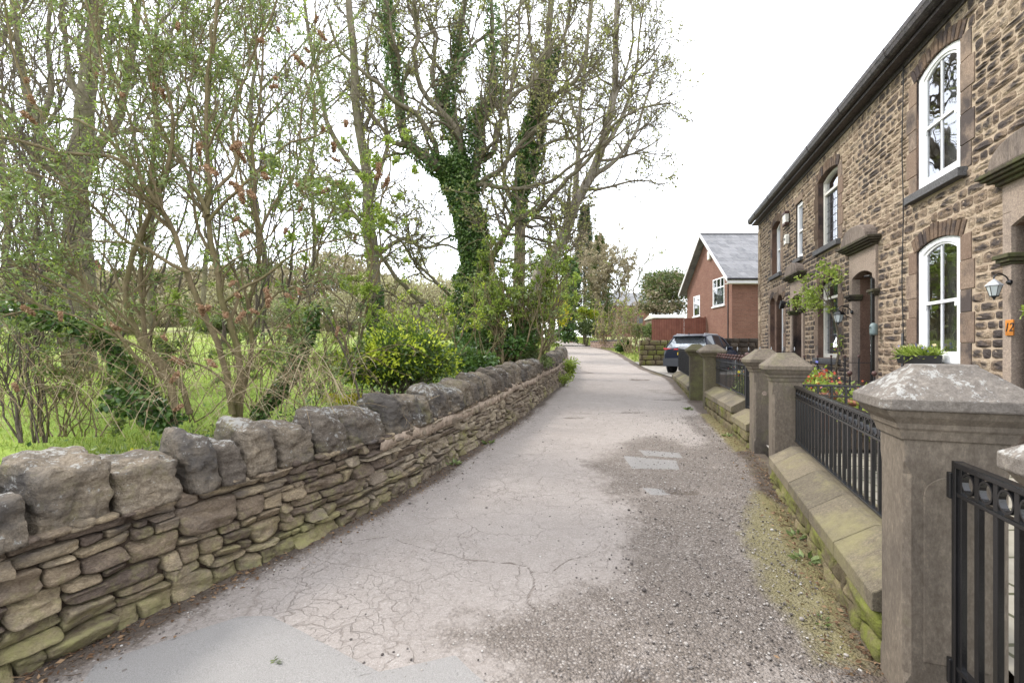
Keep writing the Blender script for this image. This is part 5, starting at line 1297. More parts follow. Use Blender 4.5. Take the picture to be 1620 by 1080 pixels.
m.box((HX - .46, HY0 - ov - .01, ze - .26), (HXE, HY0 - ov + .02, ze - .06)); m.build('barge_board', M['fadedwhite'], BH)
m = MB(); m.box((HX - .44, HY0 - ov, ze - .27), (HXE, HY0, ze - .25)); m.build('soffit', M['white'], BH)
m = MB(); m.tube([(HX - .5, HY0 - ov - .06, ze - .03), (HXE, HY0 - ov - .06, ze - .03)], .07, 8); m.tube([(15.1, HY0 - ov - .05, ze - .05), (15.1, HY0 - ov + .1, ze - .3), (15.1, HY0 - .08, ze - .7), (15.1, HY0 - .08, .5)], .085, 8); m.build('rainwater_pipe', M['black'], BH)
for (y0, y1, z0, z1) in wins:
    m = MB(); x = HX - .02; f = .07
    m.box((x, y0, z0), (x + .07, y0 + f, z1)); m.box((x, y1 - f, z0), (x + .07, y1, z1)); m.box((x, y0 + f, z0), (x + .07, y1 - f, z0 + f)); m.box((x, y0 + f, z1 - f), (x + .07, y1 - f, z1)); zt = z1 - (z1 - z0) * .34
    m.box((x, y0 + f, zt - .03), (x + .07, y1 - f, zt + .03))
    if y1 - y0 > 1.2:
        for q in (1, 2): yy_q = y0 + (y1 - y0) * q / 3; m.box((x, yy_q - .025, zt + .03), (x + .07, yy_q + .025, z1 - f))
    w = m.build('window', M['white'], BH); m = MB(); m.add([(HX + .02, y0, z0), (HX + .02, y1, z0), (HX + .02, y1, z1), (HX + .02, y0, z1)], [(3, 2, 1, 0)]); m.build('pane', M['glass'], w)
    m = MB(); m.box((HX + .3, y0 - .1, z0 - .1), (HX + .6, y1 + .1, z1 + .1)); m.build('room_shade', M['interior'], w)
    m = MB(); m.box((HX + .14, y0 + .05, z0), (HX + .16, y1 - .05, zt)); m.build('curtain', M['curtain'], w)
    m = MB(); m.box((HX - .09, y0 - .08, z0 - .07), (HX + .02, y1 + .08, z0 - .002)); m.build('sill', M['white'], w)
m = MB(); m.box((HX - .16, 29.75, 7.2), (HX, 30.10, 7.75)); m.build('gable_vent_box', M['cream'], BH, False, .03)
m = MB(); m.tube([(HX - .03, 27.45, 5.3), (HX - .03, 27.45, 2.0)], .03, 6); m.build('cable', M['blackdull'], BH)
# ------------------------------------------------------------------ the parked car (heading away to the right)
CH = math.radians(42); cz0 = float(zbase(19.0)) + .06
MC = np.eye(4); fx = np.array([math.sin(CH), math.cos(CH), 0]); rx = np.array([math.cos(CH), -math.sin(CH), 0])
MC[:3, 0] = rx; MC[:3, 1] = fx; MC[:3, 2] = (0, 0, 1)             # local x right, y forward, z up; origin under the middle of the rear bumper
rl = P(1047, 560, 19.3); MC[:3, 3] = (rl[0] + rx[0] * .92, rl[1] + rx[1] * .92, cz0)
CAR = thing('parked_car', 'dark blue car parked nose-away on the driveway, its rear window reflecting the sky', 'car', MC[:3, 3] + fx * 2)
def loft(m, secs, cap=True, att=.5):
    """secs: list of lists of (x,y,z) same length"""
    S_ = np.array(secs, float); a, b, _ = S_.shape; i = np.arange(a * b).reshape(a, b); m.add(S_.reshape(-1, 3), np.stack([i[:-1, :-1], i[:-1, 1:], i[1:, 1:], i[1:, :-1]], -1).reshape(-1, 4), att)
    if cap: m.add(S_[0], np.array([list(range(b))])[:, ::-1], att); m.add(S_[-1], np.array([list(range(b))]), att)
def body_sec(y, hw, zl, zs, zb, inn=.06):
    return [(-hw * .86, y, zl), (-hw * .97, y, zl + .06), (-hw, y, (zl + zs) / 2), (-hw * .985, y, zs), (-hw * (1 - inn), y, zb), (-hw * .6, y, zb + .03), (0, y, zb + .045), (hw * .6, y, zb + .03), (hw * (1 - inn), y, zb), (hw * .985, y, zs), (hw, y, (zl + zs) / 2), (hw * .97, y, zl + .06), (hw * .86, y, zl)]
m = MB(); m.M = MC
loft(m, [body_sec(*q) for q in ((.02, .80, .34, .74, .98, .12), (.10, .88, .28, .80, 1.04, .08), (.35, .91, .24, .86, 1.02), (1.0, .92, .24, .88, .98), (2.2, .92, .24, .86, .96), (3.0, .92, .24, .84, .96), (3.7, .90, .26, .80, .92), (4.15, .84, .28, .70, .80), (4.32, .72, .34, .60, .68))])
m.build('body', M['carpaint'], CAR, True)
def gh(y, hw, z): return [(-hw, y, z), (0, y, z + .03), (hw, y, z)]
m = MB(); m.M = MC   # greenhouse glass
loft(m, [[(-.84, .22, 1.0), (-.62, .62, 1.50), (.62, .62, 1.50), (.84, .22, 1.0)], [(-.86, 1.2, 1.0), (-.66, 1.2, 1.56), (.66, 1.2, 1.56), (.86, 1.2, 1.0)], [(-.86, 2.2, .97), (-.66, 2.2, 1.54), (.66, 2.2, 1.54), (.86, 2.2, .97)], [(-.84, 3.25, .93), (-.62, 2.55, 1.48), (.62, 2.55, 1.48), (.84, 3.25, .93)]], False)
m.add([(-.84, 3.25, .93), (-.62, 2.55, 1.48), (.62, 2.55, 1.48), (.84, 3.25, .93)], [(3, 2, 1, 0)])
m.build('windows', M['carglass'], CAR)
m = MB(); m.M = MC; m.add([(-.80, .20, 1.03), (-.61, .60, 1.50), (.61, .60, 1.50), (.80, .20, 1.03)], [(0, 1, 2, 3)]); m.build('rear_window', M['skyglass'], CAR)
m = MB(); m.M = MC
loft(m, [[(-.64, y, z - .01), (-.6, y, z + .035), (0, y, z + .06), (.6, y, z + .035), (.64, y, z - .01)] for y, z in ((.42, 1.50), (.62, 1.545), (1.2, 1.575), (2.2, 1.555), (2.62, 1.49))]); m.build('roof', M['carpaint'], CAR, True)
m = MB(); m.M = MC
for s_ in (-1, 1):
    for (y0, z0, y1, z1) in ((.22, 1.0, .62, 1.5), (1.28, 1.0, 1.24, 1.55), (2.15, .97, 2.1, 1.54), (3.25, .93, 2.55, 1.48)):
        m.tube([(s_ * .855, y0, z0), (s_ * .645, y1, z1)], .038, 6)
m.build('pillar', M['carpaint'], CAR, True)
m = MB(); m.M = MC; m.prism([(.38, 1.50), (.30, 1.53), (.55, 1.575), (.7, 1.56)], 0, -.60, .60); m.build('spoiler', M['carpaint'], CAR, False, .01)
for s_ in (-1, 1):
    m = MB(); m.M = MC; m.tube([(s_ * .56, .62, 1.57), (s_ * .56, .7, 1.62), (s_ * .56, 2.2, 1.615), (s_ * .56, 2.35, 1.56)], .018, 6); m.build('roof_rail', M['silver'], CAR, True)
    m = MB(); m.M = MC; m.prism([(s_ * .42, .955), (s_ * .84, .965), (s_ * .88, 1.045), (s_ * .42, 1.02)], 1, .03, .22); m.build('tail_light', M['redlens'], CAR, False, .01)
    m = MB(); m.M = MC; m.box((s_ * 1.02, 2.62, .96), (s_ * .86, 2.78, 1.10)); m.build('door_mirror', M['carpaint'], CAR, False, .03)
m = MB(); m.M = MC; m.prism([(-.42, .965), (.42, .965), (.42, 1.02), (-.42, 1.02)], 1, .0, .1); m.build('light_bar', M['redlens'], CAR, False, .01)
m = MB(); m.M = MC; m.box((-.26, -.012, .76), (.26, .05, .87)); m.build('number_plate', M['plate'], CAR)
m = MB(); m.M = MC; loft(m, [[(-.84, y, .30), (-.90 + a, y, .36), (-.91 + a, y, .62), (0, y - .02, .64), (.91 - a, y, .62), (.90 - a, y, .36), (.84, y, .30)] for y, a in ((-.05, .06), (.04, .02), (.32, .0))]); m.build('rear_bumper', M['greyplastic'], CAR, True)
m = MB(); m.M = MC; m.tube([(0.0, .55, 1.60), (0.0, .50, 1.66)], .02, 6); m.build('aerial', M['blackdull'], CAR)
for s_ in (-1, 1):
    for y in (.78, 3.42):
        m = MB(); m.M = MC; m.lathe([(.20, -.11), (.315, -.11), (.335, -.08), (.335, .08), (.315, .11), (.20, .11)], (s_ * .80, y, .335), 24, axis=0); wheel = m.build('wheel', M['tyre'], CAR, True)
        m = MB(); m.M = MC; m.lathe([(.03, .0), (.20, .0), (.215, .02)], (s_ * .80 + s_ * .085, y, .335), 20, axis=0)
        for k in range(5):
            a = 2 * math.pi * k / 5; m.tube([(s_ * .905, y + .04 * math.cos(a), .335 + .04 * math.sin(a)), (s_ * .905, y + .2 * math.cos(a), .335 + .2 * math.sin(a))], .02, 5)
        m.build('rim', M['silver'], wheel)
        m = MB(); m.M = MC; m.lathe([(.345, -.02), (.40, -.02), (.40, .03), (.345, .03)], (s_ * .885, y, .345), 24, axis=0); m.build('wheel_arch', M['greyplastic'], CAR, True)

# ------------------------------------------------------------------ walls, fences and small buildings beyond
def block_wall(name, label, cat, p, q, z0, z1, th, mat, res=4, rowh=.22, lr=(.25, .6), cap=None, group=None, z1b=None):
    M_, L = frame2(p, q); t = thing(name, label, cat, (p[0], p[1], z0), group); m = MB(); m.M = M_; T, F = _CG[res]; n = int((z1 - z0) / rowh)
    m.box((0.01, -th + .02, z0 - .3), (L - .01, -.02, z1 - .01)); c_ = m.build('wall_core', M['core'], t); m = MB(); m.M = M_
    for r_ in range(n + 1):
        u = -RA.random() * .2; zz = z0 - .1 + (z1 - z0 + .1) * (r_ + .5) / (n + 1); hh = (z1 - z0 + .1) / (n + 1) / 2
        while u < L:
            ln = RA.uniform(*lr); a, b = max(u, 0) + .004, min(u + ln, L) - .004; u += ln
            if b - a < .04: continue
            q_ = rounded(T, 8); uu = (a + b) / 2 + q_[:, 0] * (b - a) / 2; z_ = zz + q_[:, 2] * (hh - .004); nn = -th / 2 + q_[:, 1] * (th / 2 + RA.uniform(0, .02)) + .015 * fbm(np.stack([uu * 5, z_ * 5, q_[:, 1]], -1), 2, 3); m.add(np.stack([uu, nn, z_], -1), F, RA.random())
    m.build('stonework', mat, t, True)
    if cap is not None:
        m = MB(); m.M = M_; m.box((-.02, -th - .03, z1), (L + .02, .03, z1 + .09)); m.build('coping', cap, t, False, .01)
    return t
block_wall('garden_wall', 'squared mossy stone wall end standing behind the car at the lane edge', 'garden wall', (8.9, 23.3), (6.45, 23.55), .55, 1.95, .45, M['rockface'], rowh=.24)
block_wall('garden_wall', 'dark sooty stone wall between the car and the brick house', 'garden wall', (13.5, 21.2), (8.9, 21.2), .6, 2.0, .4, stone('sooty_wall_stone', [(.2, (.04, .034, .03)), (.6, (.09, .075, .06)), (.9, (.16, .13, .10))], bump=.01, sc=6), rowh=.2)
t = block_wall('garden_wall', 'low pinkish brick wall with a flat coping along the far lane edge', 'garden wall', (8.4, 37.0), (6.95, 41.5), 1.35, 2.15, .25, M['pinkbrick'], res=3, rowh=.15, cap=M['sill'])
def board_fence(label, p, q, z0, z1, z0b=None, z1b=None, group='red-brown timber fences'):
    M_, L = frame2(p, q); z0b = z0 if z0b is None else z0b; z1b = z1 if z1b is None else z1b
    t = thing('board_fence', label, 'fence', (p[0], p[1], z0), group); m = MB(); m.M = M_; u = 0
    while u < L:
        k = u / L; w = .14; za, zb_ = z0 + (z0b - z0) * k, z1 + (z1b - z1) * k + RA.uniform(-.015, .015); m.box((u, -.012 - (int(u / .15) % 2) * .012, za), (min(L, u + w), .012, zb_), RA.random()); u += .15
    m.build('boards', M['boards'], t); m = MB(); m.M = M_; u = 0
    while u <= L + .01: k = min(1, u / L); m.box((u - .05, -.10, z0 + (z0b - z0) * k), (u + .05, -.03, z1 + (z1b - z1) * k + .05)); u += max(1.8, L / 6)
    m.build('posts', M['boards'], t); return t
board_fence('tall red-brown board fence left of the brick house', (12.6, 30.5), (9.2, 30.8), 1.3, 3.55, 1.3, 3.45)
board_fence('small red-brown boarded gate far up the lane by the dark ivy', (6.6, 50.5), (5.5, 51.5), 2.15, 3.75)
board_fence('distant dark red fence glimpsed up the lane left of the ivy column', (4.3, 66), (3.5, 71), 2.9, 4.5)
t = thing('garden_shed', 'white-roofed shed glimpsed above the red-brown board fence', 'shed', (11.5, 38, 2)); m = MB(); m.box((11.4, 37, 1.6), (13.6, 40, 3.95)); m.build('wall', M['timber'], t)
m = MB(); m.prism([(36.8, 3.96), (38.5, 4.32), (40.2, 3.96)], 0, 11.3, 13.7); m.build('roof', M['cream'], t)
t = thing('distant_house', 'far house with a reddish roof glimpsed through the branches at the left edge', 'house', (-52, 52, 5)); m = MB(); m.box((-56, 50, 3), (-47.5, 56, 8.6)); m.build('wall', M['cream'], t); m = MB(); m.prism([(49.5, 8.6), (53, 11.6), (56.5, 8.6)], 0, -56.5, -47); m.build('roof', M['boards'], t)
m = MB(); [m.box((x, 49.95, 5.6), (x + 1.1, 50.05, 7.0)) for x in (-54.5, -51.8, -49.6)]; m.build('window', M['carglass'], t)
t = thing('distant_house', 'far pale house beside a telegraph pole glimpsed in the gap over the far lane', 'house', (18, 95, 4)); m = MB(); m.box((17, 92, 2), (27, 99, 10)); m.build('wall', M['brick_x'], t); m = MB(); m.prism([(91.5, 10), (95.5, 13), (99.5, 10)], 0, 16.5, 27.5); m.build('roof', M['slate'], t)
m = MB(); [m.box((x, 91.95, 6.5), (x + 1.2, 92.02, 8)) for x in (18.5, 21.5, 24.5)]; m.build('window', M['carglass'], t)

# ------------------------------------------------------------------ small garden things
def plant(name, label, cat, c, r, h, nleaf, mat, size=.05, stems=14, flow=None, nf=0, group=None, fsize=.03, smat='straw', width=.4):
    t = thing(name, label, cat, c, group); base = np.array(c, float); L = []
    for k in range(stems):
        a = RA.random() * 6.28; rr = r * RA.uniform(.4, 1); L.append(([base, base + np.array([math.cos(a) * rr * .4, math.sin(a) * rr * .4, h * .55]), base + np.array([math.cos(a) * rr, math.sin(a) * rr, h * RA.uniform(.7, 1.05)])], .006, .002))
    br = limbs(L, 6, .03); m = MB(); add_br(m, br, 3); m.build('stems', M[smat], t)
    p, d = along(br, nleaf, .2, 1, r * .22); m = MB(); leaf_cards(m, p, size, dirs=rng.normal(size=p.shape) + np.array([0, 0, .5]), width=width); m.build('leaves', M[mat], t)
    if flow: p, d = along(br, nf, .75, 1, r * .15); m = MB(); leaf_cards(m, p + np.array([0, 0, h * .08]), fsize, width=.9, fold=.1); m.build('flowers', M[flow], t)
    return t
def Tp(u, n, z): return place(TT, u, n, z)
# window box on the near sill
c = Tp(6.98, .14, 1.28); t = thing('window_box', 'black trough of spring flowers on the sill of the nearest white sash window', 'window box', c); m = MB(); m.M = TT; m.prism([(.06, 1.285), (.24, 1.285), (.27, 1.41), (.04, 1.41)][::-1], 0, 6.62, 7.36); m.build('trough', M['blackdull'], t, False, .006)
m = MB(); m.M = TT; m.box((6.64, .07, 1.37), (7.34, .25, 1.40)); m.build('compost', M['soil'], t)
m = MB(); q = np.stack([rng.uniform(6.64, 7.34, 420), rng.uniform(.06, .26, 420), np.full(420, 1.40)], -1); m.M = TT; leaf_cards(m, q, .15, dirs=rng.normal(size=q.shape) * .55 + np.array([0, .15, 1.]), width=.13); leaf_cards(m, q + rng.normal(size=q.shape) * .03 + np.array([0, 0, .03]), .05, width=.5); m.build('leaves', M['spring'], t)
m = MB(); m.M = TT; q = np.stack([rng.uniform(6.64, 7.34, 70), rng.uniform(.04, .28, 70), rng.uniform(1.46, 1.56, 70)], -1); leaf_cards(m, q, .045, width=.9, fold=.1); m.build('flowers', M['petal_mix'], t)
# hanging basket at the right edge
c = Tp(4.32, .36, 1.84); t = thing('hanging_basket', 'hanging basket of yellow and blue flowers at the right edge by the house number', 'hanging basket', c)
m = MB(); m.lathe([(.02, -.14), (.10, -.12), (.16, -.05), (.18, .0)], c, 16); m.build('basket', M['blackdull'], t, True)
m = MB(); [m.tube([c + np.array([.17 * math.cos(a), .17 * math.sin(a), 0]), c + np.array([0, 0, .42])], .003, 4) for a in (0, 2.1, 4.2)]; cc_ = Tp(4.32, .06, 2.25); m.tube([c + np.array([0, 0, .42]), c + np.array([0, 0, .44]), cc_ + np.array([0, 0, .03]), cc_], .006, 5); m.build('chain', M['blackdull'], t)
m = MB(); q = c + rng.normal(size=(300, 3)) * np.array([.08, .08, .045]) + np.array([0, 0, .05]); leaf_cards(m, q, .07, width=.5); m.build('leaves', M['spring'], t); m = MB(); q = c + rng.normal(size=(50, 3)) * np.array([.08, .08, .06]) + np.array([0, 0, .09]); leaf_cards(m, q, .05, width=.9, fold=.1); m.build('flowers', M['petal_mix'], t)
# pots and garden plants
def pot_thing(label, x, y, r, h, leaf, flow, nl=260):
    z = gz(x, y) + .14; t = thing('flower_pot', label, 'flower pot', (x, y, z), 'planted pots in the front garden'); m = MB(); m.lathe([(r * .65, 0), (r * .95, h * .85), (r * 1.05, h * .86), (r * 1.05, h), (r * .9, h), (r * .85, h * .8)], (x, y, z), 18); m.build('pot', M['terracotta'], t, True)
    m = MB(); q = np.array([x, y, z + h + .06]) + rng.normal(size=(nl, 3)) * np.array([r * .6, r * .6, .07]); leaf_cards(m, q, .07, width=.55); m.build('leaves', M[leaf], t); m = MB(); q = np.array([x, y, z + h + .13]) + rng.normal(size=(nl // 5, 3)) * np.array([r * .6, r * .6, .06]); leaf_cards(m, q, .045, width=.9, fold=.1); m.build('flowers', M[flow], t)
pot_thing('terracotta pot of red flowers showing between the rings of the open gate', 4.15, 6.3, .19, .55, 'spring', 'petal_red')
pot_thing('terracotta pot of pale and yellow flowers beside the rusty-balled divider', 4.45, 7.15, .22, .62, 'spring', 'petal_mix', 420)
pot_thing('brown pot at the foot of the divider nearest the olive-brown pier', 3.95, 7.35, .2, .70, 'hedge', 'petal_mix', 160)
pot_thing('smaller terracotta pot of red flowers behind the first', 4.75, 6.35, .15, .42, 'spring', 'petal_red', 200)
sp_ = [(3.75, 6.6, .25, .55, 'loose bright green plant just behind the small-balled railing'), (4.1, 8.0, .32, .7, 'leafy border plant behind the lower stretch of the ball-topped railing'), (4.5, 9.0, .3, .75, 'tall pale green plant behind the upper stretch of the ball-topped railing'),
       (5.2, 10.2, .35, .6, 'rounded plant below the pair of narrow arched windows'), (4.4, 5.7, .3, .5, 'tangled green plant behind the nearest railing'), (4.9, 5.9, .3, .62, 'ragged green plant beside the open gate end'), (5.2, 7.6, .35, .5, 'low plant at the foot of the taller handrail'),
       (7.15, 13.2, .25, .75, 'small green plant at the foot of the farthest door')]
for (x, y, r, h, lab) in sp_: plant('garden_plant', lab, 'garden plant', (x, y, gz(x, y) + .08), r, h, 420, RA.choice(('spring', 'budleaf')), .06, 16, RA.choice(('petal_red', 'petal_mix', None)), 30, 'border plants in the front gardens')
# climbing shrub trained on the terrace, between the middle window and the middle door
b0 = Tp(10.0, .12, .25); L_ = [([Tp(10.05, .14, .2), Tp(9.98, .16, 1.2), Tp(10.08, .16, 2.0), Tp(10.15, .2, 2.55)], .03, .014)]
for (du, dz, n_) in ((.9, .45, .2), (1.6, .3, .25), (-.55, .5, .2), (2.4, .5, .2), (1.9, .85, .2), (.5, .95, .2), (-.3, .75, .25), (1.2, .0, .3), (2.3, .1, .3)):
    L_.append(([Tp(10.12, .18, 2.35), Tp(9.95 + du * .4, .25 + n_ * .4, 2.45 + dz * .4), Tp(9.75 + du * .85, .12 + n_, 2.5 + dz * .8)], .012, .004))
br = limbs(L_, 10, .03); b1 = children(br, 5, .3, 1, 45, .35, 4, .3, .1); t = thing('climbing_shrub', 'light green shrub climbing the terrace between the middle window and the middle doorway', 'climber', b0)
m = MB(); add_br(m, br, 5); add_br(m, b1, 3); m.build('stems', M['barktwig'], t); p, d = along(b1, 1150, .1, 1, .06); m = MB(); leaf_cards(m, p, .075, width=.5); m.build('leaves', M['spring'], t)
# fallen leaf and weeds by the lane
def weed(label, px, py, n=40, s=.10):
    x, y = gp(px, py); z = gz(x, y); m = MB(); c = np.array([x, y, z + .008]); a = rng.uniform(0, 6.28, n); d = np.stack([np.cos(a), np.sin(a), rng.uniform(.15, .8, n)], -1); leaf_cards(m, c + d * np.array([.03, .03, .0]), s, dirs=d, width=.38, fold=.2); o = m.build('weed', M['budleaf'], None); tag(o, label, 'weed', 'weeds growing at the lane edges')
for (lab, px, py, s) in (('larger leafy weed against the rock-faced wall', 1275, 888, .10), ('leafy weed against the rock-faced wall, just beyond the nearer one', 1262, 850, .085), ('tiny weed in the dirt near the bottom right of the lane', 1298, 985, .05), ('weed sprig at the foot of the dry stone wall half way along', 718, 735, .13), ('small weed at the foot of the mossy gate pier', 1090, 648, .13), ('weed tuft at the foot of the stepped wall', 1150, 690, .10), ('tuft of weed further up at the dry stone wall foot', 772, 702, .12)): weed(lab, px, py, 26, s * .68)
# leafy shrub growing out of the end of the dry stone wall
x, y = 2.05, 17.0; plant('wall_shrub', 'bright green bush sprouting from the lane side of the dry stone wall', 'shrub', (x + .1, y + .2, gz(2.2, 17)), .32, .7, 800, 'spring', .10, 26, smat='barktwig')
x, y = 1.62, 14.6; plant('wall_shrub', 'small low green sprig at the foot of the far dry stone wall', 'shrub', (x, y, gz(x, y)), .28, .35, 300, 'spring', .08, 14, smat='barktwig')
# dead leaves and bits along both edges
mb = MB(); n = 3600; yy = 1.4 + rng.random(n) ** 1.4 * 8; rt = rng.random(n) < .62
xx = np.where(rt, XR(yy) - np.abs(rng.normal(size=n)) * .16, XL(yy) + .02 + np.abs(rng.normal(size=n)) * .12); leaf_cards(mb, np.stack([xx, yy, zbase(yy) + .014], -1), rng.uniform(.012, .034, n), dirs=rng.normal(size=(n, 3)) * np.array([1, 1, .25]), width=.5, up=np.array([0, 0, 1.]))
nt = 420; yy = 1.4 + rng.random(nt) ** 1.5 * 7; rt = rng.random(nt) < .75; xx = np.where(rt, XR(yy) - .03 - np.abs(rng.normal(size=nt)) * .13, XL(yy) + .02 + np.abs(rng.normal(size=nt)) * .1); a = rng.uniform(0, 6.28, nt); ln = rng.uniform(.03, .13, nt)
p0 = np.stack([xx, yy, zbase(yy) + .012], -1); p2 = p0 + np.stack([np.cos(a) * ln, np.sin(a) * ln, rng.uniform(0, .02, nt)], -1); V, F = tubes(np.stack([p0, (p0 + p2) / 2 + rng.normal(size=(nt, 3)) * .006, p2], 1), np.full((nt, 3), .0014), 3); mb.add(V, F, np.repeat(rng.random(nt), 9))
o = mb.build('leaf_litter', M['litter'], None); tag(o, 'brown dead leaves and twigs along the lane edges', 'leaf litter', kind='stuff')
x, y = gp(432, 1050); m = MB(); q = np.tile([[x, y, float(zbase(y)) + .012]], (7, 1)) + rng.normal(size=(7, 3)) * np.array([.012, .006, .001]); leaf_cards(m, q, .035, dirs=np.array([[1, .35, .1]] * 7) + rng.normal(size=(7, 3)) * .5 * np.array([1, 1, .1]), width=.3); o = m.build('fallen_sprig', M['hedge'], None); tag(o, 'little dark sprig lying on the grey tarmac patch', 'sprig')
# ------------------------------------------------------------------ trees
def PL(lst, Y, dY=None):
    """survey points of the photograph placed at their own depth"""
    n = len(lst); ys = np.linspace(Y, Y + (dY or 0), n); return [P(a, b, y) for (a, b), y in zip(lst, ys)]
def crown_levels(par, spec):
    out = []; cur = par
    for kw in spec: cur = children(cur, **kw); out.append(cur)
    return out
def fit_cap(br, n):
    if len(br[0]) > n: k = rng.choice(len(br[0]), n, replace=False); return br[0][k], br[1][k]
    return br
def cat_br(*b):
    return b

# ---- the ivy-clad sycamore
Y = 14.0
t = thing('ivy_clad_tree', 'large tree swathed in dark ivy with bare crooked limbs, just behind the dry stone wall', 'tree', P(745, 560, Y))
trunk = [(PL([(748, 585), (746, 530), (745, 480), (750, 430), (755, 400), (748, 360), (741, 333), (733, 300), (722, 278), (712, 262)], Y), .36, .27)]
ivl = [(PL([(715, 270), (696, 262), (678, 250), (644, 222), (630, 148), (619, 90), (613, 40), (607, -30)], Y, -1.5), .20, .06),
       (PL([(722, 275), (730, 241), (715, 200), (703, 167), (708, 130), (722, 93), (733, 40), (740, -40)], Y, 1.2), .21, .09),
       (PL([(740, 320), (755, 270), (757, 230), (752, 200), (759, 185), (772, 155), (781, 141), (780, 100), (778, 40), (775, -40)], Y, .3), .13, .05)]
bare = [(PL([(700, 270), (692, 263), (686, 230), (678, 207), (659, 178), (640, 170), (622, 159), (600, 130), (585, 122), (560, 100), (540, 80), (520, 30)], Y, -2.5), .10, .03),
        (PL([(745, 300), (767, 281), (790, 270), (807, 252), (825, 225), (844, 207), (870, 189), (890, 196), (915, 200)], Y, -1.5), .09, .03),
        (PL([(750, 310), (759, 296), (790, 298), (826, 300), (850, 292), (870, 285), (907, 259), (940, 245), (963, 230), (1010, 190)], Y, -2), .075, .02),
        (PL([(765, 440), (772, 418), (790, 385), (807, 355), (830, 338), (855, 326), (890, 290), (907, 270), (935, 240), (959, 211), (990, 185), (1018, 170), (1060, 165)], Y, -2.2), .105, .02),
        (PL([(755, 260), (770, 250), (781, 235), (785, 205), (800, 180), (812, 150), (840, 130), (850, 100), (880, 60)], Y, -.6), .10, .03),
        (PL([(738, 490), (724, 486), (700, 487), (669, 480), (645, 460), (628, 442), (612, 415), (597, 397), (580, 370), (563, 349), (540, 335), (518, 318), (480, 300)], Y, -3), .085, .022),
        (PL([(715, 485), (712, 470), (690, 450), (655, 411), (640, 385), (604, 363), (570, 350), (530, 330)], Y, -2), .05, .02),
        (PL([(745, 300), (730, 240), (712, 190), (665, 140), (655, 90), (660, 50), (650, -20)], Y, -.8), .10, .05),
        (PL([(700, 170), (680, 120), (690, 60), (668, 20), (655, -30)], Y, 1), .06, .03), (PL([(757, 190), (800, 150), (815, 100), (822, 40), (830, -30)], Y, 1.5), .07, .03),
        (PL([(720, 110), (750, 70), (790, 40), (830, 10), (860, -40)], Y, 1.5), .06, .03), (PL([(650, 240), (610, 250), (580, 275), (555, 268), (520, 280)], Y, -1.2), .05, .015),
        (PL([(735, 380), (715, 372), (690, 385), (660, 372), (630, 378), (600, 360)], Y, -1), .04, .012), (PL([(760, 400), (800, 415), (830, 400), (860, 385), (880, 392)], Y, -1), .04, .012)]
TR = limbs(trunk, 16, .004); IV = limbs(ivl, 20, .008); BA = limbs(bare, 22, .012)
m = MB(); add_br(m, TR, 14); m.build('trunk', M['bark'], t, True); m = MB(); add_br(m, IV, 10); add_br(m, BA, 8); m.build('limbs', M['bark'], t, True)
c1 = [children(b, dens=d_, t0=.12, t1=1, ang=50, length=3.1, S=9, wig=.22, up=.05, rmax=.55, rend=.010, rmin=.014) for b, d_ in ((BA, 2.0), (IV, 1.4))]
c1 = (np.concatenate([c[0] for c in c1]), np.concatenate([c[1] for c in c1])); c2 = children(c1, dens=3.3, t0=.15, t1=1, ang=48, length=1.3, S=7, wig=.26, up=.05, rmax=.6, rend=.0095, rmin=.012); c3 = children(c2, dens=4.2, t0=.1, t1=1, ang=45, length=.65, S=5, wig=.28, up=.06, rmax=.7, rend=.0065, rmin=.008); c3 = fit_cap(c3, 52000)
m = MB(); add_br(m, c1, 6); add_br(m, c2, 4); add_br(m, c3, 3); m.build('branches', M['barktwig'], t)
m = MB(); p, d = along(c3, 9500, .3, 1, .02); leaf_cards(m, p, .085, width=.6, droop=.3); p, d = along(c2, 2500, .3, 1, .02); leaf_cards(m, p, .08, width=.6, droop=.3); m.build('opening_leaves', M['budscale'], t)
m = MB(); ivy_on(m, TR, 16000, .09, .21); ivy_on(m, IV, 13000, .075, .17, 0, 1); ivy_on(m, BA, 1800, .08, .08, 0, .25); m.build('ivy', M['ivy'], t); m = MB(); ivy_on(m, TR, 4600, .08, .29); ivy_on(m, IV, 3600, .07, .23, 0, .95); m.build('young_ivy', M['ivytip'], t)

def bare_tree(name, label, cat, base, limbs_, wig, levels, bark_, twig_, leafmat_, nleaf, leafsize, ivy=None, group=None, tubek=8, S=18, cap=24000):
    t = thing(name, label, cat, base, group); LB = limbs(limbs_, S, wig); m = MB(); add_br(m, (LB[0][:1], LB[1][:1]), tubek + 4); m.build('trunk', M[bark_], t, True)
    if len(limbs_) > 1: m = MB(); add_br(m, (LB[0][1:], LB[1][1:]), tubek); m.build('limbs', M[bark_], t, True)
    m = MB(); cur = LB; last = None
    for j, kw in enumerate(levels):
        cur = fit_cap(children(cur, **kw), cap); add_br(m, cur, 5 if j == 0 else (4 if j == 1 else 3)); last2, last = last, cur
    m.build('branches', M[twig_], t)
    if nleaf: m = MB(); p, d = along(last, nleaf, .2, 1, .03); leaf_cards(m, p, leafsize, width=.55, droop=.2); m.build('leaves', M[leafmat_], t)
    if ivy: m = MB(); [ivy_on(m, LB, *iv) for iv in ivy]; m.build('ivy', M['ivy'], t)
    return t, LB
LV = lambda a, b, c_, d1_=1.5, d2_=2.4, d3_=3.2, w=.2, up=.08: [dict(dens=d1_, t0=.2, t1=1, ang=42, length=a, S=9, wig=w, up=up, rmax=.5, rend=.010, rmin=.014), dict(dens=d2_, t0=.15, t1=1, ang=42, length=b, S=7, wig=w * 1.15, up=up, rmax=.6, rend=.011, rmin=.013), dict(dens=d3_, t0=.1, t1=1, ang=42, length=c_, S=5, wig=w * 1.3, up=up, rmax=.7, rend=.0085, rmin=.0095)]
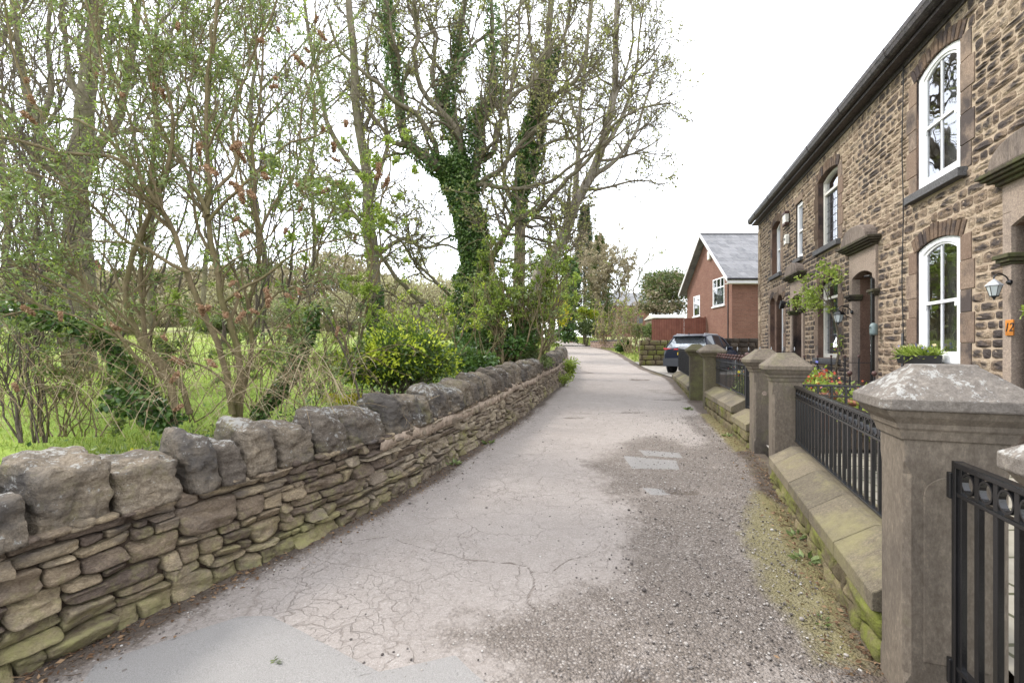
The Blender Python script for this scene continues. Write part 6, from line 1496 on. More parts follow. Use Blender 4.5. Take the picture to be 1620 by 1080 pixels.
# upright tree right behind it
Y = 18.5
bare_tree('roadside_tree', 'tall straight pale-barked tree standing between the ivy-clad tree and the leaning tree', 'tree', P(825, 560, Y),
 [(PL([(826, 570), (825, 480), (823, 400), (824, 344), (828, 290), (830, 240), (838, 200), (852, 167), (863, 111), (868, 60), (872, 0), (875, -60)], Y), .26, .10),
  (PL([(828, 300), (848, 250), (856, 200), (860, 150), (880, 90), (900, 30), (905, -40)], Y, 1), .14, .05), (PL([(845, 180), (880, 150), (915, 120), (930, 60), (940, -20)], Y, -1), .11, .04), (PL([(824, 344), (800, 290), (805, 220), (795, 150), (800, 80), (795, 0)], Y, 1), .09, .03),
  (PL([(860, 130), (840, 80), (835, 20), (825, -40)], Y, 1), .08, .03), (PL([(830, 250), (870, 225), (910, 215), (950, 185), (985, 170)], Y, -1.5), .07, .02)], .006, LV(3.2, 1.6, .85, 2.0, 3.0, 4.0), 'bark', 'barktwig', 'budscale', 9000, .10, [(6500, .11, .13, .25, .75, [0]), (2500, .11, .1, .0, .7, [1])])
# leaning tree over the lane
Y = 21.5
bare_tree('leaning_tree', 'pale grey forked tree leaning right over the lane against the white sky', 'tree', P(838, 520, Y),
 [(PL([(836, 540), (845, 480), (854, 442), (868, 415), (885, 387), (900, 355), (911, 322), (933, 281), (952, 237), (962, 190), (970, 148), (972, 90), (974, 37), (976, -30)], Y), .36, .10),
  (PL([(905, 340), (911, 300), (912, 259), (915, 220), (918, 174), (925, 120), (930, 60), (935, -20)], Y, 1.5), .17, .05), (PL([(935, 278), (965, 262), (990, 235), (1010, 200), (1025, 150), (1040, 100)], Y, -1), .13, .03),
  (PL([(952, 237), (975, 205), (995, 160), (1005, 110), (1012, 50), (1020, -10)], Y, 1), .12, .03), (PL([(920, 300), (950, 298), (985, 290), (1015, 285), (1045, 292)], Y, -2), .08, .02), (PL([(965, 170), (985, 130), (1000, 70), (1000, 0)], Y, 0), .09, .03),
  (PL([(860, 430), (870, 400), (895, 395), (915, 375)], Y, -1), .08, .02), (PL([(970, 148), (1000, 120), (1030, 90), (1050, 60)], Y, -1), .08, .02), (PL([(915, 200), (900, 150), (895, 90), (890, 20)], Y, 1), .08, .03), (PL([(945, 255), (980, 250), (1020, 235), (1050, 215)], Y, 0), .08, .02)],
 .005, LV(3.0, 1.7, .95, 2.2, 3.2, 4.2, .14, .05), 'barkgrey', 'barktwig', 'budscale', 9500, .10, cap=62000)
# trunk further left across the field edge
Y = 16.5
bare_tree('field_tree', 'brown-trunked tree with ivy round its foot standing in the field left of the ivy-clad tree', 'tree', P(597, 515, Y),
 [(PL([(598, 530), (594, 490), (590, 440), (588, 400), (585, 350), (582, 300), (575, 250), (565, 180), (560, 100), (552, 20), (548, -50)], Y), .27, .10),
  (PL([(588, 415), (605, 398), (638, 378), (670, 392), (704, 387), (735, 400)], Y, 1), .10, .03), (PL([(584, 330), (600, 280), (612, 230), (606, 170), (614, 100), (610, 20)], Y, 1), .10, .03), (PL([(580, 290), (550, 250), (520, 200), (508, 140), (490, 60), (480, -20)], Y, -1), .11, .04),
  (PL([(586, 370), (560, 340), (530, 320), (500, 322), (470, 300)], Y, -1), .08, .02), (PL([(570, 220), (590, 160), (580, 90), (590, 20)], Y, 1), .08, .03)], .006, LV(3.2, 1.5, .8, 1.8, 2.8, 3.6, .24), 'bark', 'darktwig', 'budscale', 6500, .085, [(1800, .09, .07, .0, .18, [0])])
# the big trunk at far left and its neighbours
Y = 13.0
bare_tree('background_tree', 'thick-trunked tree behind the tangle at the far left of the field', 'tree', P(128, 570, Y),
 [(PL([(128, 590), (127, 500), (125, 430), (122, 370), (121, 320), (124, 270), (132, 220), (140, 150), (146, 70), (150, -20), (152, -90)], Y), .38, .14),
  (PL([(118, 320), (90, 260), (60, 200), (38, 130), (22, 50), (10, -40)], Y, 1), .17, .06), (PL([(128, 300), (150, 240), (185, 190), (200, 120), (215, 40), (225, -50)], Y, -1), .15, .05), (PL([(122, 350), (90, 320), (50, 290), (0, 280), (-60, 260)], Y, -1), .12, .04),
  (PL([(60, 200), (80, 140), (75, 60), (85, -30)], Y, 1), .09, .04), (PL([(138, 180), (110, 120), (100, 40), (95, -50)], Y, 1), .10, .04), (PL([(118, 300), (60, 250), (10, 200), (-50, 120)], Y, -2), .10, .04)], .006, LV(3.4, 1.7, .85, 1.8, 2.6, 3.4), 'bark', 'barktwig', 'budscale', 3000, .08, cap=36000, group='bare trees behind the tangle')
def simple_tree(label, px, pyb, Y, r, lean, height_px, group, lv=(3.0, 1.5, .8), seed=0, bark_='bark', n=6, name='background_tree', cat='tree', twig='darktwig', leaf='budscale', nl=1800, ls=.09, cap=22000, dens=(1.7, 2.6, 3.2), ivy=None):
    r = r * .62; R_ = random.Random(seed); top = pyb - height_px; tk = [(px + lean * q + R_.uniform(-6, 6) * (q > 0), pyb - height_px * q) for q in np.linspace(0, 1, 8)]; L_ = [(PL(tk, Y), r, r * .25)]
    for i in range(n):
        q = R_.uniform(.3, .8); x0_ = px + lean * q; y0_ = pyb - height_px * q; dx = R_.choice((-1, 1)) * R_.uniform(.10, .28) * height_px; dy = R_.uniform(.2, .42) * height_px
        L_.append((PL([(x0_, y0_), (x0_ + dx * .35, y0_ - dy * .25), (x0_ + dx * .75, y0_ - dy * .6), (x0_ + dx, y0_ - dy)], Y, R_.uniform(-2, 2)), r * .42, r * .12))
    return bare_tree(name, label, cat, P(px, pyb, Y), L_, .01, LV(*lv, *dens), bark_, twig, leaf, nl, ls, ivy, group, cap=cap)
simple_tree('slender bare tree behind the tangle, right of the thick trunk', 232, 520, 17, .17, 20, 620, 'bare trees behind the tangle', seed=1)
simple_tree('bare tree with a pale trunk seen through the middle of the tangle', 415, 505, 19, .20, -25, 600, 'bare trees behind the tangle', seed=2)
simple_tree('thin bare tree seen between the tangle and the field tree', 492, 500, 23, .18, 15, 560, 'bare trees behind the tangle', seed=3)
simple_tree('far bare tree at the left edge beyond the thick trunk', 20, 510, 19, .2, -30, 620, 'bare trees behind the tangle', seed=4)
simple_tree('bare tree showing faintly behind the centre of the tangle', 320, 500, 24, .2, 25, 600, 'bare trees behind the tangle', seed=6)

# ---- the big buddleia tangle by the wall
def bush(name, label, cat, base, stems, wig, spec, smat, leaves, flowers=0, group=None, S=16, k=7, tw='budbark'):
    t = thing(name, label, cat, base, group); ST = limbs(stems, S, wig); m = MB(); add_br(m, ST, k); m.build('stems', M[smat], t, True); cur = ST; lv = []; m = MB()
    for j, kw in enumerate(spec): cur = children(cur, **kw); lv.append(cur); add_br(m, cur, 4 if j < 1 else 3)
    if spec: m.build('twigs', M[tw], t)
    for (mt, n, size, width, which, kw2) in leaves:
        b = lv[which] if lv else ST; p, d = along(b, n, .25, 1, kw2.get('jit', .02)); m = MB(); leaf_cards(m, p, size, dirs=d * .5 + rng.normal(size=p.shape) * .7, width=width, droop=kw2.get('droop', .15)); m.build(kw2.get('name', 'leaves'), M[mt], t)
    return t, ST, lv
Y = 5.2
def PP(lst, Y0, Y1): return [P(a, b, y) for (a, b), y in zip(lst, np.linspace(Y0, Y1, len(lst)))]
bs = [([(372, 668), (376, 600), (370, 540), (352, 490), (345, 430), (330, 370), (322, 330), (330, 280), (332, 200), (338, 120), (345, 40), (350, -60)], 5.3, 5.0, .050, .016),
      ([(380, 668), (382, 610), (398, 540), (395, 480), (402, 430), (410, 370), (404, 300), (400, 220), (412, 140), (408, 60), (415, -40)], 5.4, 5.6, .034, .012),
      ([(280, 650), (262, 600), (240, 560), (215, 520), (200, 470), (215, 400), (240, 330), (262, 270), (275, 200), (262, 130), (235, 60), (210, -40)], 4.9, 5.0, .045, .014),
      ([(300, 655), (285, 600), (262, 575), (238, 548), (228, 500), (222, 430), (228, 350), (220, 280), (205, 200), (180, 120), (150, 40), (120, -50)], 5.1, 5.6, .038, .012),
      ([(368, 655), (345, 560), (320, 500), (300, 440), (285, 380), (268, 345), (232, 300), (205, 262), (150, 245), (90, 242), (30, 225), (-40, 200)], 5.2, 4.4, .042, .014),
      ([(330, 340), (312, 300), (290, 262), (262, 215), (245, 150), (232, 80), (225, 0), (215, -60)], 5.1, 5.0, .030, .010),
      ([(322, 345), (345, 300), (370, 262), (362, 200), (380, 140), (400, 80), (430, 20), (450, -50)], 5.1, 5.5, .028, .010),
      ([(330, 350), (352, 320), (390, 290), (425, 260), (455, 230), (490, 215), (530, 200)], 5.1, 4.9, .024, .008),
      ([(352, 480), (385, 455), (430, 430), (470, 400), (515, 385), (560, 372)], 5.2, 5.0, .022, .007), ([(395, 520), (430, 470), (470, 455), (520, 440), (562, 430)], 5.3, 5.1, .020, .007),
      ([(300, 430), (265, 415), (225, 390), (190, 375), (150, 330), (100, 290), (40, 272), (-30, 260)], 4.9, 4.2, .026, .008), ([(262, 600), (215, 560), (160, 500), (110, 460), (50, 430), (-20, 400)], 4.8, 4.0, .024, .008),
      ([(240, 330), (200, 260), (170, 180), (160, 100), (140, 30), (130, -50)], 5.0, 4.8, .022, .008), ([(205, 265), (170, 215), (120, 185), (70, 190), (30, 110), (10, 20), (0, -50)], 4.9, 4.5, .022, .008),
      ([(345, 420), (310, 350), (300, 270), (310, 190), (300, 110), (290, 30), (285, -50)], 5.3, 5.8, .024, .008), ([(410, 370), (440, 310), (470, 250), (480, 170), (500, 100), (520, 20)], 5.5, 5.9, .020, .007),
      ([(385, 300), (378, 240), (372, 160), (385, 80), (380, -30)], 5.4, 5.6, .016, .007), ([(275, 200), (300, 150), (310, 90), (330, 20), (340, -40)], 5.2, 5.6, .016, .007)]
bs += [([(378, 640), (350, 600), (310, 575), (270, 565), (235, 570)], 5.2, 4.6, .018, .006), ([(376, 600), (410, 560), (440, 520), (470, 490), (500, 470)], 5.3, 5.0, .016, .006), ([(372, 560), (340, 520), (300, 490), (270, 480), (230, 500)], 5.1, 4.6, .016, .006), ([(372, 640), (400, 600), (430, 570), (470, 560)], 5.2, 4.8, .014, .005),
       ([(240, 560), (180, 530), (120, 500), (60, 490), (0, 500)], 4.8, 4.0, .016, .006), ([(215, 520), (160, 470), (110, 430), (60, 400), (0, 350)], 4.8, 4.2, .016, .006), ([(345, 430), (390, 400), (430, 370), (460, 330), (500, 300)], 5.1, 5.1, .014, .005), ([(230, 400), (190, 330), (130, 300), (80, 310), (20, 330)], 4.8, 4.2, .014, .005)]
stems = [(PP(a, y0, y1), r0 * .82, r1 * .85) for a, y0, y1, r0, r1 in bs]
t, ST, lv = bush('buddleia_bush', 'huge many-stemmed bush with grey-green leaves and rust-brown dead flower heads towering over the wall', 'bush', P(350, 668, 5.3), stems, .010,
 [dict(dens=3.8, t0=.2, t1=1, ang=38, length=1.15, S=8, wig=.16, up=.10, rmax=.6, rend=.004, rmin=.006), dict(dens=4.2, t0=.1, t1=1, ang=38, length=.65, S=6, wig=.18, up=.06, rmax=.7, rend=.0022, rmin=.0032), dict(dens=5.4, t0=.1, t1=1, ang=42, length=.36, S=4, wig=.2, up=.04, rmax=.8, rend=.0016, rmin=.0024)],
 'budbark', [('budleaf', 9500, .066, .26, 2, dict()), ('budleaf', 4000, .08, .25, 1, dict(name='older_leaves')), ('spring', 5000, .036, .35, 2, dict(name='young_leaves'))])
# brown flower heads, one by one
def flower_head(seed):
    R_ = np.random.default_rng(seed); n = 260; tt = R_.random(n) ** .8; a = R_.uniform(0, 6.28, n); rr = .026 * (1 - tt * .75) * R_.uniform(.7, 1.2, n); pos = np.stack([np.cos(a) * rr, np.sin(a) * rr, -.12 * tt + .0], -1)
    m = MB(); leaf_cards(m, pos, .018, width=.9, fold=.2); m.lathe([(.002, -.12), (.014, -.07), (.020, -.02), (.006, .0)], (0, 0, 0), 7, .2); return m
def add_heads(t, spots, kind='flower_head'):
    prot = None
    for (px, py, Yv, s) in spots:
        pos = P(px, py, Yv)
        if prot is None:
            m = flower_head(4); o = m.build(kind, M['flower'], None, loc=(0, 0, 0)); o.parent = t; prot = o
        else: o = prot.copy(); SC.collection.objects.link(o); o.parent = t
        o.location = [float(v) for v in (pos - np.array(t.location))]; o.rotation_euler = (RA.uniform(-1.1, 1.1), RA.uniform(-1.1, 1.1), RA.uniform(0, 6)); o.scale = (s, s, s * RA.uniform(.8, 1.3))
hs = [(383, 226, 4.6, 1.25), (376, 238, 4.6, 1.0), (322, 262, 4.5, 1.15), (415, 275, 4.7, 1.15), (362, 288, 4.5, 1.1), (378, 294, 4.5, 1.15), (392, 302, 4.5, 1.05), (315, 224, 4.6, .9), (468, 288, 4.8, 1.0), (378, 343, 4.7, .7), (394, 365, 4.6, .9), (283, 36, 5, .8), (418, 66, 5, 1.0), (464, 86, 5.2, 1.0), (440, 43, 5.1, .7), (437, 125, 5, .8), (440, 136, 5, .9), (256, 140, 4.8, .9), (240, 131, 4.8, .7), (195, 150, 4.7, .8), (32, 175, 4.3, .9), (46, 150, 4.3, .9), (45, 124, 4.4, .7), (155, 114, 4.8, .7), (528, 224, 5.2, 1.1), (548, 190, 5.2, .9), (512, 200, 5.2, .8), (500, 172, 5.2, .8), (482, 75, 5.2, .7), (502, 25, 5.4, .8), (525, 250, 5.1, .7), (502, 48, 5.3, .8), (454, 360, 5, .8), (480, 322, 5, .7), (318, 483, 4.4, 1.1), (331, 484, 4.4, .9), (357, 495, 4.5, .9), (371, 445, 4.6, .8), (372, 464, 4.6, .8), (420, 455, 4.7, .9), (425, 465, 4.7, 1.0), (450, 465, 4.8, .8), (474, 456, 4.8, .9), (388, 492, 4.6, .9), (395, 489, 4.6, .8), (271, 565, 4.4, .95), (329, 569, 4.4, .95), (284, 588, 4.4, .9), (256, 530, 4.4, .7), (165, 512, 4.2, .9), (33, 484, 4.0, .9), (95, 492, 4.0, .7), (457, 514, 4.9, .7), (535, 516, 5.0, .7), (562, 372, 5.1, .7), (603, 273, 6, 1.3), (600, 258, 6, 1.2), (615, 280, 6, 1.2), (535, 285, 5.6, 1.1), (520, 297, 5.6, 1.1), (20, 605, 3.9, .8), (290, 640, 4.5, .8)]
add_heads(t, hs)
# leftmost tangle: thin dark stems rising from the grass
def rand_stems(px0, px1, pyb, Yb, n, top, spread, r0, r1, seed, lean=0, Ysp=.8):
    R_ = random.Random(seed); out = []
    for i in range(n):
        x = R_.uniform(px0, px1); tx = x + R_.uniform(-spread, spread) + lean; ty = R_.uniform(*top); k = 6; mid = R_.uniform(-.25, .25) * (tx - x + 60); Yv = Yb + R_.uniform(-Ysp, Ysp)
        out.append(([P(x + (tx - x) * q + mid * math.sin(q * 3), pyb + (ty - pyb) * q, Yv + R_.uniform(-.1, .1)) for q in np.linspace(0, 1, k)], r0 * R_.uniform(.7, 1.2), r1))
    return out
B3 = lambda a, b, c_, d=(3.4, 4.5, 4.0), w=.2, r=(.004, .0026, .002): [dict(dens=d[0], t0=.15, t1=1, ang=40, length=a, S=7, wig=w, up=.08, rmax=.6, rend=r[0], rmin=r[0] * 1.4), dict(dens=d[1], t0=.1, t1=1, ang=42, length=b, S=6, wig=w * 1.2, up=.04, rmax=.7, rend=r[1], rmin=r[1] * 1.3), dict(dens=d[2], t0=.1, t1=1, ang=42, length=c_, S=4, wig=w * 1.3, up=.02, rmax=.8, rend=r[2], rmin=r[2] * 1.1)]
bush('thicket_bush', 'thin-stemmed twiggy bush rising from the grass at the left edge above the biggest cope stone', 'bush', P(40, 700, 5.0), rand_stems(15, 80, 700, 5.0, 12, (60, 520), 130, .010, .004, 3), .02, B3(.9, .5, .28, (3.0, 3.6, 3.0)), 'darktwig', [('budleaf', 2600, .05, .35, 2, {}), ('spring', 900, .035, .4, 2, dict(name='young_leaves'))], tw='darktwig')
bush('thicket_bush', 'tall mass of grey-brown twigs filling the top left corner behind the bush', 'bush', P(100, 560, 8.5), rand_stems(-60, 260, 560, 8.5, 24, (-80, 250), 190, .022, .008, 5, -20, 1.2), .015, B3(1.9, 1.0, .5, (2.4, 3.2, 3.2), .2, (.006, .004, .003)), 'darktwig', [('budleaf', 3000, .07, .3, 2, {}), ('spring', 2500, .05, .4, 2, dict(name='young_leaves'))], tw='darktwig')
bush('thicket_bush', 'tall twiggy bush with fresh leaves behind the middle of the dead flower heads', 'bush', P(450, 540, 8.0), rand_stems(330, 520, 545, 8.0, 14, (-60, 330), 130, .020, .007, 7, 15, 1.0), .015, B3(1.5, .8, .42, (2.3, 3.0, 3.0), .2, (.005, .0035, .003)), 'darktwig', [('spring', 2600, .07, .4, 2, {}), ('budleaf', 1500, .08, .3, 2, dict(name='older_leaves'))], tw='darktwig')
# fresh-leaved tree-shrub whose sprays cross in front of the field tree
bush('spring_shrub', 'light green leafing shrub whose sprays hang in front of the field tree', 'shrub', P(560, 560, 7.2), [(PP([(560, 600), (545, 540), (520, 480), (500, 420), (520, 350), (540, 280), (560, 200)], 6.8, 6.2), .022, .006), (PP([(565, 600), (580, 500), (600, 400), (600, 320), (620, 260), (600, 200)], 7.2, 6.8), .02, .006), (PP([(575, 600), (565, 520), (590, 420), (560, 330), (520, 280), (470, 260)], 7.0, 6.4), .018, .006), (PP([(590, 420), (575, 350), (610, 300), (640, 285), (665, 270)], 6.8, 6.6), .012, .005), (PP([(545, 480), (500, 440), (460, 420), (420, 400)], 6.8, 6.2), .012, .004)],
     .015, B3(.9, .5, .3, (3.4, 4.0, 3.4), .22), 'budbark', [('spring', 4200, .060, .45, 2, {})], tw='barktwig')
# low brown stems (dead bramble) hanging over the wall
bl = []
for i in range(170):
    px = RA.choice((RA.uniform(0, 200), RA.uniform(0, 160), RA.uniform(190, 460), RA.uniform(190, 460), RA.uniform(440, 560))); Yv = RA.uniform(4.0, 5.6); b = P(px, RA.uniform(600, 700), Yv); ln = RA.uniform(.35, 1.15); a = RA.uniform(0, 6.28); dx = np.array([math.cos(a), math.sin(a) * .5, 0]) * ln
    bl.append(([b, b + dx * .35 + np.array([0, 0, ln * RA.uniform(.25, .6)]), b + dx * .8 + np.array([0, 0, ln * RA.uniform(.15, .7)]), b + dx * 1.2 + np.array([0, 0, ln * RA.uniform(-.2, .55)])], .0032, .0014))
t = thing('dead_bramble', 'sprawling straw-coloured dead stems at the foot of the big bush behind the cope stones', 'bramble', P(330, 680, 5)); BB = limbs(bl, 9, .03); m = MB(); add_br(m, BB, 3, None); b1 = children(BB, 5, .2, 1, 40, .28, 4, .3, -.05, .8, .001, .6, .0015); add_br(m, b1, 3, None); m.build('stems', M['straw'], t)
# undergrowth close behind the wall
for k_, (lab, x0_, x1_, yb_, Yv, n_, tp, lf) in enumerate((('leafy undergrowth bush just behind the biggest cope stone', 60, 200, 690, 5.4, 16, (500, 600), 'budleaf'), ('twiggy leafy undergrowth at the left edge below the ivy-clad leaning stem', -30, 90, 640, 6.4, 16, (430, 560), 'budleaf'),
    ('low leafy undergrowth at the foot of the big bush on its left', 200, 320, 668, 5.9, 18, (480, 590), 'budleaf'), ('low leafy undergrowth right of the big bush foot', 390, 500, 650, 6.2, 18, (470, 580), 'budleaf'), ('fresh green undergrowth between the slanting dark stem and the big bush', 440, 560, 625, 7.4, 16, (450, 560), 'spring'),
    ('thin green undergrowth further back in the field behind the big bush', 250, 420, 600, 8.6, 20, (440, 540), 'spring'), ('thin green undergrowth further back at the left of the field', 60, 240, 600, 8.4, 20, (430, 540), 'budleaf'))):
    bush('undergrowth_bush', lab, 'undergrowth', P((x0_ + x1_) / 2, yb_, Yv), rand_stems(x0_, x1_, yb_, Yv, n_, tp, 70, .008, .003, 80 + k_, 0, .5), .025, B3(.75, .42, .24, (2.2, 3.0, 2.8), .22, (.0035, .0026, .002)), 'budbark', [(lf, 1700, .055, .36, 2, {}), ('spring', 1300, .036, .4, 2, dict(name='young_leaves')), ('straw', 250, .05, .3, 1, dict(name='dry_leaves'))], group='undergrowth behind the dry stone wall')
# ivy covered leaning stems
def ivy_stem(label, lst, Y0, Y1, r0, r1, n, thick=.10, size=.075, name='ivy_covered_stem'):
    t = thing(name, label, 'ivy stem', P(*lst[0], Y0), 'leaning ivy-covered stems'); b = limbs([(PP(lst, Y0, Y1), r0, r1)], 14, .01); m = MB(); add_br(m, b, 8); m.build('stem', M['bark'], t, True); m = MB(); ivy_on(m, b, n, size, thick); m.build('ivy', M['ivy'], t)
ivy_stem('thick leaning stem buried in dark ivy behind the largest cope stones', [(262, 668), (235, 630), (205, 600), (178, 560), (150, 535), (110, 515), (60, 505), (-20, 480)], 5.3, 4.8, .05, .03, 2300, .07, .06)
ivy_stem('dark ivy-covered stem leaning right, behind the tall cope stones', [(398, 680), (420, 645), (445, 615), (462, 590), (475, 555), (490, 520), (500, 480)], 6.3, 6.7, .04, .02, 1500, .075, .065)
ivy_stem('ivy heap on a stump at the foot of the big bush', [(280, 672), (250, 655), (225, 640), (165, 628)], 5.0, 4.7, .04, .03, 800, .08, .06)
# dark slanting stem at x~560
bush('thicket_bush', 'single thin dark stem slanting up left of the yellow-green shrub', 'bush', P(575, 640, 6.6), [(PP([(573, 650), (560, 600), (545, 560), (530, 520), (512, 495), (490, 475)], 6.6, 6.6), .018, .008), (PP([(545, 560), (552, 520), (545, 480)], 6.6, 6.6), .008, .004)], .01, B3(.5, .3, .2, (2.5, 3, 2)), 'darktwig', [('budleaf', 260, .05, .4, 1, {})], tw='darktwig')
# yellow-green laurel shrub
def dome_bush(name, label, cat, cpx, cpy, Y, rx_, ry_, rz_, n, size, mat, inner=None, ninner=0, group=None, width=.5, lumps=14, seed=0, stemm='barktwig', top_bias=0, nst=16, core=.55):
    R_ = np.random.default_rng(seed); c = P(cpx, cpy, Y); zb = gz(c[0], c[1]); t = thing(name, label, cat, (c[0], c[1], zb), group)
    L_ = [([np.array([c[0] + R_.normal() * .08, c[1] + R_.normal() * .08, zb - .05]), np.array([c[0] + rx_ * .3 * R_.normal(), c[1] + ry_ * .3 * R_.normal(), zb + (c[2] - zb) * .5]), c + np.array([rx_, ry_, rz_]) * R_.normal(size=3) * .38 + np.array([0, 0, rz_ * .15])], .012 + .008 * rx_, .005) for _ in range(nst)]
    br = limbs(L_, 7, .02); c1 = children(br, 3.5, .3, 1, 45, .5 * rx_, 5, .2, .08, .7, .003, .6, .004); m = MB(); add_br(m, br, 4); add_br(m, c1, 3); m.build('stems', M[stemm], t)
    cl = R_.normal(size=(lumps, 3)); cl /= np.linalg.norm(cl, axis=1, keepdims=True); cl[:, 2] = np.abs(cl[:, 2]) * 1.1 - .35; cl *= R_.uniform(.45, .95, (lumps, 1)); cr_ = R_.uniform(.28, .48, lumps)
    def pts(k, lo, hi):
        i = R_.integers(0, lumps, k); d = R_.normal(size=(k, 3)); d /= np.linalg.norm(d, axis=1, keepdims=True); return c + (cl[i] + d * (cr_[i] * R_.uniform(lo, hi, k))[:, None]) * np.array([rx_, ry_, rz_]), d
    m = MB(); p, d = pts(n, .55, 1.12)
    a = R_.random(n) * .8 + .2 * R_.random(n)
    if top_bias: a = np.clip(R_.random(n) * .55 + top_bias * (np.linalg.norm((p - c) / np.array([rx_, ry_, rz_]), axis=1) > .80) * (vnoise(p * 6.5, 3) > .02), 0, 1)
    kk = p[:, 2] > zb; leaf_cards(m, p[kk], size, dirs=d[kk] * .8 + R_.normal(size=(kk.sum(), 3)) * .6 + np.array([0, 0, .25]), width=width, att=a[kk], up=d[kk]); m.build('foliage', M[mat], t)
    if inner: m = MB(); p, d = pts(ninner, .2, .9); kk = p[:, 2] > zb; leaf_cards(m, p[kk], size, width=width); m.build('inner_leaves', M[inner], t)
    return t
dome_bush('laurel_shrub', 'dense dark shrub tipped with vivid yellow-green leaves leaning on the dry stone wall', 'shrub', 638, 574, 7.4, 1.02, .75, .66, 14000, .070, 'lime', 'hedge', 4000, width=.42, lumps=26, seed=4, top_bias=.64, nst=22)
dome_bush('yellow_flower_clump', 'low clump of yellow flowers in the grass left of the laurel', 'flowers', 545, 632, 7.0, .36, .25, .14, 800, .04, 'yellow', 'spring', 300, lumps=6, seed=9, nst=5)
dome_bush('yellow_flower_clump', 'small yellow bloom poking up between two near cope stones', 'flowers', 221, 713, 3.4, .05, .05, .025, 26, .022, 'yellow', 'spring', 14, lumps=3, seed=10, nst=2)
# tall weeds and saplings over the laurel
bush('young_sapling', 'thin yellow-green shoots rising above the laurel shrub', 'sapling', P(650, 560, 8.5), rand_stems(600, 770, 560, 8.5, 22, (420, 500), 40, .008, .003, 11), .02, B3(.5, .28, .15, (2.5, 3, 3), .2, (.003, .002, .0018)), 'budbark', [('lime', 1800, .045, .5, 1, {}), ('spring', 800, .05, .5, 2, dict(name='young_leaves'))], tw='budbark')
# elder / ivy thicket between the ivy tree and the lane
bush('elder_thicket', 'tall tangled fresh green thicket between the ivy-clad tree and the lane', 'thicket', P(815, 560, 12.2), rand_stems(770, 855, 575, 12.2, 34, (350, 500), 50, .030, .008, 13, 5, .8), .02, B3(1.3, .7, .35, (2.6, 3.2, 3.0), .2, (.006, .004, .0035)), 'budbark', [('spring', 11000, .085, .45, 2, {}), ('budleaf', 5000, .09, .4, 1, dict(name='older_leaves'))], tw='budbark')
dome_bush('ivy_mound', 'mound of dark ivy and bramble at the foot of the elder thicket', 'ivy mound', 795, 548, 12.0, 1.0, .8, .62, 3600, .085, 'ivy', lumps=14, seed=14, width=.8)
dome_bush('ivy_mound', 'ivy mound between the laurel shrub and the ivy-clad tree', 'ivy mound', 735, 573, 9.6, .7, .6, .36, 2200, .075, 'ivy', lumps=10, seed=15, width=.8)
dome_bush('ivy_mound', 'green bramble mound just over the far half of the dry stone wall', 'ivy mound', 828, 566, 12.8, .9, 1.2, .42, 2600, .08, 'budleaf', lumps=10, seed=16, width=.5)
dome_bush('forsythia_bush', 'bright yellow forsythia glimpsed at the lane side beyond the thicket', 'shrub', 866, 495, 34, 1.5, 1.5, 1.6, 3400, .16, 'yellow', 'lime', 1200, lumps=14, seed=17)
# far ones along the right of the lane
t_, LBc = simple_tree('tall trunk wrapped in dark ivy beside the small red gate', 893, 538, 44, .5, 6, 130, 'trees along the far lane', (2.5, 1.3, .7), seed=21, name='ivy_column_tree', cat='tree', ivy=[(5200, .28, .75, 0, 1, [0])], n=4, cap=4000)
def conifer(label, px, pyt, pyb, Y, w, n, mat='conifer', seed=1, group='conifers far up the lane', size=.3):
    R_ = np.random.default_rng(seed); top = P(px, pyt, Y); bot = P(px, pyb, Y); t = thing('conifer_tree', label, 'conifer', bot, group); m = MB(); m.tube([bot, (bot + top) / 2, top], [.25, .16, .03], 8); m.build('trunk', M['bark'], t)
    tt = R_.random(n) ** .75; a = R_.uniform(0, 6.28, n); H_ = top[2] - bot[2]; r = w * (1 - tt * .92) * (.55 + .45 * np.abs(np.sin(tt * 22 + a * 1.5))) * R_.uniform(.35, 1.05, n); pos = np.stack([bot[0] + np.cos(a) * r, bot[1] + np.sin(a) * r, bot[2] + H_ * (.08 + .92 * tt) - r * .25], -1)
    m = MB(); leaf_cards(m, pos, size, dirs=np.stack([np.cos(a), np.sin(a), np.full(n, -.15)], -1) + R_.normal(size=(n, 3)) * .35, width=.4); m.build('crown', M[mat], t)
conifer('dark pointed conifer rising behind the ivy-wrapped trunk', 925, 325, 535, 58, 2.9, 9000, size=.42)
conifer('lower brownish conifer right of the pointed one', 948, 372, 535, 54, 2.5, 6000, 'hedge', 2, size=.40)
dome_bush('hedge_bush', 'clipped brown-green hedge at the far lane edge beside the small red gate', 'hedge', 928, 520, 43, 1.0, 1.2, 1.3, 3600, .16, 'hedge', lumps=16, seed=22)
dome_bush('hedge_bush', 'yellow-green bush above the clipped hedge', 'shrub', 925, 498, 46, 1.2, 1.0, .9, 2200, .17, 'lime', 'yellow', 900, lumps=10, seed=23)
simple_tree('tangled tan-brown bare tree behind the pink brick wall', 952, 540, 48, .24, 6, 150, 'trees along the far lane', (3.2, 1.8, 1.0), seed=24, name='garden_tree', twig='tan', leaf='tan', nl=5200, ls=.2, cap=9000, n=8, dens=(1.8, 2.2, 2.2))
simple_tree('dense brown shrubby tree between the conifers and the thin bare tree', 968, 540, 46, .2, 14, 125, 'trees along the far lane', (3.0, 1.6, 1.0), seed=25, name='garden_tree', twig='tan', leaf='tan', nl=4200, ls=.2, cap=8000, n=8, dens=(1.8, 2.2, 2.2))
simple_tree('thin upright bare tree standing above the pink brick wall', 1006, 545, 38, .14, 2, 150, 'trees along the far lane', (1.8, 1.1, .6), seed=26, name='garden_tree', twig='barkgrey', leaf='budscale', nl=500, ls=.12, cap=5000, n=8, dens=(1.0, 1.6, 1.8))
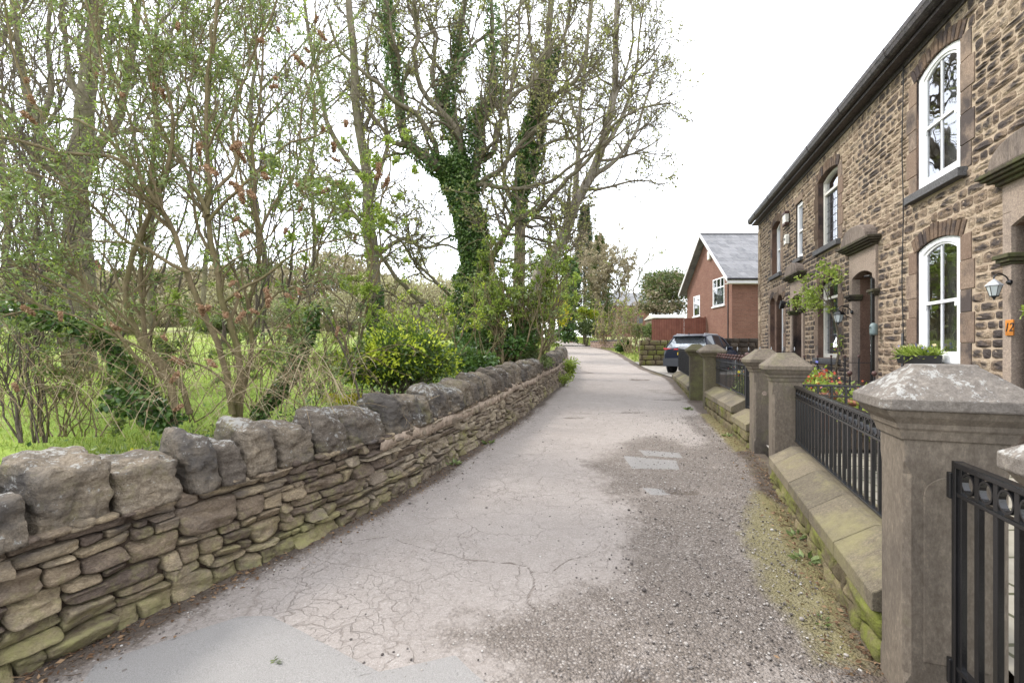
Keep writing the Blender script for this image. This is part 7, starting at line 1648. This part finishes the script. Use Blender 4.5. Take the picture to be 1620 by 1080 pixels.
bush('pale_shrub', 'pale straw-stemmed shrub fanning out above the pink brick wall', 'shrub', P(962, 545, 39), rand_stems(948, 978, 545, 39, 20, (462, 510), 26, .035, .012, 27, 0, .6), .02, B3(1.2, .7, .5, (2.0, 2.4, 2), .2, (.010, .008, .007)), 'straw', [('lime', 1500, .14, .5, 2, {}), ('tan', 1400, .15, .5, 2, dict(name='dry_leaves'))], tw='tan')
bush('pale_shrub', 'pale twiggy shrub standing left of the squared stone wall end', 'shrub', P(1000, 555, 32), rand_stems(990, 1012, 558, 32, 18, (470, 520), 22, .028, .010, 28, 0, .5), .02, B3(1.0, .6, .4, (2.2, 2.4, 2), .2, (.009, .007, .006)), 'straw', [('spring', 900, .12, .5, 2, {}), ('tan', 900, .13, .5, 2, dict(name='dry_leaves'))], tw='tan')
dome_bush('ivy_stump', 'rounded stump smothered in dark ivy at the end of the pink brick wall', 'ivy stump', 987, 548, 33.5, .62, .6, .60, 1800, .13, 'ivy', lumps=10, seed=29, width=.85)
dome_bush('hedge_bush', 'green shrub behind the squared stone wall end', 'shrub', 1025, 525, 32, 1.0, 1.0, .9, 2200, .14, 'budleaf', lumps=12, seed=30)
dome_bush('hedge_bush', 'broad olive-green tree crown left of the brick house', 'tree', 1060, 458, 42, 3.2, 2.6, 2.0, 7500, .24, 'hedge', 'tan', 4500, lumps=28, seed=31, core=.3, nst=20)
dome_bush('hedge_bush', 'brown-green bushes above the white shed roof', 'shrub', 1050, 488, 41, 2.6, 1.5, .9, 2600, .22, 'tan', 'hedge', 1800, lumps=16, seed=32)
simple_tree('far hazy bare tree above the pale shrubs', 985, 540, 75, .25, 4, 115, 'trees along the far lane', (3.0, 1.8, 1.0), seed=33, name='garden_tree', twig='darktwig', nl=700, ls=.18, cap=4000, dens=(1.0, 1.5, 1.8))
simple_tree('leafing tree low behind the forsythia', 872, 535, 30, .14, -6, 120, 'trees along the far lane', (2.0, 1.1, .6), seed=34, name='garden_tree', leaf='spring', nl=2600, ls=.13, cap=5000, n=8)
# leafing branches to the right of the leaning trunk
bush('spring_shrub', 'leafing yellow-green shrub under the leaning tree at the lane side', 'shrub', P(868, 540, 27), rand_stems(845, 885, 540, 27, 14, (380, 470), 45, .035, .012, 35, 15, .8), .02, B3(1.7, .9, .5, (1.6, 2.2, 2.2), .2, (.009, .007, .006)), 'bark', [('spring', 3000, .13, .5, 2, {})], tw='barktwig')

# ---- far thicket behind the field
mb = MB(); n = 60000; bx = rng.uniform(-62, -1.0, n); by = 47 + rng.normal(size=n) * 2.2 + .06 * bx; hh = 4.9 + 2.6 * n2(bx, by * .0, .11, 70) + 1.0 * n2(bx, bx * 0, .5, 71); zz = GZ(bx, by) + hh * rng.random(n) ** .8
leaf_cards(mb, np.stack([bx, by, zz], -1), .62, dirs=rng.normal(size=(n, 3)) * .8 + np.array([0, 0, 1.]), width=.2)
o = mb.build('distant_thicket', M['tan'], None); tag(o, 'pale brown brushwood along the far side of the field', 'thicket', kind='stuff')
mb = MB(); n = 26000; bx = rng.uniform(-44, -1.5, n); by = 41 + rng.normal(size=n) * 1.6; hh = np.clip(3.2 + 3.8 * n2(bx, bx * 0, .16, 72), .3, 9); zz = GZ(bx, by) + hh * rng.random(n); leaf_cards(mb, np.stack([bx, by, zz], -1), .3, dirs=rng.normal(size=(n, 3)) * .6 + np.array([0, 0, .8]), width=.3)
o = mb.build('distant_willow_scrub', M['lime'], None); tag(o, 'hazy yellow-green scrub at the field edge between the trunks', 'scrub', kind='stuff'); o.data.materials[0] = leafmat('willow_haze', [(0, (.28, .24, .16)), (.6, (.42, .38, .24)), (1, (.52, .50, .30))], .6, .3)
for (lab, px, Yv, h_, r_, sd) in (('distant bare tree beyond the field, leftmost', 70, 52, 190, .3, 41), ('distant bare tree beyond the field behind the big bush', 290, 55, 170, .3, 42), ('distant bare tree beyond the field left of the field tree', 540, 58, 150, .3, 43), ('distant bare tree in the gap right of the field tree', 668, 60, 120, .28, 44)):
    simple_tree(lab, px, 512, Yv, r_, 4, h_, 'distant bare trees beyond the field', (4.0, 2.3, 1.3), seed=sd, nl=900, ls=.25, cap=3500, dens=(1.0, 1.3, 1.6), twig='darktwig')
for k_, (lab, px_, Yv, rx_, rz_, mt, mi) in enumerate((('rounded pale green bush at the far field edge behind the left of the tangle', 60, 34, 2.0, 1.5, 'budleaf', 'tan'), ('brown bramble mound far out in the field behind the big bush', 250, 38, 2.6, 1.1, 'tan', 'hedge'), ('green-grey bush at the far field edge right of the pale trunk', 445, 36, 2.2, 1.6, 'budleaf', 'tan'),
   ('tan scrub clump in the field left of the field tree', 535, 31, 1.6, .9, 'tan', 'budleaf'), ('yellow-green scrub clump just right of the field tree', 640, 29, 2.0, 1.3, 'spring', 'tan'), ('brownish scrub clump showing beside the ivy-clad trunk', 700, 27, 1.5, 1.2, 'tan', 'spring'), ('low dark bush out in the field beside the thick trunk', 165, 27, 1.5, .9, 'hedge', 'tan'), ('small green bush in the middle of the field', 345, 30, 1.2, .8, 'hedge', 'budleaf'))):
    xx_ = (px_ - 810) / FOC * Yv; py_ = HORY - (gz(xx_, Yv) + rz_ * .45 - EYE) * FOC / Yv
    dome_bush('field_bush', lab, 'bush', px_, py_, Yv, rx_, rx_ * .8, rz_, 2600, .16, mt, mi, 1500, lumps=12, seed=60 + k_, group='scrub bushes in the field')
# ---- grass and ground cover
def scatter(n, y0, y1, xf, pw=1.0):
    yy = y0 + (y1 - y0) * rng.random(n) ** pw; xx = xf(yy, rng.random(n)); return xx, yy
n = 80000; yy = 3.0 + 26 * rng.random(n) ** 1.9; xx = XL(yy) - .55 - rng.random(n) * (yy * 1.15 + 1); m = MB(); z = GZ(xx, yy); dn = n2(xx, yy, .6, 81); kp = rng.random(n) < .55 + dn; xx, yy, z = xx[kp], yy[kp], z[kp]; n = len(xx)
leaf_cards(m, np.stack([xx, yy, z], -1), .06 + .006 * yy, dirs=rng.normal(size=(n, 3)) * .45 + np.array([0, 0, 1.]), width=.16, fold=.1); o = m.build('field_grass_blades', M['grass'], None); tag(o, 'bright grass blades of the field', 'grass', kind='stuff')
n = 46000; yy = 1.5 + 14 * rng.random(n) ** 1.5; xx = XL(yy) - .5 - np.abs(rng.normal(size=n)) * (.75 + .08 * yy); m = MB(); z = GZ(xx, yy) + rng.random(n) * .26; dn = n2(xx, yy, 1.2, 83); kp = rng.random(n) < .55 + 1.3 * dn; xx, yy, z = xx[kp], yy[kp], z[kp]
leaf_cards(m, np.stack([xx, yy, z], -1), .055, dirs=rng.normal(size=(len(xx), 3)) + np.array([0, 0, .3]), width=.75, up=np.array([0, 0, 1.])); o = m.build('ivy_ground_cover', M['ivy'], None); tag(o, 'dark ivy and nettle ground cover behind the dry stone wall', 'ground cover', kind='stuff')
n = 16000; yy = 1.8 + 9 * rng.random(n) ** 1.3; xx = XL(yy) - .55 - rng.random(n) * 2.4; m = MB(); z = GZ(xx, yy) + rng.random(n) * .38; leaf_cards(m, np.stack([xx, yy, z], -1), .05, dirs=rng.normal(size=(n, 3)) + np.array([0, 0, .6]), width=.5); o = m.build('nettle_cover', M['budleaf'], None); tag(o, 'light green nettles and weeds among the ivy', 'ground cover', kind='stuff')
# verge beyond the end of the wall and along the right
n = 16000; yy = 22 + 45 * rng.random(n); sd_ = rng.random(n) < .5; xx = np.where(sd_, XL(yy) - .1 - rng.random(n) * 5, XR(yy) + .1 + rng.random(n) * 3.5); kp = ~((xx > 5.9) & (yy < 26)); xx, yy = xx[kp], yy[kp]; m = MB(); leaf_cards(m, np.stack([xx, yy, GZ(xx, yy)], -1), .20, dirs=rng.normal(size=(len(xx), 3)) * .5 + np.array([0, 0, 1.]), width=.25); o = m.build('verge_grass', M['grass'], None); tag(o, 'rough grass verges along the far lane', 'grass', kind='stuff')
